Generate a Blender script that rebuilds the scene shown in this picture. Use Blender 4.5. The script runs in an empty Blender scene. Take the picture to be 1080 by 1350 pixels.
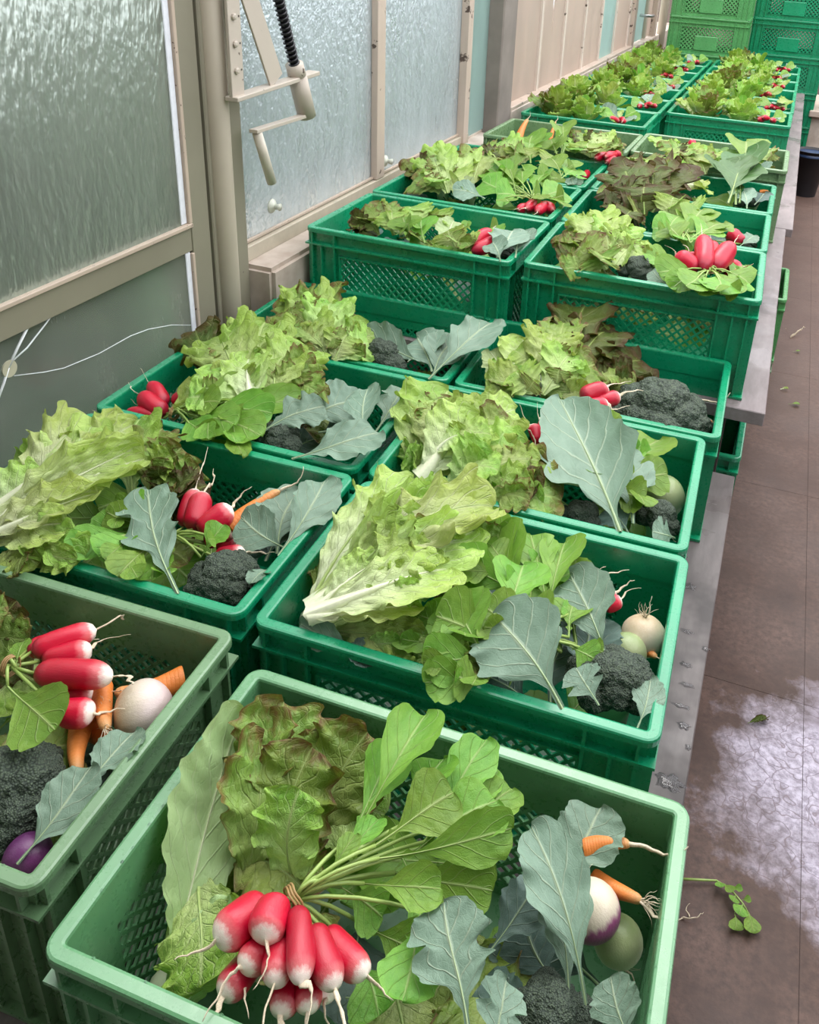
import bpy, bmesh, math, random
import numpy as np
from mathutils import Vector, Matrix

SC = bpy.context.scene
COL = SC.collection
# ------------------------------------------------------------------ camera
cam_data = bpy.data.cameras.new('camera')
cam = bpy.data.objects.new('camera', cam_data); COL.objects.link(cam)
cam_data.sensor_fit = 'VERTICAL'; cam_data.sensor_height = 36.0
cam_data.lens = 1147.0 / 1350.0 * 36.0
cam_data.shift_x = -0.0661; cam_data.shift_y = -0.1766
cam_data.clip_start = 0.02; cam_data.clip_end = 200
r_ = Vector((0.93976, 0.33722, 0.05594)); u_ = Vector((-0.18893, 0.37603, 0.90714)); f_ = Vector((-0.28487, 0.86307, -0.41709))
M = Matrix((( r_.x, u_.x, -f_.x, 0.57262), (r_.y, u_.y, -f_.y, -0.42872), (r_.z, u_.z, -f_.z, 1.63853), (0, 0, 0, 1)))
cam.matrix_world = M
SC.camera = cam
# ------------------------------------------------------------------ sky and light
w = bpy.data.worlds.new('overcast_sky'); SC.world = w; w.use_nodes = True
nt = w.node_tree; nt.nodes.clear()
out = nt.nodes.new('ShaderNodeOutputWorld'); bg = nt.nodes.new('ShaderNodeBackground')
tc = nt.nodes.new('ShaderNodeTexCoord'); sep = nt.nodes.new('ShaderNodeSeparateXYZ'); rp = nt.nodes.new('ShaderNodeValToRGB')
nt.links.new(tc.outputs['Generated'], sep.inputs[0]); nt.links.new(sep.outputs['Z'], rp.inputs[0])
rp.color_ramp.elements[0].position = 0.0; rp.color_ramp.elements[0].color = (0.66, 0.70, 0.76, 1)
rp.color_ramp.elements[1].position = 0.8; rp.color_ramp.elements[1].color = (0.98, 0.98, 1.0, 1)
nt.links.new(rp.outputs[0], bg.inputs[0]); bg.inputs[1].default_value = 3.3
nt.links.new(bg.outputs[0], out.inputs[0])
sun_d = bpy.data.lights.new('sun', 'SUN'); sun = bpy.data.objects.new('sun', sun_d); COL.objects.link(sun)
sun_d.energy = 1.2; sun_d.angle = math.radians(28); sun_d.color = (1.0, 0.97, 0.92)
sun.rotation_euler = Vector((0.25, -0.75, -1.25)).to_track_quat('-Z', 'Y').to_euler()
SC.view_settings.view_transform = 'Standard'; SC.view_settings.look = 'None'
SC.view_settings.exposure = 0.22; SC.view_settings.gamma = 1.0; SC.view_settings.use_curve_mapping = False

# ------------------------------------------------------------------ helpers
rnd = random.Random(7)
def tag(o, label=None, cat=None, group=None, kind=None):
    if label: o['label'] = label
    if cat: o['category'] = cat
    if group: o['group'] = group
    if kind: o['kind'] = kind
    return o
def thing(name, loc, label=None, cat=None, group=None, rz=0.0, kind=None):
    o = bpy.data.objects.new(name, None); COL.objects.link(o)
    o.empty_display_size = 0.05
    o.location = loc; o.rotation_euler = (0, 0, rz)
    return tag(o, label, cat, group, kind)
def put(name, me, parent=None, mat=None, M=None, kind=None):
    """link mesh; M is the local matrix"""
    o = bpy.data.objects.new(name, me); COL.objects.link(o)
    if parent is not None: o.parent = parent
    if M is not None: o.matrix_basis = M
    if mat is not None and len(me.materials) == 0: me.materials.append(mat)
    if kind: o['kind'] = kind
    return o
class MB:
    def __init__(s): s.v = []; s.f = []
    def box(s, a, b):
        x0, y0, z0 = a; x1, y1, z1 = b; n = len(s.v)
        s.v += [(x0,y0,z0),(x1,y0,z0),(x1,y1,z0),(x0,y1,z0),(x0,y0,z1),(x1,y0,z1),(x1,y1,z1),(x0,y1,z1)]
        s.f += [tuple(n+i for i in q) for q in ((0,3,2,1),(4,5,6,7),(0,1,5,4),(1,2,6,5),(2,3,7,6),(3,0,4,7))]
        return s
    def bar(s, p, q, w, h, up=(0,0,1)):
        p = Vector(p); q = Vector(q); d = (q-p).normalized(); a = d.cross(Vector(up))
        if a.length < 1e-4: a = d.cross(Vector((1,0,0)))
        a.normalize(); b = a.cross(d); n = len(s.v)
        for e in (p, q):
            for sa, sb in ((-1,-1),(1,-1),(1,1),(-1,1)): s.v.append(tuple(e + a*w/2*sa + b*h/2*sb))
        s.f += [tuple(n+i for i in q_) for q_ in ((0,1,2,3),(7,6,5,4),(0,4,5,1),(1,5,6,2),(2,6,7,3),(3,7,4,0))]
        return s
    def tube(s, pts, rad, k=8, cap=True):
        pts = [Vector(p) for p in pts]; n0 = len(s.v); m = len(pts); ref = Vector((0.3,0.2,0.9)).normalized()
        for i, p in enumerate(pts):
            d = (pts[min(i+1,m-1)] - pts[max(i-1,0)]).normalized()
            a = d.cross(ref)
            if a.length < 0.05: a = d.cross(Vector((1,0,0)))
            a.normalize(); b = d.cross(a); ref = b if abs(b.dot(d)) < .5 else ref
            r = rad[i] if hasattr(rad, '__len__') else rad
            ref = -a.cross(d).normalized() if False else ref
            for j in range(k):
                t = 2*math.pi*j/k; s.v.append(tuple(p + (a*math.cos(t) + b*math.sin(t))*r))
            ref = b.cross(d).cross(d)*-1 if False else Vector((0.3,0.2,0.9)).normalized()
        for i in range(m-1):
            for j in range(k):
                a0 = n0+i*k+j; a1 = n0+i*k+(j+1)%k; s.f.append((a0, a1, a1+k, a0+k))
        if cap:
            s.f.append(tuple(n0+j for j in range(k))[::-1]); s.f.append(tuple(n0+(m-1)*k+j for j in range(k)))
        return s
    def lathe(s, prof, c=(0,0,0), k=24, axis='Z', cap=True):
        n0 = len(s.v)
        for r, h in prof:
            for j in range(k):
                t = 2*math.pi*j/k; x, y = r*math.cos(t), r*math.sin(t)
                if axis == 'Z': p = (c[0]+x, c[1]+y, c[2]+h)
                elif axis == 'Y': p = (c[0]+y, c[1]+h, c[2]+x)
                else: p = (c[0]+h, c[1]+x, c[2]+y)
                s.v.append(p)
        for i in range(len(prof)-1):
            for j in range(k):
                a0 = n0+i*k+j; a1 = n0+i*k+(j+1)%k; s.f.append((a0, a1, a1+k, a0+k))
        if cap:
            s.f.append(tuple(n0+j for j in range(k))[::-1]); s.f.append(tuple(n0+(len(prof)-1)*k+j for j in range(k)))
        return s
    def mesh(s, name='mesh', smooth=False, bevel=0.0, seg=1):
        me = bpy.data.meshes.new(name); me.from_pydata(s.v, [], s.f); me.validate()
        if bevel > 0:
            bm = bmesh.new(); bm.from_mesh(me)
            bmesh.ops.bevel(bm, geom=bm.edges[:], offset=bevel, segments=seg, affect='EDGES', clamp_overlap=True)
            bm.to_mesh(me); bm.free()
        if smooth: me.polygons.foreach_set('use_smooth', [True]*len(me.polygons))
        return me

# ------------------------------------------------------------------ materials
def newmat(name):
    m = bpy.data.materials.new(name); m.use_nodes = True
    t = m.node_tree; return m, t, t.nodes['Principled BSDF']
def node(t, typ, **kw):
    n = t.nodes.new(typ)
    for k, v in kw.items():
        if k.startswith('i_'): n.inputs[k[2:].replace('_', ' ')].default_value = v
        else: setattr(n, k, v)
    return n
def ramp(t, fac, stops):
    n = t.nodes.new('ShaderNodeValToRGB'); e = n.color_ramp.elements
    while len(e) < len(stops): e.new(0.5)
    for el, (p, c) in zip(e, stops):
        el.position = p; el.color = tuple(c) + (1,) if len(c) == 3 else c
    t.links.new(fac, n.inputs[0]); return n.outputs[0]
def mixc(t, fac, a, b, mode='MIX'):
    n = t.nodes.new('ShaderNodeMix'); n.data_type = 'RGBA'; n.blend_type = mode
    for idx, x in ((0, fac), (6, a), (7, b)):
        if isinstance(x, (int, float)): n.inputs[idx].default_value = x
        elif isinstance(x, tuple): n.inputs[idx].default_value = x + (1,) if len(x) == 3 else x
        else: t.links.new(x, n.inputs[idx])
    return n.outputs[2]
def math_(t, op, a, b=None, c=None):
    n = t.nodes.new('ShaderNodeMath'); n.operation = op
    for i, x in enumerate((a, b, c)):
        if x is None: continue
        if isinstance(x, (int, float)): n.inputs[i].default_value = x
        else: t.links.new(x, n.inputs[i])
    return n.outputs[0]
def noise(t, scale, detail=4, rough=.55, coord='Object', vec_scale=None):
    n = node(t, 'ShaderNodeTexNoise'); n.inputs['Scale'].default_value = scale; n.inputs['Detail'].default_value = detail
    n.inputs['Roughness'].default_value = rough
    c = node(t, 'ShaderNodeTexCoord'); src = c.outputs[coord]
    if vec_scale:
        mp = node(t, 'ShaderNodeMapping'); mp.inputs['Scale'].default_value = vec_scale; t.links.new(src, mp.inputs[0]); src = mp.outputs[0]
    t.links.new(src, n.inputs['Vector']); return n.outputs['Fac']
def bump(t, bsdf, h, strength=.3, dist=.002):
    b = node(t, 'ShaderNodeBump'); b.inputs['Strength'].default_value = strength; b.inputs['Distance'].default_value = dist
    t.links.new(h, b.inputs['Height']); t.links.new(b.outputs[0], bsdf.inputs['Normal'])
def simple(name, col, rough=.5, var=.15, scale=20, spec=.5, bumpd=0.0, col2=None, metal=0):
    m, t, b = newmat(name)
    n = noise(t, scale)
    c2 = col2 if col2 else tuple(x*(1-var) for x in col)
    t.links.new(ramp(t, n, [(0.35, c2), (0.65, col)]), b.inputs['Base Color'])
    b.inputs['Roughness'].default_value = rough; b.inputs['Specular IOR Level'].default_value = spec; b.inputs['Metallic'].default_value = metal
    if bumpd: bump(t, b, n, .5, bumpd)
    return m
def plastic(name, col):
    m, t, b = newmat(name)
    n = noise(t, 9, 5); n2 = noise(t, 60, 6, .7)
    c = mixc(t, ramp(t, n, [(.3, (0,0,0)), (.75, (1,1,1))]), tuple(x*.86 for x in col), tuple(min(1, x*1.12+.004) for x in col))
    c = mixc(t, math_(t, 'MULTIPLY', ramp(t, n2, [(.62, (0,0,0)), (.72, (1,1,1))]), .12), c, tuple(x*.5+.22 for x in col))
    t.links.new(c, b.inputs['Base Color'])
    rr = node(t, 'ShaderNodeMapRange'); rr.inputs['To Min'].default_value = .16; rr.inputs['To Max'].default_value = .42
    t.links.new(n2, rr.inputs['Value']); t.links.new(rr.outputs[0], b.inputs['Roughness'])
    b.inputs['Specular IOR Level'].default_value = .85
    bump(t, b, n2, .12, .001)
    return m
def leafmat(name, mid, edge, vein, tip=None, nveins=7.0, base=None, trans=.22, rough=.42, hue=.12, blister=.35, tipw=.25, vmix=.42):
    """blade colour by the leaf's own UV: paler veins, a tinted margin, a pale base"""
    m, t, b = newmat(name)
    uv = node(t, 'ShaderNodeUVMap'); uv.uv_map = 'UVMap'
    sp = node(t, 'ShaderNodeSeparateXYZ'); t.links.new(uv.outputs[0], sp.inputs[0])
    au = math_(t, 'ABSOLUTE', math_(t, 'SUBTRACT', math_(t, 'MULTIPLY', sp.outputs['X'], 2.0), 1.0))
    v = sp.outputs['Y']
    oi = node(t, 'ShaderNodeObjectInfo')
    n1 = noise(t, 2.3, 5, .6); n2 = noise(t, 9, 4, .6)
    # vein pattern
    wob = math_(t, 'MULTIPLY', n1, .5)
    ph = math_(t, 'FRACT', math_(t, 'ADD', math_(t, 'SUBTRACT', math_(t, 'MULTIPLY', v, nveins), math_(t, 'MULTIPLY', math_(t, 'POWER', au, .8), nveins*.28)), wob))
    line = math_(t, 'ABSOLUTE', math_(t, 'SUBTRACT', ph, .5))
    thr = math_(t, 'SUBTRACT', .09, math_(t, 'MULTIPLY', au, .06))
    vm = math_(t, 'SUBTRACT', 1.0, math_(t, 'SMOOTH_MIN', 1.0, math_(t, 'DIVIDE', line, thr), .2)); vm = math_(t, 'MAXIMUM', vm, 0.0)
    midm = math_(t, 'MAXIMUM', math_(t, 'SUBTRACT', 1.0, math_(t, 'DIVIDE', au, .07)), 0.0)
    vor = node(t, 'ShaderNodeTexVoronoi', feature='DISTANCE_TO_EDGE'); vor.inputs['Scale'].default_value = 15.0
    mp = node(t, 'ShaderNodeMapping'); mp.inputs['Scale'].default_value = (.9, 1.2, 1); t.links.new(uv.outputs[0], mp.inputs[0]); t.links.new(mp.outputs[0], vor.inputs['Vector'])
    net = ramp(t, vor.outputs['Distance'], [(0.0, (1,1,1)), (.1, (0,0,0))])
    c = mixc(t, ramp(t, n1, [(.3, (0,0,0)), (.7, (1,1,1))]), mid, edge)
    e = math_(t, 'POWER', au, 2.0)
    c = mixc(t, math_(t, 'MULTIPLY', e, .5), c, edge)
    if tip:
        mx = math_(t, 'MAXIMUM', math_(t, 'POWER', au, 2.5), math_(t, 'POWER', v, 4.0))
        mask = math_(t, 'ADD', math_(t, 'MULTIPLY', mx, 1.0), math_(t, 'MULTIPLY', math_(t, 'SUBTRACT', n2, .5), 1.3))
        c = mixc(t, ramp(t, mask, [(1-tipw-.25, (0,0,0)), (1-tipw+.25, (1,1,1))]), c, tip)
    if base:
        k = math_(t, 'SUBTRACT', 1.0, math_(t, 'ADD', math_(t, 'MULTIPLY', v, 1.05), math_(t, 'MULTIPLY', au, .35)))
        c = mixc(t, math_(t, 'MAXIMUM', math_(t, 'MINIMUM', k, 1.0), 0.0), c, base)
    c = mixc(t, math_(t, 'MULTIPLY', net, .12*blister), c, vein)
    c = mixc(t, math_(t, 'MAXIMUM', math_(t, 'MULTIPLY', vm, vmix), math_(t, 'MULTIPLY', midm, .8)), c, vein)
    hs = node(t, 'ShaderNodeHueSaturation')
    hs.inputs['Saturation'].default_value = 1.0
    t.links.new(math_(t, 'ADD', .5-hue*.15, math_(t, 'MULTIPLY', oi.outputs['Random'], hue*.3)), hs.inputs['Hue'])
    t.links.new(math_(t, 'ADD', .82, math_(t, 'MULTIPLY', oi.outputs['Random'], .36)), hs.inputs['Value'])
    t.links.new(c, hs.inputs['Color']); c = hs.outputs[0]
    t.links.new(c, b.inputs['Base Color']); b.inputs['Roughness'].default_value = rough
    b.inputs['Specular IOR Level'].default_value = .4
    h = math_(t, 'ADD', math_(t, 'MULTIPLY', n2, blister), math_(t, 'MULTIPLY', math_(t, 'MAXIMUM', vm, midm), -.3 if blister > .5 else .22))
    h = math_(t, 'SUBTRACT', h, math_(t, 'MULTIPLY', net, .16*min(blister, 1)-.02))
    bump(t, b, h, .7, .006)
    tr = node(t, 'ShaderNodeBsdfTranslucent'); t.links.new(mixc(t, 1.0, c, (1.0, 1.0, .55), 'MULTIPLY'), tr.inputs[0])
    ms = node(t, 'ShaderNodeMixShader'); ms.inputs[0].default_value = trans
    t.links.new(b.outputs[0], ms.inputs[1]); t.links.new(tr.outputs[0], ms.inputs[2])
    t.links.new(ms.outputs[0], t.nodes['Material Output'].inputs[0])
    return m

MT = {}
MT['teal'] = plastic('teal_green_plastic', (0.002, 0.28, 0.125))
MT['pale'] = plastic('pale_green_plastic', (0.115, 0.31, 0.14))
MT['olive'] = plastic('olive_green_plastic', (0.135, 0.26, 0.125))
MT['sage'] = plastic('sage_green_plastic', (0.17, 0.29, 0.14))
MT['lime'] = plastic('light_green_plastic', (0.10, 0.36, 0.12))
MT['rom'] = leafmat('romaine_blade', (.33,.52,.09), (.52,.68,.17), (.78,.84,.55), base=(.88,.90,.74), nveins=9, trans=.25, blister=1.0, vmix=.6, rough=.34)
MT['bat'] = leafmat('batavia_blade', (.16,.35,.035), (.42,.60,.11), (.62,.72,.34), nveins=8, base=(.66,.74,.40), trans=.25, blister=1.0, vmix=.5, rough=.34)
MT['oak'] = leafmat('oak_lettuce_blade', (.13,.25,.035), (.25,.36,.06), (.42,.50,.17), tip=(.17,.095,.03), nveins=6, base=(.45,.52,.2), blister=.8, tipw=.22)
MT['red'] = leafmat('red_lettuce_blade', (.06,.12,.016), (.10,.12,.02), (.24,.28,.08), rough=.55, tip=(.085,.050,.012), nveins=6, blister=.8, tipw=.45)
MT['pal'] = leafmat('pale_outer_leaf_blade', (.36,.50,.22), (.44,.56,.27), (.62,.70,.42), nveins=7, blister=.5)
MT['rad'] = leafmat('radish_leaf_blade', (.11,.28,.03), (.24,.44,.06), (.42,.54,.2), nveins=6, trans=.25, blister=.3)
MT['bro'] = leafmat('broccoli_leaf_blade', (.135,.225,.155), (.21,.32,.235), (.50,.58,.42), nveins=6, trans=.08, rough=.5, hue=.06, blister=.3, vmix=.5)
MT['brd'] = leafmat('dark_broccoli_leaf_blade', (.07,.13,.11), (.12,.19,.16), (.32,.40,.3), nveins=6, trans=.06, rough=.5, hue=.06, blister=.25)
MT['drk'] = leafmat('dark_smooth_leaf_blade', (.045,.13,.03), (.08,.19,.05), (.22,.34,.14), nveins=6, trans=.15, blister=.3)
MT['rib_w'] = simple('white_rib', (.80,.84,.60), .4, .12, 30)
MT['rib_g'] = simple('green_rib', (.40,.52,.18), .4, .12, 30)
MT['rib_b'] = simple('pale_green_rib', (.42,.54,.30), .4, .12, 30)
MT['stem'] = simple('stem_green', (.34,.48,.12), .4, .2, 30)
MT['root'] = simple('pale_root', (.80,.68,.50), .6, .3, 40)
MT['bandm'] = simple('tan_rubber_band', (.42,.26,.10), .5, .25, 60)

def ymat(name, stops, nz=.12, rough=.32, rings=0.0, scale=14, spec=.5, streak=None):
    """colour changes along the thing's own long axis (uv y)"""
    m, t, b = newmat(name)
    uv = node(t, 'ShaderNodeUVMap'); uv.uv_map = 'UVMap'
    sp = node(t, 'ShaderNodeSeparateXYZ'); t.links.new(uv.outputs[0], sp.inputs[0])
    n = noise(t, 5, 5, .6, vec_scale=(1, .35, 1)); n2 = noise(t, scale, 4, .6)
    f = math_(t, 'ADD', sp.outputs['Y'], math_(t, 'MULTIPLY', math_(t, 'SUBTRACT', n, .5), nz))
    c = ramp(t, f, stops)
    oi = node(t, 'ShaderNodeObjectInfo')
    hs = node(t, 'ShaderNodeHueSaturation'); t.links.new(c, hs.inputs['Color'])
    t.links.new(math_(t, 'ADD', .85, math_(t, 'MULTIPLY', oi.outputs['Random'], .3)), hs.inputs['Value'])
    t.links.new(hs.outputs[0], b.inputs['Base Color'])
    b.inputs['Roughness'].default_value = rough; b.inputs['Specular IOR Level'].default_value = spec
    
    h = n2
    if rings:
        wv = math_(t, 'SINE', math_(t, 'MULTIPLY', math_(t, 'ADD', sp.outputs['Y'], math_(t, 'MULTIPLY', n2, .04)), rings))
        h = math_(t, 'ADD', n2, math_(t, 'MULTIPLY', math_(t, 'POWER', math_(t, 'ABSOLUTE', wv), 6), -.6))
    bump(t, b, h, .25, .002)
    return m
MT['radish'] = ymat('red_radish_skin', [(0.0, (.30,.008,.03)), (.2, (.50,.004,.028)), (.72, (.55,.006,.035)), (.86, (.66,.14,.15)), (.93, (.95,.78,.70)), (1, (.95,.88,.76))])
MT['radish_all'] = ymat('all_red_radish_skin', [(0.0, (.30,.008,.03)), (.3, (.50,.004,.028)), (.93, (.55,.006,.035)), (1, (.66,.2,.2))])
MT['carrot'] = ymat('orange_carrot_skin', [(0.0, (.35,.16,.03)), (.05, (.70,.20,.03)), (.7, (.74,.24,.05)), (1, (.60,.34,.14))], rings=55, rough=.5, nz=.15)
MT['turnip'] = ymat('white_purple_turnip_skin', [(0.0, (.26,.06,.17)), (.42, (.34,.08,.22)), (.55, (.72,.62,.50)), (1, (.74,.68,.50))], nz=.3)
MT['palturnip'] = ymat('pale_turnip_skin', [(0.0, (.62,.45,.45)), (.4, (.74,.62,.58)), (.7, (.72,.62,.48)), (1, (.55,.42,.25))], nz=.3)
MT['kohl'] = ymat('green_white_turnip_skin', [(0.0, (.30,.40,.16)), (.4, (.45,.50,.27)), (1, (.62,.60,.42))], nz=.3)
MT['purp'] = ymat('purple_turnip_skin', [(0.0, (.10,.02,.10)), (1, (.22,.05,.18))], nz=.3)
def brocc():
    m, t, b = newmat('broccoli_bud')
    vor = node(t, 'ShaderNodeTexVoronoi'); vor.inputs['Scale'].default_value = 14; c = node(t, 'ShaderNodeTexCoord')
    t.links.new(c.outputs['Object'], vor.inputs['Vector'])
    n = noise(t, 3, 3)
    col = mixc(t, ramp(t, n, [(.35,(0,0,0)),(.7,(1,1,1))]), (.060,.095,.062), (.125,.175,.10))
    col = mixc(t, ramp(t, vor.outputs['Distance'], [(0,(0,0,0)),(.7,(1,1,1))]), mixc(t, .35, col, (.16,.20,.14)), (.026,.040,.028))
    t.links.new(col, b.inputs['Base Color']); b.inputs['Roughness'].default_value = .7
    bump(t, b, math_(t, 'SUBTRACT', 1.0, vor.outputs["Distance"]), .8, .003)
    return m
MT['bud'] = brocc()

# ------------------------------------------------------------------ vegetable meshes (unit size, shared between all copies)
def mkmesh(name, V, F, UV=None, mats=(), mi=None, smooth=True):
    me = bpy.data.meshes.new(name)
    V = np.asarray(V, dtype=np.float32); F = np.asarray(F, dtype=np.int32)
    nf, k = F.shape
    me.vertices.add(len(V)); me.vertices.foreach_set('co', V.ravel())
    me.loops.add(nf*k); me.loops.foreach_set('vertex_index', F.ravel())
    me.polygons.add(nf); me.polygons.foreach_set('loop_start', np.arange(nf, dtype=np.int32)*k)
    me.polygons.foreach_set('loop_total', np.full(nf, k, dtype=np.int32))
    if UV is not None:
        lay = me.uv_layers.new(name='UVMap'); lay.data.foreach_set('uv', np.asarray(UV, dtype=np.float32)[F.ravel()].ravel())
    for m in mats: me.materials.append(m)
    if mi is not None: me.polygons.foreach_set('material_index', np.asarray(mi, dtype=np.int32))
    if smooth: me.polygons.foreach_set('use_smooth', np.ones(nf, dtype=bool))
    me.update(calc_edges=True); me.validate()
    return me
def sstep(a, b, x):
    t = np.clip((x-a)/(b-a), 0, 1); return t*t*(3-2*t)
def wig(rs, x, f, n=4):
    s = 0
    for i in range(n): s = s + np.sin(2*np.pi*x*f*(1+.61*i) + rs.uniform(0, 6.28))/(1+.6*i)
    return s/1.8
def leafshape(kind, seed):
    rs = np.random.RandomState(seed*31+17)
    #        nv, nu, bend, cup, ruffle, freq, scallop depth, scallops, blister, rib width, rib material
    P = dict(rom=(58, 21, .65, .26, .060, 5.0, .10, 7, .020, .15, 'rib_w'),
             bat=(58, 21, .85, .12, .085, 5.5, .16, 8, .021, .055, 'rib_g'),
             oak=(58, 21, .95, .06, .10, 5.0, .30, 5, .02, .04, 'rib_g'),
             red=(58, 21, 1.0, .06, .12, 5.5, .30, 6, .014, .03, 'rib_g'),
             pal=(50, 17, .45, .22, .035, 3.5, .14, 9, .008, .035, 'rib_w'),
             rad=(40, 15, .55, .18, .022, 2.5, .05, 6, .006, .030, 'rib_g'),
             bro=(50, 17, .55, .14, .040, 3.5, .10, 6, .006, .030, 'rib_b'),
             brp=(50, 17, .40, .16, .030, 3.5, .12, 7, .006, .034, 'rib_b'),
             brl=(56, 17, .55, .12, .045, 3.5, .10, 6, .006, .030, 'rib_b'))[kind]
    nv, nu, bend, cup, ra, rf, jag, nsc, bl, rw, rmat = P
    bend *= rs.uniform(.5, 1.4); cup *= rs.uniform(.2, 1.5); rf *= rs.uniform(.85, 1.15)
    v = 1-(1-np.linspace(0, 1, nv))**1.35; u = np.linspace(-1, 1, nu)
    if kind == 'rom': hw = .18 + .82*sstep(.0, .62, v)**1.1; pk = .66; ex = 2.3
    elif kind == 'bat': hw = .12 + .88*sstep(.0, .6, v); pk = .68; ex = 2.4
    elif kind == 'pal': hw = .08 + .92*sstep(.0, .5, v); pk = .5; ex = 1.9
    elif kind in ('oak', 'red'): hw = .10 + .90*sstep(.05, .62, v); pk = .70; ex = 2.4
    elif kind == 'rad': hw = .05 + .95*sstep(.24, .70, v) + .12*np.exp(-((v-.20)/.025)**2); pk = .70; ex = 2.1
    elif kind == 'brp': hw = .06 + .94*sstep(.08, .36, v); pk = .34; ex = 1.12
    else: hw = .06 + .94*sstep(.16, .55, v); pk = .56; ex = 2.0
    t = np.clip((v-pk)/(1-pk), 0, 1); hw = hw*np.sqrt(np.maximum(1-t**ex, 0.0)); hw[-1] = .01
    HW = np.stack([hw, hw])
    for s in range(2):
        low = .5*np.sin(2*np.pi*v*1.3+rs.uniform(0,6.28)) + .4*np.sin(2*np.pi*v*2.9+rs.uniform(0,6.28))
        vs = v + .03*np.sin(2*np.pi*v*2.1+rs.uniform(0,6.28))
        j = jag*(np.abs(np.sin(np.pi*vs*nsc+rs.uniform(0, 3)))**.8 - .6) + jag*.45*low + jag*.25*np.sin(2*np.pi*v*11+rs.uniform(0,6))
        if kind == 'brl': j = j - .45*np.clip(np.sin(2*np.pi*(v*3.3 + rs.uniform(0, .5))), 0, 1)**1.3*sstep(.15,.3,v)*(1-sstep(.72,.86,v))
        if kind == 'bro': j = j - .25*np.clip(np.sin(2*np.pi*(v*3.3 + rs.uniform(0, 1))), 0, 1)**2*(1-sstep(.3,.5,v))
        HW[s] = hw*(1+j)
    th = bend*(v**1.5) * 1.35; dv = np.diff(v)
    dy = np.cos(th); dz = -np.sin(th)
    y = np.concatenate([[0], np.cumsum((dy[1:]+dy[:-1])/2*dv)]); z = np.concatenate([[0], np.cumsum((dz[1:]+dz[:-1])/2*dv)])
    L = math.hypot(y[-1], z[-1]); a = math.atan2(z[-1], y[-1]); y, z = (y*math.cos(a)+z*math.sin(a))/L, (-y*math.sin(a)+z*math.cos(a))/L
    sway = .045*np.sin(np.pi*v*rs.uniform(.8, 1.5)+rs.uniform(0, 3)); sway = sway - sway[0] - (sway[-1]-sway[0])*v
    ty = np.gradient(y, v); tz = np.gradient(z, v); n = np.hypot(ty, tz); ty /= n; tz /= n
    V = np.zeros((nv, nu, 3)); UV = np.zeros((nv, nu, 2))
    ph = rs.uniform(0, 6.28, (2, 4)); bp = rs.uniform(0, 6.28, 6); fold = rs.uniform(-.3, .5); tw = rs.uniform(-.12, .12)
    lim = np.minimum(1, hw*1.5)
    for j in range(nu):
        uu = u[j]; s = 0 if uu < 0 else 1; a = abs(uu)
        w_ = HW[s]*.5
        rr = ra*(max(a-.2, 0)/.8)**1.5*lim*(.65+.35*np.sin(2*np.pi*1.2*v+ph[s, 2]))
        f1 = 2*np.pi*rf*v+ph[s, 0]; f2 = 2*np.pi*rf*2.15*v+ph[s, 1]
        ruf = rr*(np.sin(f1-a*.8) + .38*np.sin(f2)*a**2)
        fr = rr*.55*np.cos(f1-a*.8)*a
        blis = bl*(np.sin(9*uu+11*v+bp[0])*np.sin(24*v-7*uu+bp[1]) + .7*np.sin(15*uu-17*v+bp[2])*np.sin(37*v+11*uu+bp[3]))*min(a*3, 1)*lim
        h = cup*(a**1.7)*hw*(.5 + fold*(1 if s else -1)) + ruf + blis + tw*uu*v
        yy = y - tz*h + ty*(fr + a*a*.05*hw)
        V[:, j, 0] = uu*w_*(1-.10*np.abs(ruf)/max(ra, 1e-6)*a) + sway; V[:, j, 1] = yy; V[:, j, 2] = z + ty*h + tz*fr
        UV[:, j, 0] = uu*.5+.5; UV[:, j, 1] = v
    idx = np.arange(nv*nu).reshape(nv, nu)
    F = np.stack([idx[:-1, :-1], idx[:-1, 1:], idx[1:, 1:], idx[1:, :-1]], -1).reshape(-1, 4)
    nb = len(F)
    k0 = nv*nu; R = np.zeros((nv, 4, 3)); rwv = rw*(1-v*.93)*(1.0 if kind != 'rom' else (.25+1.5*(1-v)**1.2))
    hh = rwv*(.5 if kind != 'rom' else .34)
    c0 = V[:, nu//2, :]
    for q, (sx, sz) in enumerate(((-1, 0), (0, -1), (1, 0), (0, 1))):
        R[:, q, 0] = c0[:, 0] + sx*rwv*.5*(1.0 if kind != 'rom' else 1.2); R[:, q, 1] = c0[:, 1] - tz*sz*hh; R[:, q, 2] = c0[:, 2] + ty*sz*hh
    i2 = k0 + np.arange(nv*4).reshape(nv, 4)
    F2 = np.concatenate([np.stack([i2[:-1, q], i2[:-1, (q+1) % 4], i2[1:, (q+1) % 4], i2[1:, q]], -1) for q in range(4)])
    VV = np.concatenate([V.reshape(-1, 3), R.reshape(-1, 3)]); U2 = np.concatenate([UV.reshape(-1, 2), np.full((nv*4, 2), .5)])
    FF = np.concatenate([F, F2]); mi = np.concatenate([np.zeros(nb, int), np.ones(len(F2), int)])
    return VV, FF, U2, mi, rmat
POOL = {}
def leafmesh(kind, matk, var):
    key = (kind, matk, var)
    if key not in POOL:
        if (kind, var) not in SHAPES: SHAPES[(kind, var)] = leafshape(kind, var + 13*['rom','bat','oak','red','pal','rad','bro','brl','brp'].index(kind))
        V, F, UV, mi, rm = SHAPES[(kind, var)]
        if matk == 'red': rm = 'stem'
        POOL[key] = mkmesh('leaf', V, F, UV, (MT[matk], MT[rm]), mi)
    return POOL[key]
SHAPES = {}
NV = 6
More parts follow.
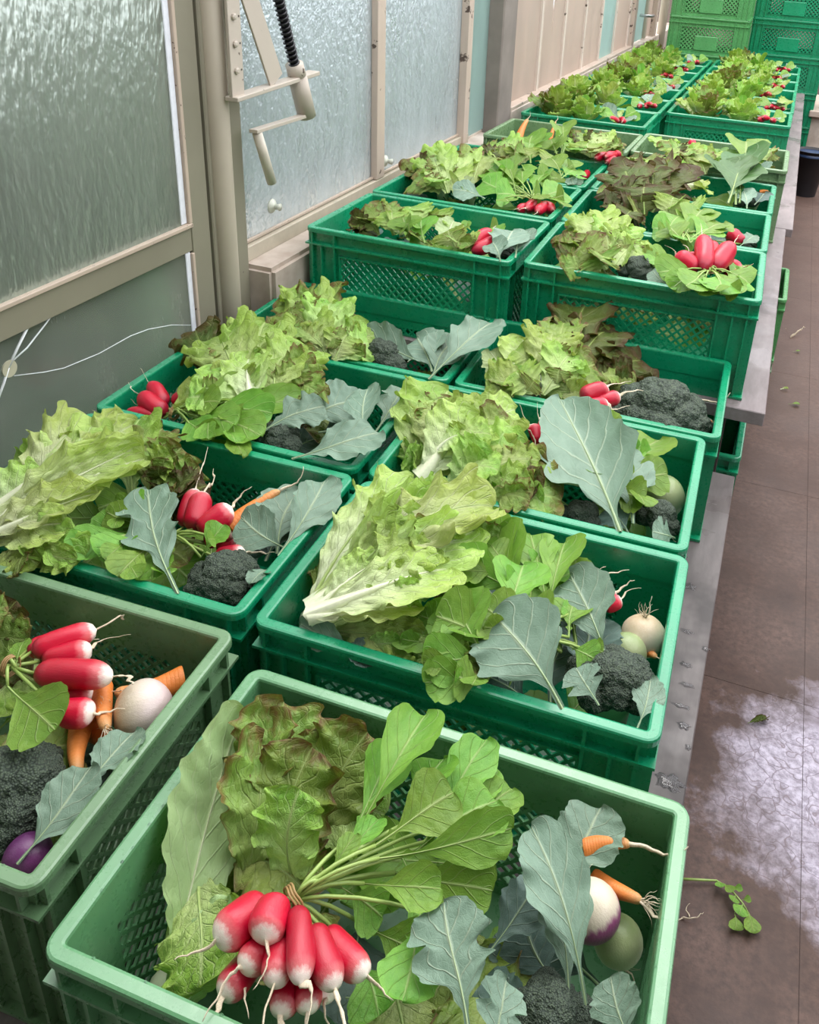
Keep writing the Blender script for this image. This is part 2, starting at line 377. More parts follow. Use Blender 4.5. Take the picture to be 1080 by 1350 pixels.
def frame(base, tip, w_, up, roll=0.0, thick=1.0):
    base = Vector(base); tip = Vector(tip); d = tip-base; L = d.length; d.normalize()
    z = Vector(up) - d*d.dot(Vector(up))
    if z.length < 1e-3: z = Vector((1,0,0)) - d*d.x
    z.normalize(); x = d.cross(z)
    if roll: R = Matrix.Rotation(math.radians(roll), 3, d); z = R @ z; x = R @ x
    zs = L*thick
    return Matrix(((x.x*w_, d.x*L, z.x*zs, base.x), (x.y*w_, d.y*L, z.y*zs, base.y), (x.z*w_, d.z*L, z.z*zs, base.z), (0,0,0,1)))
KIND = {'rom':('rom','rom'), 'bat':('bat','bat'), 'oak':('oak','oak'), 'red':('red','red'), 'pal':('pal','pal'), 'rad':('rad','rad'),
        'bro':('bro','bro'), 'brl':('brl','bro'), 'brd':('bro','brd'), 'drk':('rad','drk'), 'brp':('brp','bro'), 'bul':('brl','brd'), 'rml':('rom','bat'), 'olv':('bat','oak'), 'rdr':('bat','rom')}
FACE = (0.12, -0.55, 0.83)
def leaf(kind, base, tip, w_, parent, roll=0.0, var=None, up=FACE, name='leaf'):
    thick = .8 if base[1] < 1.6 else .6
    sh, mk_ = KIND[kind]
    if var is None: var = rnd.randrange(NV)
    loc = parent.location
    M_ = Matrix.Translation(-loc) @ frame(base, tip, w_, up, roll, thick)
    return put(name, leafmesh(sh, mk_, var), parent, M=M_)
def ball_profile(prof, k=20, n=None):
    """lathe along +Y with uv y = position along the axis"""
    V = []; UV = []
    for r, h in prof:
        for j in range(k):
            t = 2*math.pi*j/k; V.append((r*math.cos(t), h, r*math.sin(t))); UV.append((j/k, h))
    idx = np.arange(len(V)).reshape(len(prof), k)
    F = np.concatenate([np.stack([idx[:-1, j], idx[1:, j], idx[1:, (j+1) % k], idx[:-1, (j+1) % k]], -1) for j in range(k)])
    return V, F, UV
def lathemesh(name, prof, mat, k=20, seed=0, dent=.04, bendy=0.0):
    V, F, UV = ball_profile(prof, k); V = np.array(V); rs = np.random.RandomState(seed)
    a = np.arctan2(V[:, 2], V[:, 0]); h = V[:, 1]
    f = 1 + dent*(np.sin(a*2+rs.uniform(0,6)+h*3) + .6*np.sin(a*3+h*9+rs.uniform(0,6)))
    V[:, 0] *= f; V[:, 2] *= f
    V[:, 0] += bendy*np.sin(h*np.pi)*1.0
    return mkmesh(name, V, F, UV, (mat,))
def profpts(fn, n): return [(max(fn(i/(n-1)), .0004), i/(n-1)) for i in range(n)]
def capf(x, a, b):  # rounded ends
    s = 1.0
    if x < a: s *= math.sqrt(max(0, 1-((a-x)/a)**2))
    if x > 1-b: s *= math.sqrt(max(0, 1-((x-1+b)/b)**2))
    return s
RADM = [lathemesh('radish', profpts(lambda x: capf(x, .2, .3)*(.86+.2*math.sin(x*2.6)), 22), MT['radish'], 20, s, .03, bendy=.12*s-.12) for s in range(3)]
RADR = [lathemesh('radish', profpts(lambda x: capf(x, .25, .35)*(.80+.2*math.sin(x*2.6)), 22), MT['radish_all'], 20, s, .03, bendy=.12*s-.12) for s in range(3)]
CARM = [lathemesh('carrot', profpts(lambda x: capf(x, .06, .12)*(1-.62*x), 26), MT['carrot'], 18, s, .03, bendy=.3*s-.3) for s in range(3)]
def sph(mk_, seed): return lathemesh('root_bulb', profpts(lambda x: capf(x, .5, .5), 22), MT[mk_], 26, seed, .025)
BULB = {k: sph(k, i+3) for i, k in enumerate(('turnip', 'palturnip', 'kohl', 'purp'))}
def taper_tube(pts, r0, r1, k=5):
    m = MB(); n = len(pts); m.tube(pts, [r0+(r1-r0)*i/(n-1) for i in range(n)], k); return m
def tailmesh(seed):
    rs = random.Random(seed); pts = []; a = 0; x = z = 0
    for i in range(12):
        t = i/11; pts.append((x, t*.85, z)); x += rs.uniform(-.05, .05)+ .06*math.sin(seed+t*5); z += rs.uniform(-.04, .04) - .03*math.cos(seed*2+t*4)
    me = taper_tube(pts, .055, .010, 6).mesh('root_tail', True); me.materials.append(MT['root']); return me
TAILS = [tailmesh(s) for s in range(5)]
def hairmesh(seed):
    rs = random.Random(seed); m = MB()
    for q in range(9):
        p = Vector((0,0,0)); d = Vector((rs.uniform(-.6,.6), 1, rs.uniform(-.6,.6))).normalized(); pts = []
        for i in range(9):
            pts.append(tuple(p)); p = p + d*.11; d = (d + Vector((rs.uniform(-.5,.5), rs.uniform(-.45,.3), rs.uniform(-.5,.5)))).normalized()
        m.tube(pts, [.022*(1-.8*i/8) for i in range(9)], 4)
    me = m.mesh('root_hair', True); me.materials.append(MT['root']); return me
HAIRS = [hairmesh(s) for s in range(3)]
def floretmesh(sub, beads):
    bm = bmesh.new(); bmesh.ops.create_icosphere(bm, subdivisions=sub, radius=1)
    V = np.array([v.co[:] for v in bm.verts]); F = np.array([[v.index for v in f.verts] for f in bm.faces]); bm.free()
    rs = np.random.RandomState(5); P = rs.normal(size=(beads, 3)); P /= np.linalg.norm(P, axis=1)[:, None]
    Q = rs.normal(size=(16, 3)); Q /= np.linalg.norm(Q, axis=1)[:, None]
    d = np.min(np.linalg.norm(V[:, None] - P[None], axis=2), axis=1); dq = np.min(np.linalg.norm(V[:, None] - Q[None], axis=2), axis=1)
    dm = 2.2/math.sqrt(beads)
    r = .88 + .09*np.sqrt(np.clip(1-(d/dm)**2, 0, 1)) + .16*np.clip(1-(dq/.55)**2, 0, 1)
    V = V*r[:, None]; V[:, 2] = np.where(V[:, 2] < 0, V[:, 2]*.8, V[:, 2])
    return mkmesh('floret', V, F, np.zeros((len(V), 2)), (MT['bud'],))
FLO = floretmesh(5, 520); FLOF = floretmesh(4, 300)
# ------------------------------------------------------------------ large structure
def struct(name, me, mat, loc=(0,0,0), parent=None):
    o = put(name, me, parent, mat); 
    if parent is None: o['kind'] = 'structure'; o.location = loc
    return o
# floor: worn wet concrete slabs
def floormat():
    m, t, b = newmat('wet_worn_concrete')
    big = noise(t, .9, 5, .6); mid = noise(t, 5, 6, .65); fine = noise(t, 60, 6, .7); crk = node(t, 'ShaderNodeTexVoronoi', feature='DISTANCE_TO_EDGE'); crk.inputs['Scale'].default_value = 21
    c0 = node(t, 'ShaderNodeTexCoord'); mp = node(t, 'ShaderNodeMapping'); t.links.new(c0.outputs['Object'], mp.inputs[0])
    nz = node(t, 'ShaderNodeTexNoise'); nz.inputs['Scale'].default_value = 14; t.links.new(c0.outputs['Object'], nz.inputs['Vector'])
    wv = mixc(t, .12, c0.outputs['Object'], nz.outputs['Color']); t.links.new(wv, crk.inputs['Vector'])
    brown = mixc(t, ramp(t, mid, [(.3,(0,0,0)),(.7,(1,1,1))]), (.045,.025,.019), (.14,.083,.064))
    brown = mixc(t, ramp(t, fine, [(.35,(1,1,1)),(.6,(0,0,0))]), brown, (.06,.035,.028))
    # lime stains plus the wet floor's window reflection, painted pale: two areas, ragged edges
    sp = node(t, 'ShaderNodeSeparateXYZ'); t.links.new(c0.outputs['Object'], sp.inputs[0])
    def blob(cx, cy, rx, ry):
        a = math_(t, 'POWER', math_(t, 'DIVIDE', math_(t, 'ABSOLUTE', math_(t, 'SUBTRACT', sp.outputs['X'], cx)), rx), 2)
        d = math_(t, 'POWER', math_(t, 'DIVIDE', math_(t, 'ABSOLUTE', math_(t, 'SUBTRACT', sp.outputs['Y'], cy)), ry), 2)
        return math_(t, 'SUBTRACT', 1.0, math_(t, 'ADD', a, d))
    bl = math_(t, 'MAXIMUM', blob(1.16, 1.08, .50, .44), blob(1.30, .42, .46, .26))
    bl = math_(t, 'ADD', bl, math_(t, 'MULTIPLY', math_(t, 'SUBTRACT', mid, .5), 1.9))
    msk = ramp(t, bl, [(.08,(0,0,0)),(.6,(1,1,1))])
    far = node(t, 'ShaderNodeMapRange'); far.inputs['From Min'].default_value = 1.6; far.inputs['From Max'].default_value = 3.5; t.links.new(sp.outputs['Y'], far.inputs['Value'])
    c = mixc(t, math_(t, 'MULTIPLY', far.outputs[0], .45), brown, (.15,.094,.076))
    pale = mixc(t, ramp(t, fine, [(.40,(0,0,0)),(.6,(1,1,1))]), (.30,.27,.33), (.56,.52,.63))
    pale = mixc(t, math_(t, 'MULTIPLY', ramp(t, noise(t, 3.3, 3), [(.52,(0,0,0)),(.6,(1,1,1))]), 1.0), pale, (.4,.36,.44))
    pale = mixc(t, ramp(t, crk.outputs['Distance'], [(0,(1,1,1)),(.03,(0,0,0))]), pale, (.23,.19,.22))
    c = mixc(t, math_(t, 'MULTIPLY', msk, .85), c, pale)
    t.links.new(c, b.inputs['Base Color']); b.inputs['Specular IOR Level'].default_value = .28
    wet = ramp(t, big, [(.4,(.42,.42,.42)),(.62,(.7,.7,.7))]); t.links.new(wet, b.inputs['Roughness'])
    bump(t, b, math_(t, 'ADD', math_(t, 'ADD', mid, math_(t, 'MULTIPLY', fine, .8)), math_(t, 'MULTIPLY', math_(t, 'MULTIPLY', ramp(t, crk.outputs['Distance'], [(0,(0,0,0)),(.05,(1,1,1))]), msk), .5)), .5, .004)
    return m
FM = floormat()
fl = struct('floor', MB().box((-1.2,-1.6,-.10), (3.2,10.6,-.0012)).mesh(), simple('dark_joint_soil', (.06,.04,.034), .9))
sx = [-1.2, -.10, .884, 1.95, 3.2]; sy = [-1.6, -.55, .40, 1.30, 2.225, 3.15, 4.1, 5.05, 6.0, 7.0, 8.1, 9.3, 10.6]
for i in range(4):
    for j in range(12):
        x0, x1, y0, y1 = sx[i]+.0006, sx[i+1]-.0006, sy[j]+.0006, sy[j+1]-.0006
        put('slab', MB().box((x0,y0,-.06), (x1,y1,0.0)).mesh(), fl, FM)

plaster = simple('dusty_limewash_plaster', (.62,.55,.48), .85, .35, 7, .2, .004, (.42,.34,.28))
greypl = simple('grey_brown_plaster', (.30,.26,.23), .85, .3, 4, .2, .003)
darkpl = simple('light_block_plaster', (.32,.29,.26), .85, .3, 4, .2, .003)  # tone chosen for the bounce off the unseen walls and slab
oldp = simple('old_cream_paint', (.52,.46,.36), .45, .12, 26, .4, .001)
def chipped(name, col, chip=(.09,.06,.045), amt=.66, sc=22, rough=.5):
    m, t, b = newmat(name)
    n = noise(t, sc, 6, .65); n2 = noise(t, 3, 4, .6)
    c = mixc(t, ramp(t, n2, [(.3,(0,0,0)),(.7,(1,1,1))]), tuple(x*.82 for x in col), col)
    k = ramp(t, n, [(amt,(0,0,0)),(amt+.02,(1,1,1))])
    t.links.new(mixc(t, k, c, chip), b.inputs['Base Color']); b.inputs['Roughness'].default_value = rough
    bump(t, b, math_(t, 'SUBTRACT', n2, math_(t, 'MULTIPLY', k, .6)), .3, .002)
    return m
framep = chipped('olive_grey_frame_paint', (.26,.24,.175), amt=.72)
cream = chipped('cream_post_paint', (.50,.44,.345), amt=.70)
beadp = chipped('pinkish_bead_paint', (.55,.44,.35), amt=.64, sc=40)
pinkp = chipped('pinkish_cream_mullion_paint', (.58,.47,.39), amt=.62, sc=16)
pinkl = chipped('pale_pink_mullion_paint', (.74,.63,.55), amt=.62, sc=16)
steel = chipped('worn_cream_steel_paint', (.56,.49,.41), amt=.66, sc=30)

def glassmat(name, tint, diff, mixd=.35, rough=.22, bscale=55, bdist=.004, stretch=(1,1,.5), dirt=.5):
    m, t, b = newmat(name)
    b.inputs['Base Color'].default_value = tint + (1,); b.inputs['Transmission Weight'].default_value = 1.0
    b.inputs['Roughness'].default_value = rough; b.inputs['IOR'].default_value = 1.45
    n = noise(t, bscale, 2, .5, vec_scale=stretch); bump(t, b, n, .8, bdist)
    d1 = node(t, 'ShaderNodeBsdfTranslucent'); d2 = node(t, 'ShaderNodeBsdfDiffuse')
    d1.inputs[0].default_value = diff + (1,); dn = noise(t, 6, 6, .7, vec_scale=(1,1,.3))
    t.links.new(ramp(t, dn, [(.3, tuple(x*.55 for x in diff)), (.7, diff)]), d2.inputs[0])
    a = node(t, 'ShaderNodeMixShader'); a.inputs[0].default_value = .5; t.links.new(d1.outputs[0], a.inputs[1]); t.links.new(d2.outputs[0], a.inputs[2])
    ms = node(t, 'ShaderNodeMixShader'); t.links.new(math_(t, 'MULTIPLY', math_(t, 'ADD', dn, .5), mixd), ms.inputs[0])
    t.links.new(b.outputs[0], ms.inputs[1]); t.links.new(a.outputs[0], ms.inputs[2]); t.links.new(ms.outputs[0], t.nodes['Material Output'].inputs[0])
    return m
G1 = glassmat('dark_rippled_glass', (.74,.80,.72), (.30,.33,.28), .30, .3, 60, .009, (1,1,.4))
G2 = glassmat('hammered_pale_glass', (.78,.84,.84), (.54,.59,.60), .42, .22, 40, .012, (1,1,1.0))
G3 = glassmat('smooth_dirty_glass', (.70,.76,.68), (.30,.33,.28), .45, .22, 9, .002)
G4 = glassmat('dusty_whitewashed_glass', (.82,.74,.67), (.66,.56,.49), .8, .3, 20, .002)
G5 = glassmat('dusty_teal_glass', (.62,.78,.74), (.46,.60,.56), .6, .3, 20, .002)
white_e = simple('painted_sky_white', (.80,.82,.88), .6, .1, 50)

def win(n): return thing('window_%d' % n, (0,0,0), kind='structure')
W1 = win(1)
def bx(parent, name, a, b, mat, bev=.0015): return put(name, MB().box(a, b).mesh(bevel=bev), parent, mat)
bx(W1, 'stile', (-.76, 1.238, .22), (-.715, 1.308, 2.6), framep)
bx(W1, 'rail', (-.76, -1.5, .895), (-.717, 1.238, .958), framep)
bx(W1, 'rail', (-.76, -1.5, .16), (-.717, 1.238, .22), framep)
bx(W1, 'rail', (-.76, -1.5, 2.2), (-.717, 1.238, 2.26), framep)
bx(W1, 'stile', (-.76, -1.5, .16), (-.715, -1.43, 2.6), framep)
bx(W1, 'glazing_bead', (-.722, -1.43, .956), (-.709, 1.238, .966), beadp)
bx(W1, 'glazing_bead', (-.722, 1.228, .966), (-.7115, 1.240, 2.2), beadp)
bx(W1, 'glazing_bead', (-.722, 1.230, .22), (-.7125, 1.240, .89), beadp)
bx(W1, 'painted_sky_strip', (-.7225, 1.208, .967), (-.719, 1.228, 2.2), white_e)  # white strips paint in the sky refracted at the pane edge
bx(W1, 'painted_sky_strip', (-.7225, 1.212, .22), (-.719, 1.230, .894), white_e)
bx(W1, 'pane', (-.730, -1.43, .958), (-.7225, 1.238, 2.2), G1, 0)
bx(W1, 'pane', (-.730, -1.43, .22), (-.7225, 1.238, .895), G3, 0)
bx(W1, 'dark_seal', (-.752, 1.308, .16), (-.735, 1.322, 2.6), simple('dark_rubber_seal', (.02,.025,.03), .6))
# cracks in the lower pane, each a thin bright line standing on the glass, and the round patch over their meeting point
ck = simple('bright_crack_edge', (.85,.88,.9), .3, .05)
def crackln(pts, r): return put('crack', MB().tube([(-.7215, y, z) for y, z in pts], r, 5).mesh('crack', True), W1, ck)
crackln([(.671,.837),(.70,.868),(.745,.912)], .0028); crackln([(.671,.837),(.655,.812),(.615,.76)], .0028)
crackln([(.68,.845),(.72,.857),(.77,.885),(.835,.925)], .0016)
crackln([(.68,.815),(.75,.79),(.80,.776),(.90,.765),(1.0,.765),(1.06,.757),(1.14,.735),(1.225,.700)], .0009)
put('round_patch', MB().lathe([(.0,0),(.017,0),(.017,.003),(.0,.003)], (-.7225,.672,.834), 24, 'X', False).mesh(smooth=False), W1, simple('cream_patch', (.55,.52,.38), .5))

wl = struct('wall_left', MB().box((-1.0,-1.6,0), (-.70,1.32,.16)).mesh(), plaster)
bx(wl, 'post', (-.80, 1.318, 0), (-.712, 1.345, 2.9), framep, .003)
put('pipe', MB().tube([(-.712,1.362,0),(-.712,1.362,1.0),(-.712,1.362,2.9)], .031, 20).mesh(smooth=True), wl, cream)
bx(wl, 'post', (-.80, 1.385, 0), (-.704, 1.452, 2.9), framep, .003)
bx(wl, 'post', (-.82, 1.30, 0), (-.77, 1.46, 2.9), framep, .003)
sillm = MB().box((-.98, 1.452, 0), (-.632, 3.45, .787)).mesh(bevel=.012, seg=2)
put('concrete_sill_back', MB().box((-.98, 1.452, .70), (-.745, 3.45, .795)).mesh(), wl, plaster)
put('concrete_sill', sillm, wl, plaster)
W2 = win(2)
bx(W2, 'bottom_rail', (-.78, 1.45, .787), (-.722, 3.20, .828), oldp)
bx(W2, 'bottom_rail', (-.75, 1.45, .832), (-.735, 3.20, .838), beadp, 0)
bx(W2, 'mullion', (-.77, 2.275, .83), (-.722, 2.335, 2.9), pinkp)
bx(W2, 'mullion', (-.79, 3.11, .80), (-.712, 3.15, 2.9), pinkp)
bx(W2, 'mullion', (-.78, 3.15, .80), (-.725, 3.20, 2.9), pinkp)
bx(W2, 'mullion', (-.77, 3.205, .80), (-.735, 3.23, 2.9), pinkp)
bx(W2, 'pane', (-.752, 1.45, .83), (-.745, 2.275, 2.9), G2, 0)
bx(W2, 'pane', (-.752, 2.335, .83), (-.745, 3.11, 2.9), G2, 0)
bx(W2, 'pane', (-.752, 3.23, .80), (-.745, 3.47, 2.9), G5, 0)
bx(wl, 'pier', (-1.0, 3.46, 0), (-.675, 3.66, 3.0), greypl, .006)
bx(wl, 'masonry_base', (-1.0, 3.66, 0), (-.668, 9.6, .86), plaster, .006)
bx(wl, 'ledge', (-.80, 3.66, .85), (-.672, 6.85, .876), pinkp, .003)
W3 = win(3)
my = [3.70, 4.225, 4.73, 5.25, 5.75, 6.24, 6.80]
for k, y in enumerate(my):
    bx(W3, 'mullion', (-.75, y-.016, .87), (-.708, y+.016, 2.9), pinkl)
    bx(W3, 'glazing_bead', (-.735, y+.016, .87), (-.712, y+.024, 2.9), pinkl, 0)
for k in range(6):
    y0, y1 = my[k]+.02, my[k+1]-.02; g = G5 if k == 4 else G4
    if k == 1:   # the broken pane: a narrow wedge of glass is missing at its top
        m = MB(); ya, yb, zc = y0+.10, y1-.10, 1.13
        P = [(y0,.87),(y1,.87),(y1,2.9),(yb+.02,2.9),((ya+yb)/2,zc),(ya,2.9),(y0,2.9)]
        m.v = [(-.726,y,z) for y,z in P] + [(-.720,y,z) for y,z in P]; n = len(P)
        m.f = [tuple(range(n))[::-1], tuple(range(n,2*n))] + [(i,(i+1)%n,(i+1)%n+n,i+n) for i in range(n)]
        put('pane', m.mesh(), W3, g)
    else: bx(W3, 'pane', (-.726, y0, .87), (-.720, y1, 2.9), g, 0)
D1 = thing('door_1', (0,0,0), kind='structure')
bx(D1, 'frame', (-.78, 6.83, .86), (-.68, 6.93, 2.6), pinkp); bx(D1, 'frame', (-.78, 7.95, .86), (-.68, 8.06, 2.6), pinkp)
bx(D1, 'leaf_frame', (-.75, 6.95, .87), (-.70, 7.05, 2.6), cream); bx(D1, 'leaf_frame', (-.75, 7.55, .87), (-.70, 7.63, 2.6), cream)
bx(D1, 'pane', (-.73, 7.05, .87), (-.722, 7.55, 2.6), G5, 0); bx(D1, 'pane', (-.73, 7.63, .87), (-.722, 7.95, 2.6), G4, 0)
put('handle', MB().tube([(-.71,7.25,1.08),(-.64,7.25,1.08),(-.62,7.27,1.08),(-.62,7.40,1.075)], .012, 10).mesh(smooth=True), D1, simple('dull_steel', (.5,.5,.5), .3, .1, 30, .5, metal=.8))
put('pipe', MB().tube([(-.66,8.25,0),(-.66,8.25,3.0)], .04, 14).mesh(smooth=True), wl, cream)
struct('wall_back', MB().box((-1.0,9.6,0), (3.2,9.75,3.0)).mesh(), simple('brown_end_wall', (.26,.20,.17), .8, .2, 3, col2=(.17,.13,.11)))
struct('added_wall_right', MB().box((3.1,-1.6,0), (3.25,9.6,1.9)).mesh(), darkpl)  # unseen wall added to darken glass reflections and limit side light
struct('unseen_wall_front', MB().box((-1.0,-1.75,0), (3.2,-1.6,2.84)).mesh(), darkpl)  # unseen wall behind the camera, raised to cut fill light
# greenhouse roof: glazing bars overhead only carry thin panes, drawn as the rafters of the light roof
rf = struct('added_shade_slab', MB().box((-1.0,-1.7,2.85), (3.25,.10,2.95)).mesh(), darkpl)  # unseen solid slab added so the near crates are lit from ahead
for y in np.arange(1.2, 9.7, 1.25): bx(rf, 'rafter', (-1.0, y, 3.02), (3.25, y+.06, 3.10), cream, 0)
# outside: lawn and hedge behind the frosted panes
gm = simple('outside_gravel', (.40,.41,.36), .9, .3, 5)
struct('outside_ground', MB().box((-14,-6,-.3), (-1.01,14,-.02)).mesh(), gm)
struct('outside_lawn', MB().box((-4.4,1.0,-.02), (-1.01,9,.0)).mesh(), simple('lawn_grass', (.08,.24,.10), .9, .4, 9))
def hedge(name, x, y0, y1, h, dep, seed, mat, label):
    rs = np.random.RandomState(seed); ny, nz = 60, 26; V = []
    Y = np.linspace(y0, y1, ny); T = np.linspace(0, 1, nz)
    for yy in Y:
        for tt in T:
            a = tt*math.pi; bxx = x + math.cos(a)*dep/2; z = math.sin(a)**.5*h if 0 < tt < 1 else 0
            j = .09*math.sin(yy*5+tt*13+seed)+.07*math.sin(yy*11.3-tt*23)+rs.uniform(-.05,.05)
            V.append((bxx + j, yy, max(0, z + j*.8)))
    idx = np.arange(ny*nz).reshape(ny, nz)
    F = np.stack([idx[:-1,:-1], idx[1:,:-1], idx[1:,1:], idx[:-1,1:]], -1).reshape(-1, 4)
    o = put(name, mkmesh(name, V, F, None, (mat,)), None); tag(o, label, 'hedge'); return o
hedge('hedge', -2.1, -2.5, 2.0, 1.12, 1.0, 3, simple('hedge_leaves', (.07,.10,.075), .8, .5, 14), 'dark green hedge outside behind the large dark window pane')
hedge('low_hedge', -2.9, 2.6, 6.5, 1.15, .9, 5, simple('low_hedge_leaves', (.06,.14,.06), .8, .4, 12), 'low green hedge outside behind the hammered pale panes')
rw = thing('barrier_pole', (-1.1, 4.62, 0), 'red and white striped pole outside, seen through the broken whitewashed pane', 'pole')
for k in range(9):
    put('band', MB().lathe([(.022, k*.2), (.022, k*.2+.2)], k=12).mesh(smooth=True), rw, simple('pole_red', (.65,.03,.04), .5) if k % 2 else simple('pole_white', (.85,.85,.85), .5))

# ------------------------------------------------------------------ tables of grey boards
def boardmat(name, a, b_):
    m, t, b = newmat(name)
    n = noise(t, 12, 6, .65, vec_scale=(3, .6, 3)); n2 = noise(t, 2.2, 5, .6); w_ = noise(t, 5.5, 3, .5)
    c = mixc(t, ramp(t, n, [(.3,(0,0,0)),(.7,(1,1,1))]), a, b_)
    c = mixc(t, ramp(t, n2, [(.36,(1,1,1)),(.44,(0,0,0))]), c, tuple(x*.6 for x in a))
    t.links.new(c, b.inputs['Base Color']); t.links.new(ramp(t, w_, [(.38,(.22,.22,.22)),(.5,(.55,.55,.55))]), b.inputs['Roughness'])
    bump(t, b, n, .35, .002); return m
B1 = boardmat('wet_grey_board', (.115,.095,.094), (.19,.163,.16)); B2 = boardmat('pinkish_grey_board', (.20,.163,.166), (.30,.25,.253))
legm = simple('dark_wet_timber', (.07,.055,.05), .6, .3, 10)
ta = thing('bench', (0,0,0), 'low dark grey plank bench under the eight nearest crates', 'bench')
for x0, x1 in ((-.645,-.34),(-.33,-.01),(0,.30),(.31,.628)): put('plank', MB().box((x0,-.30,.397), (x1,1.545,.4285)).mesh(bevel=.002), ta, B1)
for x in (-.6, .50):
    for y in (-.2, .65, 1.45): put('leg', MB().box((x,y,0), (x+.07,y+.07,.397)).mesh(bevel=.002), ta, legm)
tb = thing('bench', (0,0,0), 'higher pale grey plank bench under the far rows of crates', 'bench')
for x0, x1 in ((-.64,-.34),(-.33,-.01),(0,.33),(.34,.668)): put('plank', MB().box((x0,1.585,.562), (x1,3.24,.5985)).mesh(bevel=.002), tb, B2)
for x0, x1 in ((-.64,-.34),(-.33,-.01),(0,.33),(.34,.695)): put('plank', MB().box((x0,3.245,.566), (x1,7.22,.5995)).mesh(bevel=.002), tb, B2)
for x in (-.6, .50):
    for y in (1.62, 3.2, 4.9, 6.9): put('leg', MB().box((x,y,0), (x+.08,y+.08,.56)).mesh(bevel=.002), tb, legm)
# ------------------------------------------------------------------ crates
CRM = {}
def rrect(x0, y0, x1, y1, r, k=5):
    P = []
    for cx, cy, a0 in ((x1-r,y1-r,0),(x0+r,y1-r,90),(x0+r,y0+r,180),(x1-r,y0+r,270)):
        for i in range(k+1):
            a = math.radians(a0 + 90*i/k); P.append((cx+r*math.cos(a), cy+r*math.sin(a)))
    return P
def rim_mesh(H):
    prof = [(0,H-.013),(0,H-.004),(.0012,H-.0012),(.004,H),(.015,H),(.0178,H-.0012),(.019,H-.004),(.0195,H-.03),(.0195,H-.05),(.017,H-.05),(.013,H-.014)]
    V = []; k = len(prof)
    for d, z in prof:
        for p in rrect(d, d, .6-d, .4-d, max(.022-d, .0035)): V.append((p[0], p[1], z))
    n = len(V)//k; F = []
    for i in range(k):
        for j in range(n):
            a, b = i*n+j, i*n+(j+1) % n; c, d = ((i+1) % k)*n+(j+1) % n, ((i+1) % k)*n+j
            F.append((a, d, c, b))
    me = bpy.data.meshes.new('rim'); me.from_pydata(V, [], F); me.validate()
    return me
def crate_parts(H, end=False):
    pitch, bw = (.030, .0095) if end else (.0235, .0052)
    w0, w1 = .014, .018   # wall thickness band
    hb = H-.047           # top of the mesh zone, where the second horizontal rib runs
    ox, oy = .105, .085; z0, z1 = .035, hb-.03
    body = MB()
    body.box((w0,w0,0), (.6-w0,.4-w0,.006))
    for y0, y1 in ((w0,w1),(.4-w1,.4-w0)):
        body.box((w0,y0,.006),(.6-w0,y1,z0)); body.box((w0,y0,z1),(.6-w0,y1,H-.012))
        body.box((w0,y0,z0),(ox,y1,z1)); body.box((.6-ox,y0,z0),(.6-w0,y1,z1))
    for x0, x1 in ((w0,w1),(.6-w1,.6-w0)):
        body.box((x0,w1,.006),(x1,.4-w1,z0)); body.box((x0,w1,z1),(x1,.4-w1,H-.012))
        body.box((x0,w1,z0),(x1,oy,z1)); body.box((x0,.4-oy,z0),(x1,.4-w1,z1))
    ribs = MB(); o = .0005
    # horizontal rib and bottom foot rim
    for z, h_ in ((hb-.0025,.005),(.0,.006)):
        ribs.box((o,o,z),(.6-o,w0,z+h_)); ribs.box((o,.4-w0,z),(.6-o,.4-o,z+h_)); ribs.box((o,w0,z),(w0,.4-w0,z+h_)); ribs.box((.6-w0,w0,z),(.6-o,.4-w0,z+h_))
    for x in (.018,.046,.086,.50,.538,.572):
        zb = 0
        for ya, yb in ((o+.002,w0),(.4-w0,.4-o-.002)):
            if x in (.086,.50): ribs.box((x,ya,zb),(x+.005,yb,H-.012))
            else: ribs.box((x,ya,zb),(x+.0045,yb,H-.012 if x in (.018,.572) else hb))
    for y in (.018,.066,.328,.372):
        for xa, xb in ((o+.002,w0),(.6-w0,.6-o-.002)): ribs.box((xa,y,0),(xb,y+.005,H-.012))
    # frames round the mesh
    for ya, yb in ((.008,w0),(.4-w0,.392)):
        ribs.box((ox-.004,ya,z0-.004),(.6-ox+.004,yb,z0)); ribs.box((ox-.004,ya,z1),(.6-ox+.004,yb,z1+.004))
        ribs.box((ox-.004,ya,z0),(ox,yb,z1)); ribs.box((.6-ox,ya,z0),(.6-ox+.004,yb,z1))
    def lattice(a0, a1, b0, b1, tf):
        m = MB(); p = pitch; n = int((a1-a0+b1-b0)/p)+1; hw = .0019
        for s in (1, -1):
            for i in range(1, n):
                c = a0 + i*p if s == 1 else a0 - (b1-b0) + i*p
                # line a = c - s*(b-b0) ... clip
                pts = []
                bA = b0; aA = c
                bB = b1; aB = c - s*(b1-b0)
                t0, t1 = 0.0, 1.0; da = aB-aA
                if abs(da) > 1e-9:
                    for lim, lo in ((a0, True), (a1, False)):
                        t = (lim-aA)/da
                        if (da > 0) == lo: t0 = max(t0, t)
                        else: t1 = min(t1, t)
                if t1-t0 < .02: continue
                P = (aA+da*t0, bA+(bB-bA)*t0); Q = (aA+da*t1, bA+(bB-bA)*t1)
                m.bar(tf(*P, .0003*s), tf(*Q, .0003*s), bw, .0036, up=tf.nrm)
        return m
    def tfy(y):
        f = lambda a, b, e: (a, y+e, b)
        f.nrm = (0,1,0); return f
    def tfx(x):
        f = lambda a, b, e: (x+e, a, b)
        f.nrm = (1,0,0); return f
    pan = []
    mid = (w0+w1)/2
    for f in (tfy(mid), tfy(.4-mid)): pan.append(lattice(ox, .6-ox, z0, z1, f).mesh('mesh_panel'))
    for f in (tfx(mid), tfx(.6-mid)): pan.append(lattice(oy, .4-oy, z0, z1, f).mesh('mesh_panel'))
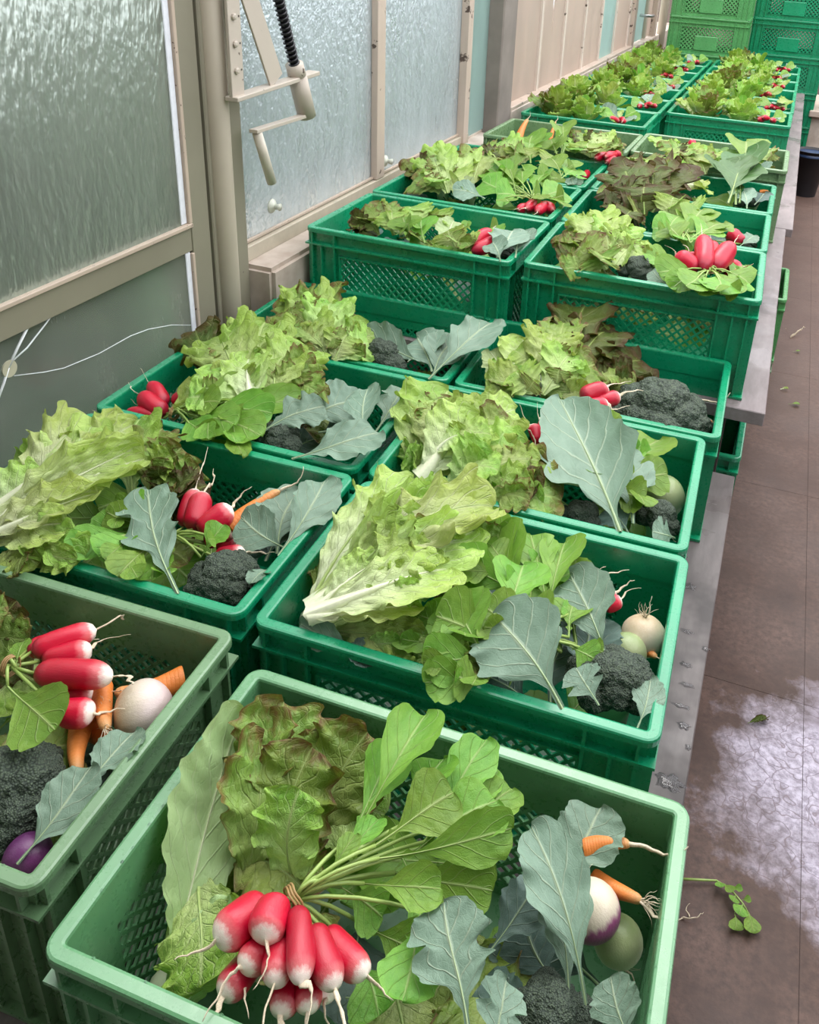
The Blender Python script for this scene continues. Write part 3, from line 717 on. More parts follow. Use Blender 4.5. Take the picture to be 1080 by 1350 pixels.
    emb = MB().lathe([(.007,0),(.0085,.0),(.0085,.0025),(.0,.0025)], (.30,.0145,H-.030), 16, 'Y', False)
    emb.v = [(x, .0145-(y-.0145), z) for x,y,z in emb.v]
    return dict(body=body.mesh('body'), rim=rim_mesh(H), rib=ribs.mesh('rib'), panels=pan, stud=emb.mesh('stud'))
CP = {}
def crate(loc, yaw, color, label, H=.27, group=None, plate=False):
    K = (H, plate)
    if K not in CP: CP[K] = crate_parts(H, plate)
    if (K, color) not in CRM:
        d = {}
        for k, v in CP[K].items():
            if k == 'panels': d[k] = [m.copy() for m in v]
            else: d[k] = v.copy()
        for m in d['panels'] + [d['body'], d['rim'], d['rib'], d['stud']]: m.materials.append(MT[color])
        CRM[(K, color)] = d
    d = CRM[(K, color)]
    t = thing('crate', loc, label, 'crate', group, yaw)
    put('body', d['body'], t); put('rim', d['rim'], t); put('rib', d['rib'], t); put('stud', d['stud'], t)
    for m in d['panels']: put('mesh_panel', m, t)
    if plate:
        put('label_holder', MB().box((.215,.002,.03), (.385,.012,.135)).mesh(bevel=.004), t, MT[color])
    return t

# ------------------------------------------------------------------ vegetables as things
def fill(t, c, seed, n=13):
    """lower leaves of the lettuce, spread flat through the crate under everything else"""
    x, y, a, z = c; rs = random.Random(seed); ca, sa = math.cos(a), math.sin(a)
    for i in range(n):
        lx = .10 + .40*((i*.618) % 1); ly = .09 + .22*rs.random(); q = rs.uniform(0, 6.28); L = rs.uniform(.05,.075); h = -.06 - .13*(i/n) if i > 3 else rs.uniform(-.085,-.07)
        W = lambda px, py, pz: (x+ca*px-sa*py, y+sa*px+ca*py, z+pz)
        cl = lambda v, m: min(max(v, .05), m-.05)
        b_ = W(cl(lx-L*math.cos(q), .6), cl(ly-L*math.sin(q), .4), h-.01); e_ = W(cl(lx+L*math.cos(q), .6), cl(ly+L*math.sin(q), .4), h+rs.uniform(-.01,.02))
        leaf(rs.choice(['rad','oak','rad','bat','brd']), b_, e_, rs.uniform(.09,.13), t, up=(rs.uniform(-.4,.4), rs.uniform(-.6,.2), 1), var=rs.randrange(NV))
    return t
LET = 'lettuce'
def lettuce(loc, label, leaves, group=None, stump=None):
    t = thing('lettuce', loc, label, 'lettuce', group)
    for L in leaves:
        k, b, e, w_ = L[:4]; leaf(k, b, e, w_, t, roll=L[4] if len(L) > 4 else 0, var=L[5] if len(L) > 5 else None)
    m = MB().lathe([(.0,-.03),(.018,-.03),(.022,-.012),(.02,.004),(.012,.014),(.0,.016)], k=12, cap=False)
    put('stalk', m.mesh('stalk', True), t, MT['rib_w'])
    return t
def rosette(c, kinds, n, R, Hh, W, seed, tilt=(0,0), flat=.35):
    """leaves of a head: outer ones low and wide, inner ones steep and small"""
    rs = random.Random(seed); out = []
    for i in range(n):
        f = (i+.5)/n; a = i*2.39996 + rs.uniform(-.3,.3); rr = R*(1.0-.75*f)*rs.uniform(.85,1.15); h = Hh*(flat + (1-flat)*f)*rs.uniform(.85,1.1)
        b = (c[0]+.012*math.cos(a), c[1]+.012*math.sin(a), c[2])
        e = (c[0]+math.cos(a)*rr+tilt[0]*h, c[1]+math.sin(a)*rr+tilt[1]*h, c[2]+h)
        up = (-math.cos(a)*.7, -math.sin(a)*.7, .7)
        out.append((kinds[rs.randrange(len(kinds))], b, e, W*(1.0-.35*f)*rs.uniform(.85,1.15), up))
    return out
def head(loc, label, kinds, n, R, Hh, W, seed, tilt=(0,0), flat=.35, group=None, extra=()):
    t = lettuce(loc, label, extra, group)
    for k, b, e, w_, up in rosette(loc, kinds, n, R, Hh, W, seed, tilt, flat): leaf(k, b, e, w_, t, up=up, var=(seed+int(w_*1e4)) % NV)
    return t
def one_radish(top, tail, r, parent, i, tl=.06, red=False):
    loc = parent.location; top = Vector(top); tail = Vector(tail); L = (tail-top).length
    M_ = Matrix.Translation(-loc) @ frame(top, tail, r, (0,-.5,.8), 0, thick=r/L)
    o = put('radish', (RADR if red else RADM)[i % 3], parent, M=M_)
    # root tail in world axes: undo the radish's own scale
    d = (tail-top).normalized(); dd = (d*1.0 + Vector((rnd.uniform(-.4,.4), rnd.uniform(-.4,.4), rnd.uniform(-.35,.15)))).normalized()
    Mw = Matrix.Translation(-loc) @ frame(tail-d*.004, tail-d*.004+dd*tl, tl*.55, (0,-.5,.8), rnd.uniform(0,360))
    put('root_tail', TAILS[i % 5], o, M=M_.inverted() @ Mw)
    return o
def stems(parent, tie, ends, r=.0022):
    loc = parent.location; tie = Vector(tie); m = MB()
    for e in ends:
        e = Vector(e); mid = (tie+e)/2 + Vector((0,0,.012)); m.tube([tuple(p-loc) for p in (tie, tie.lerp(mid,.5)+Vector((0,0,.004)), mid, mid.lerp(e,.5)+Vector((0,0,.002)), e)], r, 6)
    put('stems', m.mesh('stems', True), parent, MT['stem'])
def tieband(parent, tie, ax, r=.014):
    m = MB(); n = 22
    d = Vector(ax).normalized(); a = d.cross(Vector((0,0,1))).normalized(); b = d.cross(a)
    for off in (-.003, .0, .003):
        pts = [tuple(Vector(tie)-parent.location + d*(off + .001*math.sin(i)) + (a*math.cos(2*math.pi*i/n)+b*math.sin(2*math.pi*i/n))*r) for i in range(n+1)]
        m.tube(pts, .0013, 5)
    put('rubber_band', m.mesh('rubber_band', True), parent, MT['bandm'])
def bunch(loc, label, rads, leaves, tie=None, ax=(0,1,0), group=None, tl=.05, red=False):
    """radishes: (top, tail, radius); leaves: (kind, base, tip, width, roll, var)"""
    t = thing('radish_bunch', loc, label, 'radishes', group)
    for i, (a, b, r) in enumerate(rads): one_radish(a, b, r, t, i + int(abs(loc[0])*100), tl, red)
    for L in leaves: leaf(L[0], L[1], L[2], L[3], t, roll=L[4] if len(L) > 4 else 0, var=L[5] if len(L) > 5 else None)
    if tie is not None:
        if leaves: stems(t, tie, [L[1] for L in leaves])
        tieband(t, tie, ax)
        m = MB()
        for i, (a, b, r) in enumerate(rads): m.tube([tuple(Vector(tie)-t.location), tuple((Vector(a)*.6+Vector(tie)*.4)-t.location), tuple(Vector(a)-t.location)], .0025, 6)
        put('stem_ends', m.mesh('stem_ends', True), t, MT['stem'])
    return t
def broccoli(loc, label, r, florets, leaves, group=None, far=False):
    t = thing('broccoli', loc, label, 'broccoli', group); loc = Vector(loc)
    rs = random.Random(int(loc[0]*977+loc[1]*131)); me = FLOF if far else FLO
    m = MB().tube([(0,0,-r*1.3),(0,0,-r*.6),(0,0,0)], [r*.35,r*.4,r*.6], 12); put('stalk', m.mesh('stalk', True), t, MT['rib_b'])
    n = florets
    for i in range(n):
        if i == 0: p = Vector((0,0,r*.25)); s = r*.62
        else:
            a = i*2.4+rs.uniform(-.2,.2); q = math.sqrt(i/n)*r*.72; p = Vector((q*math.cos(a), q*math.sin(a), r*.22-.55*q*q/r)); s = r*rs.uniform(.36,.5)
        put('floret', me, t, M=Matrix.Translation(p) @ Matrix.Rotation(rs.uniform(0,6), 4, 'Z') @ Matrix.Diagonal((s,s,s*.85,1)))
    for L in leaves: leaf(L[0], L[1], L[2], L[3], t, roll=L[4] if len(L) > 4 else 0, var=L[5] if len(L) > 5 else None)
    return t
def carrot(top, tip, r, label, i=0, hairs=False, tl=.06, group=None):
    t = thing('carrot', top, label, 'carrot', group); top = Vector(top); tip = Vector(tip); L = (tip-top).length
    T = Matrix.Translation(-top)
    put('root', CARM[i % 3], t, M=T @ frame(top, tip, r, (0,-.5,.8), 0, thick=r/L))
    d = (tip-top).normalized()
    if tl: put('root_tail', TAILS[i % 5], t, M=T @ frame(tip-d*.003, tip-d*.003+(d+Vector((rnd.uniform(-.3,.3),0,rnd.uniform(0,.5)))).normalized()*tl, tl*.6, (0,-.5,.8), 40*i))
    if hairs: put('root_hairs', HAIRS[i % 3], t, M=T @ frame(tip-d*.006, tip+d*.035, .035, (0,-.5,.8)))
    return t
def bulb(c, r, kind, label, ax=(.3,-.3,-.8), hairs=True, cat='turnip', name='turnip', group=None):
    c = Vector(c); t = thing(name, c, label, cat, group); d = Vector(ax).normalized()
    a = -d*r; b = d*r
    put('root_bulb', BULB[kind], t, M=frame(a, b, r*1.02, (0,-.5,.8), 0, thick=.51))
    if hairs:
        put('root_hairs', HAIRS[int(r*1e4) % 3], t, M=frame(b*.9, b*.9+d*r*.9, r*1.1, (0,-.5,.8)))
    put('root_tail', TAILS[int(r*1e4) % 5], t, M=frame(b*.97, b*.97+(d+Vector((.3,-.2,.2))).normalized()*r*1.3, r*1.0, (0,-.5,.8)))
    return t

# ------------------------------------------------------------------ the crates on the benches
crate((0.035,-0.067,0.43),0.024,'pale','pale green mesh crate with wet rim, nearest of all, at the picture bottom',0.27,group='crates of vegetables on the benches')
crate((-0.024,0.400,0.43),0.029,'teal','teal green mesh crate second from the front on the aisle side',0.27,group='crates of vegetables on the benches')
crate((-0.041,0.811,0.43),0.027,'teal','teal green mesh crate third from the front on the aisle side',0.27,group='crates of vegetables on the benches')
crate((-0.024,1.221,0.43),0.022,'teal','teal green mesh crate fourth on the aisle side, last one on the low bench',0.27,group='crates of vegetables on the benches')
crate((-0.611,-0.050,0.43),0.044,'olive','faded olive green mesh crate cut off by the left picture edge',0.27,group='crates of vegetables on the benches')
crate((-0.643,0.384,0.43),0.030,'teal','teal green mesh crate second from the front on the window side',0.27,group='crates of vegetables on the benches')
crate((-0.663,0.799,0.43),0.023,'teal','teal green mesh crate third from the front on the window side',0.27,group='crates of vegetables on the benches')
crate((-0.637,1.211,0.43),0.018,'teal','teal green mesh crate fourth on the window side, last one on the low bench',0.27,group='crates of vegetables on the benches')
crate((0.008,1.615,0.60),0.020,'teal','teal green mesh crate first on the higher bench, aisle side, mesh front in view',0.27,group='crates of vegetables on the benches')
crate((-0.619,1.600,0.60),-0.007,'teal','teal green mesh crate first on the higher bench, window side, mesh front in view',0.27,group='crates of vegetables on the benches')
crate((0.001,2.023,0.60),0.012,'teal','teal green mesh crate second on the higher bench, aisle side',0.27,group='crates of vegetables on the benches')
crate((-0.622,2.017,0.60),-0.005,'teal','teal green mesh crate second on the higher bench, window side',0.27,group='crates of vegetables on the benches')
crate((-0.002,2.432,0.60),0.004,'teal','teal green mesh crate third on the higher bench, aisle side',0.27,group='crates of vegetables on the benches')
crate((-0.618,2.425,0.60),-0.004,'teal','teal green mesh crate third on the higher bench, window side',0.27,group='crates of vegetables on the benches')
crate((0.025,3.010,0.60),0.003,'sage','faded sage green crate behind the teal ones on the aisle side, before the gap',0.285,group='crates of vegetables on the benches')
crate((-0.580,2.965,0.60),-0.006,'sage','faded sage green crate behind the teal ones on the window side',0.285,group='crates of vegetables on the benches')
crate((0.014,4.060,0.60),0.000,'teal','teal green crate with its front wall exposed behind the gap, aisle side',0.27,group='crates of vegetables on the benches')
crate((-0.611,3.600,0.60),0.000,'teal','teal green crate just behind the sage one, window side',0.27,group='crates of vegetables on the benches')
crate((0.018,4.475,0.60),0.000,'teal','teal green crate of the tenth row, aisle side, far along the bench',0.27,group='crates of vegetables on the benches')
crate((-0.607,4.010,0.60),0.000,'teal','teal green crate of the tenth row, window side, far along the bench',0.27,group='crates of vegetables on the benches')
crate((0.018,4.890,0.60),0.000,'teal','teal green crate of the eleventh row, aisle side, far along the bench',0.27,group='crates of vegetables on the benches')
crate((-0.605,4.420,0.60),0.000,'teal','teal green crate of the eleventh row, window side, far along the bench',0.27,group='crates of vegetables on the benches')
crate((0.020,5.300,0.60),0.000,'teal','teal green crate of the twelfth row, aisle side, far along the bench',0.27,group='crates of vegetables on the benches')
crate((-0.605,4.830,0.60),0.000,'teal','teal green crate of the twelfth row, window side, far along the bench',0.27,group='crates of vegetables on the benches')
crate((0.022,5.720,0.60),0.000,'teal','teal green crate of the thirteenth row, aisle side, far along the bench',0.27,group='crates of vegetables on the benches')
crate((-0.605,5.240,0.60),0.000,'teal','teal green crate of the thirteenth row, window side, far along the bench',0.27,group='crates of vegetables on the benches')
crate((0.022,6.140,0.60),0.000,'teal','teal green crate of the fourteenth row, aisle side, far along the bench',0.27,group='crates of vegetables on the benches')
crate((-0.605,5.650,0.60),0.000,'teal','teal green crate of the fourteenth row, window side, far along the bench',0.27,group='crates of vegetables on the benches')
crate((-0.600,6.060,0.60),0.000,'teal','teal green crate of the fifteenth row, window side, far along the bench',0.27,group='crates of vegetables on the benches')
# ------------------------------------------------------------------ the vegetables in them
fill(lettuce((0.104,0.022,0.540),'pale limp outer lettuce leaf with torn edge against the left side in the nearest crate',[('pal',(0.118,0.010,0.570),(0.056,0.257,0.700),0.101,20,0),('pal',(0.144,-0.004,0.550),(0.150,0.082,0.640),0.059,0,4)]),(0.035,-0.067,0.024,0.700),1,17)
lettuce((0.156,0.150,0.530),'olive batavia lettuce with browned frilly tips in the nearest crate',[('olv',(0.163,0.125,0.570),(0.171,0.239,0.710),0.112,0,0),('oak',(0.170,0.167,0.600),(0.105,0.282,0.715),0.116,5,2),('olv',(0.194,0.170,0.580),(0.222,0.289,0.705),0.119,-10,3),('oak',(0.142,0.110,0.580),(0.106,0.227,0.700),0.089,25,4),('bat',(0.211,0.134,0.600),(0.188,0.179,0.715),0.089,-25,5),('oak',(0.105,0.139,0.560),(0.057,0.273,0.670),0.079,0,1),('oak',(0.210,0.198,0.580),(0.181,0.299,0.690),0.098,0,5),('oak',(0.151,0.153,0.580),(0.093,0.259,0.700),0.087,0,3),('olv',(0.155,0.048,0.530),(0.078,0.184,0.600),0.112,10,5),('olv',(0.252,0.037,0.560),(0.230,0.110,0.620),0.102,0,2)])
bunch((0.251,0.060,0.725),'banded bunch of red and white radishes with broad green leaves in the nearest crate',[((0.222,0.055,0.710),(0.199,-0.001,0.720),0.0202),((0.237,0.052,0.730),(0.249,0.010,0.735),0.0185),((0.241,0.035,0.700),(0.234,-0.009,0.710),0.0155),((0.229,0.017,0.680),(0.222,-0.028,0.690),0.0154),((0.256,0.036,0.710),(0.274,-0.015,0.720),0.0144),((0.260,0.052,0.730),(0.301,-0.012,0.735),0.0135),((0.280,0.046,0.720),(0.329,0.003,0.720),0.0151),((0.288,0.057,0.700),(0.348,0.032,0.705),0.0156),((0.272,0.018,0.680),(0.282,-0.022,0.690),0.0137),((0.283,0.024,0.685),(0.307,-0.009,0.690),0.0138),((0.220,0.051,0.670),(0.239,0.002,0.680),0.0151),((0.288,0.042,0.670),(0.315,0.010,0.680),0.0134)],[('rad',(0.276,0.150,0.720),(0.294,0.305,0.750),0.068,-5,0),('rad',(0.306,0.137,0.735),(0.366,0.214,0.755),0.078,0,1),('rad',(0.345,0.184,0.700),(0.373,0.312,0.735),0.060,10,2),('rad',(0.344,0.154,0.720),(0.412,0.234,0.740),0.072,0,3),('rad',(0.316,0.126,0.735),(0.438,0.212,0.735),0.063,12,4),('rad',(0.367,0.200,0.690),(0.419,0.278,0.710),0.052,0,5),('rad',(0.273,0.139,0.720),(0.268,0.270,0.720),0.060,15,1),('rad',(0.306,0.110,0.710),(0.389,0.123,0.730),0.049,-10,0),('rad',(0.369,0.118,0.690),(0.388,0.027,0.700),0.065,0,2),('rad',(0.326,0.145,0.690),(0.435,0.160,0.700),0.069,0,4),('rad',(0.328,0.191,0.720),(0.333,0.270,0.730),0.063,-20,3),('rad',(0.279,0.109,0.690),(0.332,0.102,0.680),0.054,0,5),('rad',(0.273,0.087,0.730),(0.283,0.138,0.740),0.024,0,2),('rad',(0.274,0.103,0.720),(0.295,0.170,0.730),0.028,0,5),('rad',(0.350,0.206,0.700),(0.379,0.295,0.710),0.064,0,0),('rad',(0.312,0.098,0.660),(0.384,0.094,0.660),0.061,0,1),('rad',(0.316,0.073,0.650),(0.362,0.031,0.650),0.062,0,3),('rad',(0.321,0.177,0.670),(0.409,0.120,0.660),0.074,0,0),('rad',(0.345,0.189,0.640),(0.415,0.229,0.650),0.080,0,2)],tie=(0.251,0.060,0.725),ax=(0.5, 0.8, 0.1),tl=0.05,red=False)
broccoli((0.520,0.094,0.640),'broccoli with blue green lobed leaves at the right front in the nearest crate',0.048,9,[('bro',(0.554,0.106,0.670),(0.457,0.222,0.735),0.072,20,1),('bro',(0.495,0.223,0.650),(0.522,0.313,0.685),0.081,0,3),('brl',(0.459,0.021,0.700),(0.396,0.112,0.730),0.090,0,0),('bro',(0.605,0.082,0.680),(0.572,0.123,0.700),0.052,0,2),('brd',(0.443,0.123,0.650),(0.477,0.204,0.680),0.055,0,4),('brl',(0.477,0.019,0.680),(0.476,0.082,0.700),0.052,0,3),('brd',(0.520,0.140,0.620),(0.465,0.190,0.640),0.093,0,5),('brd',(0.512,0.070,0.620),(0.449,0.108,0.640),0.071,0,2),('bro',(0.537,0.108,0.660),(0.486,0.195,0.710),0.057,40,4)],far=False)
bulb((0.538,0.209,0.655),0.0322,'turnip','white turnip with purple crown half hidden by a broccoli leaf in the nearest crate',(-0.5, 0.2, 0.8),True,'turnip','turnip')
bulb((0.572,0.222,0.600),0.0278,'kohl','greenish white turnip lowest at the right side in the nearest crate',(0.3, -0.3, -0.8),True,'turnip','turnip')
carrot((0.513,0.266,0.665),(0.565,0.285,0.680),0.0134,'thin orange carrot pointing right with a long bent root thread in the nearest crate',0,False,0.08)
carrot((0.530,0.253,0.640),(0.590,0.237,0.660),0.0133,'orange carrot ending in a tangle of root hairs in the nearest crate',1,True,0.06)
bunch((-0.254,0.191,0.720),'bunch of bright red radishes lying sideways with white tips in the leftmost crate',[((-0.266,0.234,0.700),(-0.214,0.303,0.700),0.0174),((-0.249,0.234,0.690),(-0.194,0.271,0.700),0.0180),((-0.225,0.200,0.710),(-0.122,0.231,0.715),0.0191),((-0.194,0.201,0.680),(-0.151,0.223,0.680),0.0132),((-0.165,0.177,0.690),(-0.121,0.190,0.695),0.0186),((-0.291,0.248,0.680),(-0.247,0.287,0.680),0.0153)],[('rad',(-0.231,0.164,0.720),(-0.119,0.128,0.730),0.089,0,1),('rad',(-0.237,0.185,0.730),(-0.258,0.222,0.735),0.030,0,2),('rad',(-0.280,0.170,0.700),(-0.321,0.189,0.720),0.061,0,3)],tie=(-0.254,0.191,0.720),ax=(0.9, 0.0, 0),tl=0.045,red=False)
carrot((-0.077,0.314,0.650),(-0.143,0.247,0.660),0.0216,'thick orange carrot lying towards the right rim in the leftmost crate',0,False,0.0)
carrot((-0.161,0.243,0.670),(-0.098,0.183,0.680),0.0177,'short orange carrot with blunt tip beside the pale turnip in the leftmost crate',1,True,0.0)
carrot((-0.157,0.203,0.650),(-0.099,0.131,0.660),0.0173,'orange carrot standing tip down above the broccoli in the leftmost crate',2,False,0.0)
carrot((-0.153,0.210,0.630),(-0.086,0.177,0.640),0.0185,'orange carrot buried under the radishes in the leftmost crate',0,False,0.0)
bulb((-0.084,0.236,0.665),0.0387,'palturnip','pale pinkish turnip with fine straw coloured roots in the leftmost crate',(-0.7, -0.5, 0.1),True,'turnip','turnip')
bulb((-0.079,0.030,0.650),0.0260,'purp','dark purple turnip peeking out at the front corner in the leftmost crate',(0.3, -0.3, -0.8),False,'turnip','turnip')
broccoli((-0.154,0.088,0.650),'large dark broccoli head with folded blue green leaf in the leftmost crate',0.072,11,[('bro',(-0.071,0.010,0.670),(-0.064,0.122,0.700),0.067,10,0),('bro',(-0.065,0.094,0.680),(-0.056,0.188,0.690),0.059,0,3),('brd',(-0.081,0.054,0.630),(-0.091,0.128,0.640),0.065,0,2),('brd',(-0.098,0.186,0.610),(-0.177,0.218,0.610),0.083,0,4)],far=False)
fill(lettuce((-0.475,0.328,0.580),'brown edged lettuce cut off by the left picture edge in the leftmost crate',[('red',(-0.385,0.238,0.620),(-0.361,0.304,0.700),0.067,0,1),('oak',(-0.411,0.254,0.640),(-0.310,0.272,0.670),0.066,0,2),('oak',(-0.436,0.276,0.640),(-0.351,0.277,0.700),0.067,0,3),('red',(-0.371,0.234,0.600),(-0.304,0.267,0.640),0.055,0,4)]),(-0.611,-0.050,0.044,0.700),2,17)
fill(lettuce((-0.586,0.474,0.620),'large pale romaine lettuce with broad white ribs in the second window-side crate',[('rom',(-0.563,0.410,0.690),(-0.473,0.652,0.760),0.114,-30,0),('rom',(-0.536,0.375,0.700),(-0.386,0.626,0.750),0.110,-10,1),('rdr',(-0.536,0.474,0.700),(-0.544,0.670,0.760),0.103,10,2),('rdr',(-0.523,0.528,0.700),(-0.481,0.712,0.750),0.099,20,4),('bat',(-0.576,0.510,0.680),(-0.568,0.601,0.740),0.091,20,3),('rom',(-0.525,0.365,0.700),(-0.387,0.512,0.750),0.093,-15,3),('rom',(-0.523,0.412,0.690),(-0.389,0.443,0.735),0.081,10,4),('bat',(-0.518,0.412,0.680),(-0.332,0.410,0.710),0.073,-20,5),('rom',(-0.577,0.410,0.690),(-0.514,0.529,0.750),0.104,20,5),('bat',(-0.496,0.412,0.680),(-0.392,0.377,0.700),0.072,0,1),('rom',(-0.536,0.414,0.710),(-0.406,0.632,0.765),0.080,35,2),('bat',(-0.563,0.551,0.724),(-0.519,0.620,0.753),0.060,29,0),('bat',(-0.506,0.592,0.720),(-0.475,0.664,0.745),0.058,5,0),('bat',(-0.592,0.552,0.704),(-0.584,0.571,0.737),0.063,-33,4),('bat',(-0.441,0.414,0.692),(-0.334,0.399,0.713),0.049,33,1),('olv',(-0.437,0.414,0.688),(-0.397,0.343,0.705),0.048,19,5)]),(-0.643,0.384,0.030,0.700),3)
lettuce((-0.477,0.735,0.580),'olive and brown loose lettuce behind the romaine in the second window-side crate',[('bat',(-0.441,0.645,0.640),(-0.507,0.762,0.730),0.118,0,1),('oak',(-0.402,0.649,0.640),(-0.381,0.722,0.720),0.114,0,2),('red',(-0.358,0.623,0.620),(-0.281,0.663,0.700),0.110,0,3),('oak',(-0.408,0.646,0.640),(-0.456,0.763,0.720),0.103,0,4),('red',(-0.359,0.612,0.610),(-0.336,0.680,0.690),0.112,0,5),('oak',(-0.366,0.615,0.640),(-0.324,0.694,0.710),0.084,0,0),('bat',(-0.413,0.666,0.660),(-0.373,0.680,0.730),0.070,0,2),('bat',(-0.492,0.695,0.676),(-0.473,0.705,0.729),0.068,29,0),('red',(-0.385,0.668,0.672),(-0.378,0.653,0.721),0.056,22,0),('red',(-0.345,0.647,0.652),(-0.300,0.629,0.705),0.077,-33,4),('oak',(-0.424,0.701,0.672),(-0.372,0.697,0.721),0.068,33,1),('oak',(-0.331,0.634,0.642),(-0.301,0.594,0.697),0.073,19,5),('red',(-0.348,0.654,0.668),(-0.301,0.652,0.713),0.060,-26,3),('olv',(-0.386,0.671,0.688),(-0.377,0.669,0.729),0.044,25,0)])
bunch((-0.271,0.539,0.680),'long red radishes with white tips pointing up in the second window-side crate',[((-0.273,0.577,0.670),(-0.295,0.644,0.700),0.0164),((-0.247,0.567,0.680),(-0.272,0.634,0.705),0.0202),((-0.233,0.564,0.680),(-0.199,0.615,0.710),0.0210),((-0.233,0.577,0.650),(-0.188,0.603,0.670),0.0171),((-0.184,0.541,0.660),(-0.134,0.551,0.680),0.0151),((-0.217,0.586,0.640),(-0.183,0.606,0.650),0.0172)],[('rad',(-0.300,0.511,0.700),(-0.359,0.405,0.720),0.063,0,1),('rad',(-0.307,0.519,0.700),(-0.371,0.507,0.720),0.056,0,2),('rad',(-0.294,0.503,0.700),(-0.302,0.410,0.720),0.072,0,3),('rad',(-0.293,0.522,0.710),(-0.371,0.554,0.720),0.060,0,4),('rad',(-0.264,0.484,0.700),(-0.255,0.395,0.710),0.059,0,5),('rad',(-0.191,0.512,0.680),(-0.174,0.556,0.720),0.050,0,0),('rad',(-0.276,0.516,0.680),(-0.211,0.418,0.700),0.072,0,1),('rad',(-0.307,0.536,0.680),(-0.378,0.476,0.700),0.076,0,2),('rad',(-0.299,0.554,0.670),(-0.264,0.456,0.690),0.087,0,3),('rad',(-0.336,0.444,0.710),(-0.326,0.436,0.722),0.035,34,0),('rad',(-0.355,0.521,0.710),(-0.328,0.475,0.722),0.028,-25,4),('rad',(-0.298,0.467,0.710),(-0.289,0.408,0.722),0.043,-40,4),('rad',(-0.332,0.556,0.715),(-0.380,0.538,0.722),0.031,-25,4),('rad',(-0.261,0.431,0.705),(-0.222,0.401,0.714),0.040,-13,0),('rad',(-0.177,0.540,0.700),(-0.174,0.512,0.722),0.031,-41,1),('rad',(-0.237,0.455,0.690),(-0.197,0.432,0.706),0.042,-45,3),('rad',(-0.354,0.501,0.690),(-0.355,0.460,0.706),0.046,34,4),('rad',(-0.269,0.506,0.680),(-0.287,0.453,0.698),0.062,-46,2)],tie=(-0.271,0.539,0.680),ax=(0.8, 0.3, 0),tl=0.055,red=False)
carrot((-0.199,0.598,0.670),(-0.153,0.697,0.705),0.0184,'bright orange carrot pointing up right with a long thin tail in the second window-side crate',0,False,0.07)
carrot((-0.195,0.647,0.650),(-0.134,0.706,0.690),0.0190,'orange carrot lying behind the folded blue leaf in the second window-side crate',1,False,0.05)
bulb((-0.186,0.695,0.640),0.0335,'palturnip','small white turnip under the radishes in the second window-side crate',(0.3, -0.3, -0.8),True,'turnip','turnip')
broccoli((-0.132,0.490,0.665),'dark broccoli head with a lobed blue leaf before it in the second window-side crate',0.063,9,[('brl',(-0.155,0.408,0.700),(-0.342,0.576,0.730),0.106,0,1),('bro',(-0.072,0.555,0.690),(-0.085,0.736,0.720),0.080,35,4),('bro',(-0.078,0.596,0.670),(-0.176,0.607,0.700),0.086,0,2),('bro',(-0.097,0.590,0.660),(-0.129,0.721,0.690),0.108,0,5),('brd',(-0.118,0.586,0.640),(-0.140,0.686,0.660),0.108,0,1),('brl',(-0.071,0.532,0.680),(-0.069,0.470,0.700),0.036,0,3)],far=False)
fill(lettuce((0.017,0.508,0.630),'large pale romaine head with white base lying diagonally in the second aisle-side crate',[('rdr',(0.032,0.474,0.690),(0.088,0.738,0.765),0.107,-25,0),('rom',(0.041,0.459,0.700),(0.142,0.711,0.760),0.104,10,1),('rdr',(0.050,0.494,0.700),(0.234,0.741,0.755),0.107,-15,2),('rom',(0.051,0.441,0.710),(0.225,0.673,0.750),0.108,10,3),('rom',(0.057,0.431,0.715),(0.219,0.569,0.750),0.103,0,4),('rom',(0.061,0.425,0.715),(0.211,0.500,0.730),0.071,-25,5),('bat',(0.071,0.505,0.720),(0.151,0.640,0.765),0.101,20,5),('bat',(0.096,0.480,0.720),(0.181,0.598,0.760),0.099,-10,2),('rom',(0.063,0.448,0.720),(0.121,0.532,0.760),0.069,0,2),('bat',(0.114,0.470,0.720),(0.178,0.532,0.750),0.068,15,0),('bat',(0.059,0.664,0.720),(0.162,0.748,0.750),0.091,0,1),('olv',(0.143,0.663,0.700),(0.248,0.725,0.720),0.102,0,3),('bat',(0.076,0.446,0.680),(0.229,0.459,0.700),0.066,0,0),('bat',(0.155,0.463,0.680),(0.302,0.451,0.700),0.054,0,4),('bat',(0.064,0.559,0.720),(0.080,0.685,0.757),0.065,-1,4),('bat',(0.112,0.580,0.722),(0.207,0.673,0.749),0.078,-40,5),('oak',(0.100,0.550,0.738),(0.161,0.638,0.757),0.070,41,5),('bat',(0.113,0.525,0.736),(0.193,0.603,0.753),0.059,8,1),('bat',(0.128,0.490,0.732),(0.201,0.511,0.745),0.051,32,1),('bat',(0.089,0.697,0.732),(0.176,0.712,0.745),0.066,21,3),('olv',(0.176,0.697,0.708),(0.271,0.699,0.721),0.059,16,1),('bat',(0.143,0.442,0.688),(0.195,0.447,0.705),0.043,40,2),('olv',(0.210,0.461,0.688),(0.325,0.441,0.705),0.033,8,1)]),(-0.024,0.400,0.029,0.700),4)
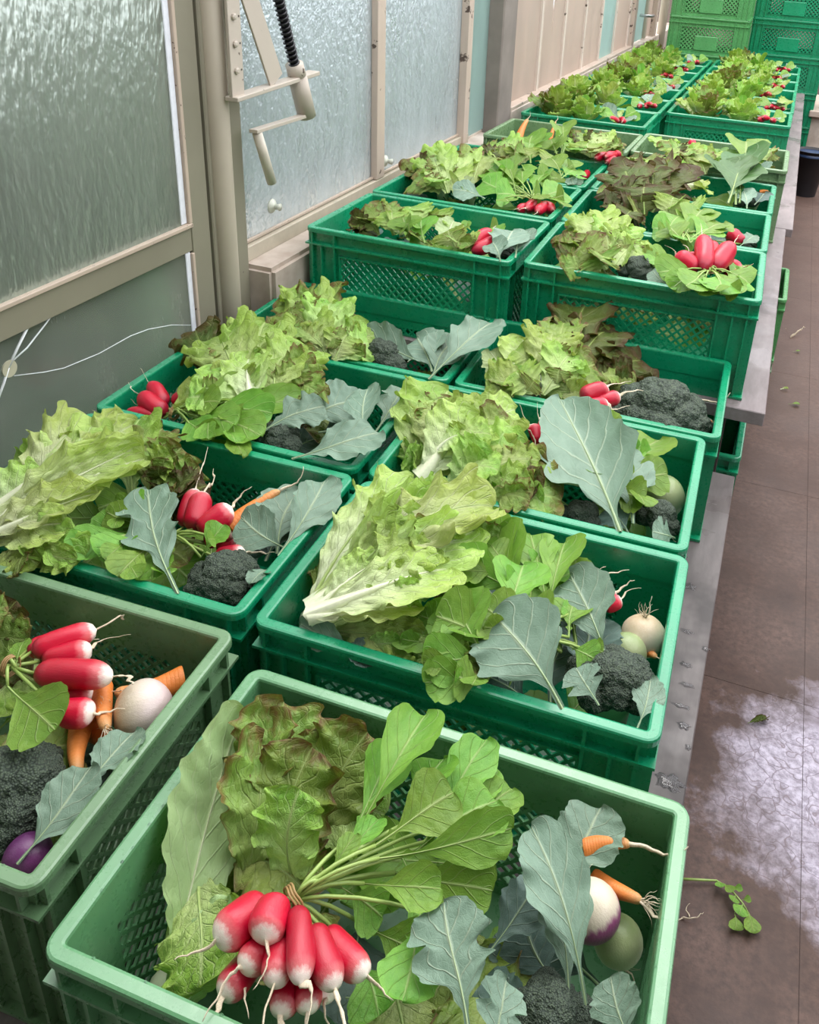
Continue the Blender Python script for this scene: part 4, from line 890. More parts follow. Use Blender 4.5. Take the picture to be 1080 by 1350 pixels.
lettuce((-0.010,0.732,0.580),'dull green lettuce leaves standing behind the romaine in the second aisle-side crate',[('bat',(0.013,0.669,0.620),(0.031,0.723,0.700),0.094,0,1),('oak',(0.028,0.699,0.620),(0.002,0.691,0.700),0.080,0,3),('oak',(0.153,0.749,0.640),(0.186,0.807,0.710),0.109,0,4),('olv',(-0.004,0.551,0.620),(0.000,0.585,0.680),0.063,0,2),('red',(0.104,0.760,0.650),(0.209,0.783,0.700),0.095,0,1),('bat',(0.020,0.694,0.652),(0.072,0.660,0.705),0.067,0,3),('bat',(0.018,0.708,0.652),(0.002,0.633,0.705),0.043,-34,3),('red',(0.153,0.762,0.668),(0.193,0.794,0.713),0.058,23,0),('oak',(-0.003,0.569,0.644),(-0.006,0.538,0.689),0.043,26,2),('oak',(0.146,0.766,0.670),(0.177,0.751,0.705),0.051,-24,3)])
bunch((0.361,0.515,0.700),'radish bunch with a mound of round green leaves in the second aisle-side crate',[((0.367,0.699,0.660),(0.393,0.732,0.670),0.0114),((0.408,0.717,0.660),(0.438,0.730,0.680),0.0138),((0.446,0.696,0.650),(0.472,0.715,0.660),0.0124),((0.425,0.709,0.640),(0.458,0.741,0.650),0.0139)],[('rad',(0.323,0.488,0.710),(0.241,0.469,0.750),0.103,0,0),('rad',(0.325,0.447,0.720),(0.255,0.506,0.755),0.109,-10,1),('rad',(0.344,0.611,0.700),(0.214,0.616,0.735),0.084,0,2),('rad',(0.339,0.628,0.700),(0.253,0.707,0.735),0.099,0,3),('rad',(0.371,0.604,0.700),(0.304,0.739,0.720),0.087,0,4),('rad',(0.379,0.573,0.700),(0.361,0.756,0.710),0.074,0,5),('rad',(0.326,0.511,0.720),(0.321,0.636,0.740),0.093,0,0),('rad',(0.328,0.474,0.710),(0.247,0.414,0.720),0.074,0,3),('rad',(0.310,0.494,0.700),(0.181,0.460,0.710),0.066,0,4),('rad',(0.333,0.427,0.700),(0.294,0.410,0.715),0.062,0,2),('rad',(0.336,0.454,0.690),(0.256,0.395,0.700),0.063,0,5),('rad',(0.406,0.556,0.710),(0.356,0.562,0.730),0.079,0,1),('rad',(0.419,0.556,0.700),(0.412,0.628,0.710),0.069,0,3),('rad',(0.423,0.541,0.700),(0.465,0.528,0.700),0.055,0,4),('rad',(0.376,0.499,0.720),(0.300,0.514,0.750),0.088,15,5),('rad',(0.370,0.481,0.720),(0.348,0.547,0.740),0.077,0,2),('rad',(0.430,0.567,0.680),(0.363,0.730,0.690),0.098,0,1),('rad',(0.275,0.463,0.700),(0.211,0.500,0.730),0.078,0,1),('rad',(0.365,0.550,0.670),(0.199,0.732,0.700),0.126,0,0),('rad',(0.411,0.553,0.670),(0.316,0.710,0.690),0.123,0,4),('rad',(0.360,0.454,0.670),(0.240,0.491,0.690),0.099,0,3),('rad',(0.281,0.476,0.730),(0.291,0.453,0.746),0.055,-28,1),('rad',(0.298,0.484,0.737),(0.254,0.484,0.750),0.078,16,1),('rad',(0.287,0.628,0.717),(0.232,0.590,0.734),0.052,19,5),('rad',(0.292,0.649,0.717),(0.257,0.669,0.734),0.061,20,5),('rad',(0.330,0.655,0.710),(0.334,0.694,0.722),0.045,33,2),('rad',(0.367,0.644,0.705),(0.394,0.684,0.714),0.043,0,3),('rad',(0.315,0.557,0.730),(0.322,0.610,0.738),0.064,40,1),('rad',(0.286,0.438,0.715),(0.247,0.408,0.722),0.037,-9,5),('rad',(0.241,0.466,0.705),(0.198,0.444,0.714),0.036,-34,2),('rad',(0.321,0.433,0.707),(0.322,0.400,0.718),0.040,25,2),('rad',(0.308,0.434,0.695),(0.298,0.401,0.706),0.044,-40,0),('rad',(0.375,0.561,0.720),(0.348,0.522,0.730),0.049,46,4),('rad',(0.413,0.602,0.705),(0.396,0.602,0.714),0.038,41,2),('rad',(0.447,0.542,0.700),(0.474,0.540,0.706),0.037,7,5),('rad',(0.346,0.522,0.735),(0.309,0.479,0.746),0.051,-42,3),('rad',(0.359,0.513,0.730),(0.365,0.515,0.738),0.053,-31,0),('rad',(0.400,0.640,0.685),(0.412,0.662,0.698),0.067,0,2),('rad',(0.251,0.493,0.715),(0.211,0.481,0.730),0.052,-15,4),('rad',(0.297,0.623,0.685),(0.251,0.685,0.706),0.074,18,0),('rad',(0.360,0.636,0.680),(0.358,0.668,0.698),0.080,27,1),('rad',(0.306,0.485,0.680),(0.292,0.461,0.698),0.059,-34,2)],tie=(0.361,0.515,0.700),ax=(-0.5, 0.3, 0),tl=0.05,red=False)
broccoli((0.500,0.521,0.670),'broccoli with a big veined leaf lying over the front rim in the second aisle-side crate',0.065,10,[('bro',(0.445,0.416,0.710),(0.316,0.507,0.745),0.139,0,1),('bro',(0.479,0.547,0.690),(0.391,0.667,0.720),0.103,0,4),('brl',(0.488,0.450,0.700),(0.446,0.483,0.720),0.063,0,2),('bro',(0.543,0.442,0.690),(0.546,0.524,0.700),0.046,0,0),('brd',(0.445,0.515,0.660),(0.440,0.622,0.680),0.103,0,3),('bro',(0.142,0.429,0.680),(0.044,0.426,0.700),0.044,0,2),('brd',(0.198,0.430,0.670),(0.123,0.428,0.690),0.040,0,5),('brd',(0.395,0.450,0.660),(0.324,0.459,0.680),0.075,0,0)],far=False)
bulb((0.518,0.669,0.640),0.0337,'palturnip','round straw coloured onion with root hairs at the right side in the second aisle-side crate',(-0.1, 0.2, 0.9),True,'onion','onion')
bulb((0.500,0.623,0.640),0.0305,'kohl','greenish turnip with specks beside the onion in the second aisle-side crate',(0.3, -0.3, -0.8),False,'turnip','turnip')
carrot((0.514,0.651,0.620),(0.546,0.632,0.640),0.0108,'stub of orange carrot under the onion in the second aisle-side crate',0,False,0.03)
fill(lettuce((0.017,0.971,0.590),'light green batavia lettuce fanned upward with crinkled leaves in the third aisle-side crate',[('bat',(0.027,0.897,0.640),(0.010,1.107,0.745),0.190,0,0),('bat',(0.049,0.891,0.650),(0.139,1.071,0.740),0.169,0,1),('rom',(0.043,0.884,0.670),(0.107,1.020,0.750),0.151,0,2),('bat',(0.090,0.866,0.660),(0.223,0.984,0.730),0.162,-20,3),('bat',(0.108,0.859,0.670),(0.180,0.900,0.750),0.128,0,4),('oak',(0.147,0.881,0.650),(0.319,0.897,0.690),0.142,-20,5),('oak',(0.125,0.898,0.650),(0.275,0.954,0.710),0.131,0,0),('bat',(0.038,0.918,0.630),(0.013,0.970,0.700),0.107,0,1),('oak',(-0.010,0.971,0.620),(-0.022,0.998,0.670),0.079,0,2),('rdr',(0.079,0.973,0.680),(0.158,1.116,0.730),0.110,0,5),('bat',(0.130,0.843,0.670),(0.267,0.869,0.710),0.112,0,4),('bat',(0.049,0.925,0.700),(0.002,1.076,0.740),0.110,-20,5),('olv',(0.034,0.961,0.682),(0.020,1.067,0.741),0.115,-24,1),('olv',(0.033,0.960,0.682),(0.028,1.083,0.741),0.115,-10,0),('bat',(0.089,0.942,0.686),(0.119,0.978,0.737),0.102,11,4),('oak',(0.090,0.977,0.686),(0.161,1.064,0.737),0.098,2,5),('bat',(0.051,0.946,0.702),(0.151,0.975,0.745),0.096,-18,1),('rom',(0.049,0.929,0.702),(0.095,0.951,0.745),0.077,-27,2),('bat',(0.123,0.917,0.688),(0.177,0.901,0.729),0.112,18,5),('bat',(0.157,0.901,0.688),(0.258,0.950,0.729),0.088,-28,5),('bat',(0.116,0.875,0.702),(0.204,0.862,0.745),0.089,-24,1),('bat',(0.116,0.886,0.702),(0.175,0.887,0.745),0.079,30,4),('bat',(0.234,0.897,0.666),(0.293,0.869,0.697),0.072,24,0),('red',(0.226,0.909,0.666),(0.268,0.859,0.697),0.100,15,0),('oak',(0.179,0.897,0.674),(0.271,0.883,0.713),0.083,28,0),('red',(0.195,0.942,0.674),(0.284,0.896,0.713),0.066,25,4),('bat',(0.003,0.945,0.658),(0.012,0.914,0.705),0.077,32,0),('bat',(0.030,0.954,0.658),(0.001,0.905,0.705),0.067,-42,3),('red',(-0.021,0.966,0.640),(0.011,0.940,0.681),0.051,43,0),('bat',(-0.002,0.973,0.640),(-0.006,0.968,0.681),0.052,41,1),('bat',(0.104,1.020,0.700),(0.119,1.052,0.729),0.062,-15,0),('bat',(0.088,1.031,0.700),(0.130,1.076,0.729),0.071,-22,1),('oak',(0.183,0.867,0.686),(0.273,0.842,0.713),0.070,-6,5),('oak',(0.180,0.835,0.686),(0.262,0.859,0.713),0.061,44,2),('olv',(0.023,0.958,0.716),(0.030,1.026,0.737),0.055,20,2),('oak',(0.028,0.987,0.716),(0.004,1.028,0.737),0.079,11,0)]),(-0.041,0.811,0.027,0.700),5)
bunch((0.280,1.022,0.670),'small red radishes with white threads beside the tall leaf in the third aisle-side crate',[((0.239,1.094,0.680),(0.213,1.156,0.700),0.0162),((0.224,1.087,0.680),(0.196,1.121,0.700),0.0144),((0.223,1.056,0.670),(0.197,1.058,0.680),0.0125),((0.241,1.033,0.670),(0.225,1.048,0.690),0.0123)],[('rad',(0.377,0.965,0.680),(0.332,1.180,0.730),0.078,0,1),('rad',(0.385,0.996,0.680),(0.402,1.115,0.720),0.091,0,2),('rad',(0.387,0.981,0.690),(0.458,1.159,0.710),0.092,0,3),('rad',(0.399,1.002,0.680),(0.491,1.054,0.700),0.088,0,4),('rad',(0.390,0.971,0.680),(0.464,0.947,0.700),0.085,0,5),('rad',(0.371,0.990,0.680),(0.394,1.033,0.730),0.088,0,0),('rad',(0.381,1.026,0.660),(0.435,1.136,0.680),0.108,0,1),('rad',(0.369,1.004,0.670),(0.357,1.112,0.710),0.092,0,2),('rad',(0.341,1.051,0.705),(0.321,1.118,0.730),0.043,-48,5),('rad',(0.409,1.060,0.700),(0.428,1.105,0.722),0.052,42,1),('rad',(0.419,1.065,0.700),(0.450,1.106,0.714),0.063,39,5),('rad',(0.441,1.029,0.690),(0.439,0.987,0.706),0.061,5,2),('rad',(0.435,0.982,0.690),(0.468,0.922,0.706),0.060,-32,0),('rad',(0.369,0.997,0.705),(0.362,0.952,0.730),0.051,23,4),('rad',(0.402,1.055,0.670),(0.468,1.089,0.690),0.062,48,3),('rad',(0.367,1.067,0.690),(0.365,1.021,0.714),0.053,35,3)],tie=(0.280,1.022,0.670),ax=(0.6, 0.2, 0),tl=0.05,red=False)
broccoli((0.494,0.963,0.655),'broccoli with one tall upright blue green leaf in the third aisle-side crate',0.048,7,[('brp',(0.441,0.835,0.700),(0.236,1.178,0.745),0.190,0,1),('bro',(0.455,0.897,0.680),(0.386,1.063,0.710),0.117,20,4),('brl',(0.532,0.913,0.660),(0.491,0.889,0.680),0.068,0,2)],far=False)
bulb((0.485,1.077,0.630),0.0456,'kohl','pale green turnip half hidden behind broccoli in the third aisle-side crate',(0.3, -0.3, -0.8),False,'turnip','turnip')
broccoli((0.356,0.909,0.655),'small broccoli head at the front rim in the third aisle-side crate',0.043,6,[('brd',(0.452,0.889,0.660),(0.399,0.937,0.670),0.070,0,1)],far=False)
fill(lettuce((-0.521,1.124,0.600),'light green lettuce mound with one dark leaf in the third window-side crate',[('bat',(-0.389,0.990,0.680),(-0.508,1.216,0.755),0.169,0,0),('bat',(-0.383,0.953,0.700),(-0.565,1.127,0.750),0.173,0,1),('bat',(-0.364,0.982,0.690),(-0.352,1.142,0.750),0.154,0,2),('bat',(-0.365,0.926,0.700),(-0.509,0.934,0.735),0.145,0,3),('red',(-0.524,1.043,0.660),(-0.675,1.168,0.720),0.127,0,4),('oak',(-0.345,1.011,0.680),(-0.273,1.069,0.725),0.133,0,5),('bat',(-0.334,0.906,0.700),(-0.468,1.001,0.750),0.163,10,5),('bat',(-0.323,0.946,0.700),(-0.373,1.078,0.755),0.133,0,1),('rom',(-0.345,0.897,0.720),(-0.428,1.028,0.765),0.114,0,2),('oak',(-0.311,0.955,0.680),(-0.252,0.996,0.710),0.097,0,3),('oak',(-0.400,1.101,0.680),(-0.350,1.189,0.710),0.106,0,0),('bat',(-0.416,0.975,0.700),(-0.526,1.147,0.750),0.104,30,3),('olv',(-0.450,1.065,0.710),(-0.452,1.160,0.749),0.113,-22,1),('bat',(-0.457,1.084,0.710),(-0.455,1.140,0.749),0.084,25,0),('olv',(-0.452,1.049,0.720),(-0.533,1.074,0.745),0.099,33,5),('bat',(-0.455,0.999,0.720),(-0.490,1.087,0.745),0.099,-27,1),('oak',(-0.376,1.031,0.714),(-0.296,1.070,0.745),0.110,15,4),('bat',(-0.379,1.061,0.714),(-0.318,1.042,0.745),0.105,-38,1),('olv',(-0.435,0.935,0.714),(-0.458,0.892,0.733),0.083,-30,2),('bat',(-0.415,0.906,0.714),(-0.473,0.866,0.733),0.090,15,2),('red',(-0.592,1.093,0.684),(-0.613,1.100,0.721),0.088,-32,4),('oak',(-0.582,1.071,0.684),(-0.585,1.101,0.721),0.064,21,1),('bat',(-0.311,1.007,0.698),(-0.269,1.043,0.725),0.080,-21,2),('oak',(-0.340,1.049,0.698),(-0.246,1.007,0.725),0.077,-15,4),('bat',(-0.387,0.952,0.720),(-0.427,0.954,0.745),0.111,-3,2),('olv',(-0.402,0.935,0.720),(-0.393,0.955,0.745),0.094,-5,4),('olv',(-0.315,0.995,0.722),(-0.321,1.045,0.749),0.088,-2,0),('olv',(-0.357,0.981,0.722),(-0.309,1.032,0.749),0.071,4,2),('bat',(-0.380,0.952,0.738),(-0.412,0.977,0.757),0.084,-38,3),('bat',(-0.358,0.937,0.738),(-0.392,0.973,0.757),0.083,-36,5),('red',(-0.290,0.985,0.692),(-0.267,0.960,0.713),0.051,27,2),('red',(-0.279,0.947,0.692),(-0.223,0.957,0.713),0.061,14,2),('bat',(-0.377,1.156,0.692),(-0.349,1.141,0.713),0.079,-27,3),('bat',(-0.353,1.137,0.692),(-0.374,1.150,0.713),0.056,43,1),('bat',(-0.438,1.038,0.720),(-0.465,1.080,0.745),0.073,-13,2),('bat',(-0.476,1.060,0.720),(-0.493,1.077,0.745),0.077,-42,4)]),(-0.663,0.799,0.023,0.700),6)
bunch((-0.507,0.861,0.690),'bunch of red radishes at the left corner in the third window-side crate',[((-0.555,0.893,0.680),(-0.623,0.932,0.700),0.0183),((-0.532,0.868,0.680),(-0.610,0.882,0.700),0.0219),((-0.551,0.913,0.680),(-0.509,0.922,0.700),0.0179),((-0.537,0.860,0.670),(-0.613,0.840,0.680),0.0144),((-0.559,0.875,0.660),(-0.607,0.887,0.670),0.0180)],[('rad',(-0.481,0.854,0.700),(-0.388,0.965,0.730),0.080,0,0),('rad',(-0.472,0.841,0.700),(-0.377,0.787,0.710),0.075,0,1),('rad',(-0.458,0.848,0.700),(-0.329,0.820,0.730),0.091,0,2),('rad',(-0.445,0.854,0.700),(-0.278,0.833,0.710),0.091,0,3),('rad',(-0.463,0.880,0.700),(-0.286,0.889,0.730),0.093,0,4),('rad',(-0.477,0.873,0.700),(-0.397,0.869,0.740),0.078,0,5),('rad',(-0.433,0.862,0.690),(-0.272,0.985,0.720),0.080,0,1),('rad',(-0.457,0.869,0.680),(-0.305,0.807,0.700),0.076,0,2),('rad',(-0.447,0.909,0.715),(-0.422,0.941,0.730),0.042,-35,5),('rad',(-0.434,0.817,0.705),(-0.356,0.802,0.714),0.047,13,0),('rad',(-0.404,0.845,0.715),(-0.345,0.755,0.730),0.046,30,3),('rad',(-0.358,0.828,0.705),(-0.305,0.784,0.714),0.045,-43,0),('rad',(-0.393,0.899,0.715),(-0.343,0.839,0.730),0.055,7,5),('rad',(-0.433,0.874,0.720),(-0.446,0.867,0.738),0.055,40,3),('rad',(-0.341,0.913,0.705),(-0.333,0.904,0.722),0.040,35,0),('rad',(-0.374,0.853,0.690),(-0.275,0.761,0.706),0.050,-19,2)],tie=(-0.507,0.861,0.690),ax=(1, 0, 0),tl=0.04,red=True)
broccoli((-0.275,0.889,0.670),'small dark broccoli with long pale blue leaves in the third window-side crate',0.053,7,[('brl',(-0.295,0.858,0.700),(-0.208,0.960,0.730),0.093,0,1),('bro',(-0.191,0.800,0.700),(-0.061,0.913,0.730),0.092,10,3),('brl',(-0.096,0.969,0.690),(-0.088,1.101,0.730),0.081,0,0),('bro',(-0.104,0.933,0.690),(-0.169,1.083,0.720),0.081,0,2),('bro',(-0.269,0.977,0.660),(-0.189,1.085,0.680),0.116,0,5),('brd',(-0.242,0.992,0.640),(-0.175,1.039,0.650),0.115,0,4)],far=False)
fill(lettuce((-0.464,1.430,0.600),'green crinkled lettuce against the wall side in the fourth window-side crate',[('bat',(-0.364,1.250,0.680),(-0.536,1.462,0.750),0.138,0,0),('oak',(-0.400,1.278,0.680),(-0.556,1.419,0.740),0.118,0,1),('bat',(-0.344,1.215,0.700),(-0.425,1.404,0.750),0.133,0,2),('bat',(-0.319,1.205,0.700),(-0.304,1.356,0.730),0.130,0,3),('bat',(-0.319,1.205,0.700),(-0.311,1.267,0.745),0.109,0,4),('oak',(-0.374,1.269,0.690),(-0.534,1.344,0.730),0.115,0,5),('bat',(-0.344,1.215,0.700),(-0.429,1.294,0.750),0.111,0,1),('bat',(-0.319,1.205,0.700),(-0.258,1.304,0.710),0.110,0,2),('oak',(-0.432,1.334,0.670),(-0.502,1.505,0.730),0.121,0,3),('bat',(-0.360,1.207,0.700),(-0.439,1.239,0.740),0.109,0,4),('bat',(-0.429,1.336,0.708),(-0.471,1.380,0.745),0.074,-14,0),('oak',(-0.456,1.335,0.708),(-0.422,1.314,0.745),0.079,4,3),('oak',(-0.457,1.310,0.704),(-0.522,1.316,0.737),0.060,-7,0),('red',(-0.463,1.370,0.704),(-0.507,1.340,0.737),0.063,13,5),('bat',(-0.374,1.290,0.720),(-0.415,1.282,0.745),0.068,36,0),('olv',(-0.382,1.305,0.720),(-0.438,1.338,0.745),0.068,-23,3),('bat',(-0.317,1.290,0.712),(-0.255,1.314,0.729),0.071,5,1),('bat',(-0.324,1.287,0.712),(-0.286,1.293,0.729),0.087,20,1),('oak',(-0.299,1.248,0.718),(-0.343,1.244,0.741),0.071,11,3),('olv',(-0.332,1.227,0.718),(-0.330,1.239,0.741),0.054,-21,1),('oak',(-0.455,1.280,0.706),(-0.500,1.281,0.729),0.064,-5,5),('bat',(-0.431,1.303,0.706),(-0.471,1.340,0.729),0.070,-25,2),('olv',(-0.356,1.222,0.720),(-0.445,1.245,0.745),0.071,14,4),('oak',(-0.368,1.273,0.720),(-0.399,1.256,0.745),0.078,6,2),('oak',(-0.305,1.227,0.704),(-0.252,1.240,0.713),0.061,30,0),('bat',(-0.279,1.264,0.704),(-0.278,1.271,0.713),0.072,-12,1),('oak',(-0.423,1.388,0.694),(-0.422,1.464,0.729),0.085,32,0),('red',(-0.495,1.423,0.694),(-0.447,1.378,0.729),0.079,16,3),('oak',(-0.409,1.232,0.716),(-0.458,1.227,0.737),0.075,0,0),('bat',(-0.367,1.214,0.716),(-0.445,1.240,0.737),0.076,-16,4)]),(-0.637,1.211,0.018,0.700),7)
broccoli((-0.228,1.293,0.680),'dark broccoli with grey leaf reaching over the centre gap in the fourth window-side crate',0.070,8,[('bro',(-0.080,1.214,0.700),(-0.010,1.456,0.760),0.114,0,1),('bro',(-0.125,1.299,0.690),(-0.293,1.312,0.730),0.101,0,2),('bro',(-0.094,1.271,0.690),(-0.176,1.369,0.720),0.129,0,4),('bro',(-0.086,1.253,0.680),(-0.084,1.391,0.720),0.110,0,5)],far=False)
fill(lettuce((0.124,1.521,0.600),'light green lettuce with dark brown curled leaves at its right in the fourth aisle-side crate',[('pal',(0.124,1.293,0.690),(0.021,1.341,0.740),0.089,0,0),('rom',(0.145,1.282,0.700),(0.082,1.415,0.755),0.126,0,1),('bat',(0.177,1.297,0.700),(0.143,1.470,0.755),0.146,0,2),('red',(0.191,1.387,0.680),(0.181,1.704,0.750),0.157,0,3),('red',(0.234,1.365,0.680),(0.354,1.534,0.700),0.148,0,4),('red',(0.208,1.395,0.680),(0.254,1.585,0.730),0.151,0,5),('oak',(0.182,1.280,0.700),(0.265,1.403,0.730),0.124,0,0),('bat',(0.150,1.265,0.700),(0.050,1.235,0.720),0.103,0,1),('bat',(0.171,1.255,0.700),(0.111,1.264,0.740),0.103,0,2),('bat',(0.179,1.259,0.700),(0.211,1.387,0.755),0.123,0,4),('red',(0.235,1.366,0.670),(0.344,1.440,0.690),0.126,0,2),('oak',(0.167,1.333,0.700),(0.151,1.550,0.755),0.112,0,1),('red',(0.217,1.441,0.660),(0.289,1.623,0.700),0.154,0,1),('oak',(0.183,1.280,0.690),(0.244,1.309,0.710),0.104,0,3),('bat',(0.120,1.311,0.680),(0.062,1.283,0.710),0.105,0,5),('rad',(0.140,1.240,0.700),(0.102,1.356,0.735),0.071,0,2),('bat',(0.083,1.280,0.710),(0.075,1.289,0.737),0.053,26,4),('bat',(0.095,1.344,0.710),(0.057,1.274,0.737),0.056,27,4),('bat',(0.133,1.354,0.722),(0.122,1.365,0.749),0.069,-2,3),('bat',(0.131,1.345,0.722),(0.081,1.350,0.749),0.077,9,2),('oak',(0.183,1.354,0.722),(0.178,1.374,0.749),0.073,30,4),('oak',(0.168,1.334,0.722),(0.144,1.398,0.749),0.106,-28,0),('red',(0.214,1.494,0.708),(0.243,1.593,0.745),0.107,9,1),('oak',(0.208,1.519,0.708),(0.229,1.634,0.745),0.086,14,2),('red',(0.268,1.424,0.688),(0.348,1.452,0.705),0.079,24,1),('oak',(0.271,1.392,0.688),(0.329,1.408,0.705),0.092,-38,4),('oak',(0.212,1.484,0.700),(0.237,1.491,0.729),0.091,-24,0),('red',(0.220,1.436,0.700),(0.302,1.505,0.729),0.100,-18,4),('red',(0.207,1.341,0.712),(0.237,1.329,0.729),0.061,28,0),('oak',(0.226,1.311,0.712),(0.222,1.281,0.729),0.065,-26,0),('olv',(0.110,1.261,0.708),(0.078,1.224,0.721),0.063,35,5),('olv',(0.085,1.268,0.708),(0.057,1.233,0.721),0.058,28,4),('oak',(0.148,1.233,0.716),(0.162,1.242,0.737),0.065,7,1),('bat',(0.137,1.241,0.716),(0.146,1.264,0.737),0.056,27,1),('bat',(0.183,1.294,0.722),(0.231,1.372,0.749),0.080,-30,4),('olv',(0.203,1.285,0.722),(0.204,1.304,0.749),0.066,-18,4),('oak',(0.302,1.395,0.678),(0.369,1.401,0.697),0.081,6,1),('red',(0.292,1.407,0.678),(0.359,1.406,0.697),0.090,36,4),('bat',(0.162,1.415,0.722),(0.115,1.525,0.749),0.057,-1,3),('red',(0.165,1.404,0.722),(0.168,1.474,0.749),0.074,-20,3),('oak',(0.237,1.498,0.676),(0.281,1.532,0.705),0.084,24,1),('oak',(0.235,1.472,0.676),(0.273,1.531,0.705),0.092,-43,0),('bat',(0.219,1.273,0.698),(0.281,1.259,0.713),0.059,-12,4),('bat',(0.190,1.292,0.698),(0.284,1.270,0.713),0.076,40,3),('bat',(0.081,1.307,0.692),(0.095,1.261,0.713),0.076,-18,2),('oak',(0.091,1.297,0.692),(0.079,1.274,0.713),0.075,-27,0),('rad',(0.146,1.295,0.714),(0.116,1.337,0.733),0.037,0,4),('rad',(0.114,1.258,0.714),(0.090,1.292,0.733),0.042,-8,0)]),(-0.024,1.221,0.022,0.700),8)
bunch((0.272,1.228,0.730),'red radishes with white tips between lettuce and broccoli in the fourth aisle-side crate',[((0.272,1.228,0.730),(0.321,1.277,0.740),0.0201),((0.285,1.193,0.725),(0.333,1.228,0.730),0.0164),((0.303,1.240,0.720),(0.351,1.273,0.730),0.0167)],[],tie=None,ax=(0, 1, 0),tl=0.055,red=False)
broccoli((0.432,1.349,0.660),'wide bumpy dark broccoli crown filling the right half in the fourth aisle-side crate',0.114,14,[('brd',(0.491,1.351,0.630),(0.532,1.426,0.640),0.070,0,1)],far=False)
carrot((0.458,1.431,0.660),(0.511,1.445,0.670),0.0125,'thin orange carrot with a long tail behind the broccoli in the fourth aisle-side crate',0,False,0.09)
carrot((0.528,1.387,0.640),(0.551,1.403,0.645),0.0122,'orange carrot tip at the right of the broccoli in the fourth aisle-side crate',1,False,0.0)
fill(lettuce((-0.458,1.958,0.790),'mixed green lettuce with dull brown leaves at the left in the fifth window-side crate',[('red',(-0.457,1.739,0.830),(-0.495,1.646,0.870),0.085,0,0),('oak',(-0.432,1.685,0.850),(-0.504,1.704,0.900),0.094,0,1),('oak',(-0.382,1.679,0.860),(-0.472,1.780,0.910),0.108,0,2),('bat',(-0.352,1.662,0.870),(-0.410,1.721,0.910),0.106,0,3),('rad',(-0.321,1.643,0.870),(-0.358,1.679,0.915),0.104,0,4),('rad',(-0.272,1.634,0.870),(-0.311,1.698,0.910),0.104,0,5),('pal',(-0.207,1.635,0.870),(-0.236,1.754,0.905),0.083,0,0),('bat',(-0.189,1.645,0.870),(-0.212,1.651,0.910),0.101,0,1),('bat',(-0.342,1.744,0.870),(-0.387,1.797,0.910),0.130,0,2),('bat',(-0.297,1.804,0.860),(-0.325,1.820,0.900),0.131,0,3),('bat',(-0.210,1.701,0.860),(-0.151,1.671,0.870),0.103,0,4),('rad',(-0.205,1.744,0.870),(-0.206,1.785,0.900),0.030,0,1),('bat',(-0.294,1.687,0.850),(-0.326,1.666,0.870),0.125,0,4),('oak',(-0.484,1.724,0.846),(-0.490,1.640,0.875),0.051,-6,0),('red',(-0.469,1.696,0.846),(-0.485,1.615,0.875),0.045,42,0),('oak',(-0.480,1.693,0.870),(-0.458,1.662,0.899),0.057,-44,4),('red',(-0.455,1.698,0.870),(-0.512,1.673,0.899),0.060,-42,5),('oak',(-0.414,1.712,0.880),(-0.451,1.790,0.907),0.058,42,3),('bat',(-0.418,1.709,0.880),(-0.495,1.780,0.907),0.079,-23,3),('olv',(-0.369,1.692,0.886),(-0.381,1.694,0.907),0.066,25,0),('bat',(-0.399,1.701,0.886),(-0.403,1.680,0.907),0.068,-3,4),('rad',(-0.358,1.690,0.888),(-0.324,1.645,0.911),0.065,38,0),('rad',(-0.324,1.645,0.888),(-0.338,1.665,0.911),0.074,-5,0),('rad',(-0.282,1.685,0.886),(-0.324,1.674,0.907),0.067,39,2),('rad',(-0.301,1.674,0.886),(-0.288,1.658,0.907),0.053,-1,4),('bat',(-0.205,1.683,0.884),(-0.189,1.681,0.903),0.043,2,5),('bat',(-0.218,1.724,0.884),(-0.252,1.745,0.903),0.057,38,5),('olv',(-0.186,1.637,0.886),(-0.201,1.654,0.907),0.075,-26,3),('oak',(-0.182,1.640,0.886),(-0.191,1.597,0.907),0.052,3,2),('olv',(-0.380,1.780,0.886),(-0.381,1.770,0.907),0.091,-35,4),('bat',(-0.348,1.764,0.886),(-0.367,1.788,0.907),0.084,23,0),('bat',(-0.313,1.788,0.876),(-0.331,1.798,0.899),0.076,-32,1),('olv',(-0.312,1.835,0.876),(-0.315,1.791,0.899),0.079,15,2),('olv',(-0.197,1.697,0.864),(-0.149,1.651,0.875),0.061,0,2),('oak',(-0.200,1.691,0.864),(-0.145,1.662,0.875),0.052,36,4),('rad',(-0.211,1.745,0.882),(-0.200,1.746,0.899),0.019,-20,5),('rad',(-0.192,1.770,0.882),(-0.189,1.735,0.899),0.021,-42,5),('olv',(-0.317,1.697,0.858),(-0.331,1.642,0.875),0.069,41,3),('oak',(-0.313,1.681,0.858),(-0.286,1.632,0.875),0.067,-41,3)]),(-0.619,1.600,-0.007,0.870),9)
bunch((-0.166,1.690,0.860),'three red radishes between lettuce and pale blue leaf in the fifth window-side crate',[((-0.166,1.690,0.860),(-0.133,1.779,0.885),0.0211),((-0.144,1.654,0.860),(-0.092,1.737,0.880),0.0207),((-0.174,1.754,0.850),(-0.154,1.792,0.860),0.0171)],[('rad',(-0.158,1.805,0.860),(-0.120,1.802,0.890),0.085,0,2),('rad',(-0.154,1.829,0.875),(-0.098,1.756,0.892),0.052,10,5)],tie=None,ax=(0, 1, 0),tl=0.03,red=True)
broccoli((-0.095,1.817,0.810),'broccoli with pale folded blue leaf at the front right in the fifth window-side crate',0.052,6,[('bro',(-0.061,1.614,0.870),(-0.066,1.766,0.900),0.111,0,1),('bro',(-0.017,1.638,0.870),(-0.040,1.798,0.895),0.091,0,2),('bro',(-0.043,1.592,0.870),(-0.094,1.673,0.890),0.072,0,3)],far=True)
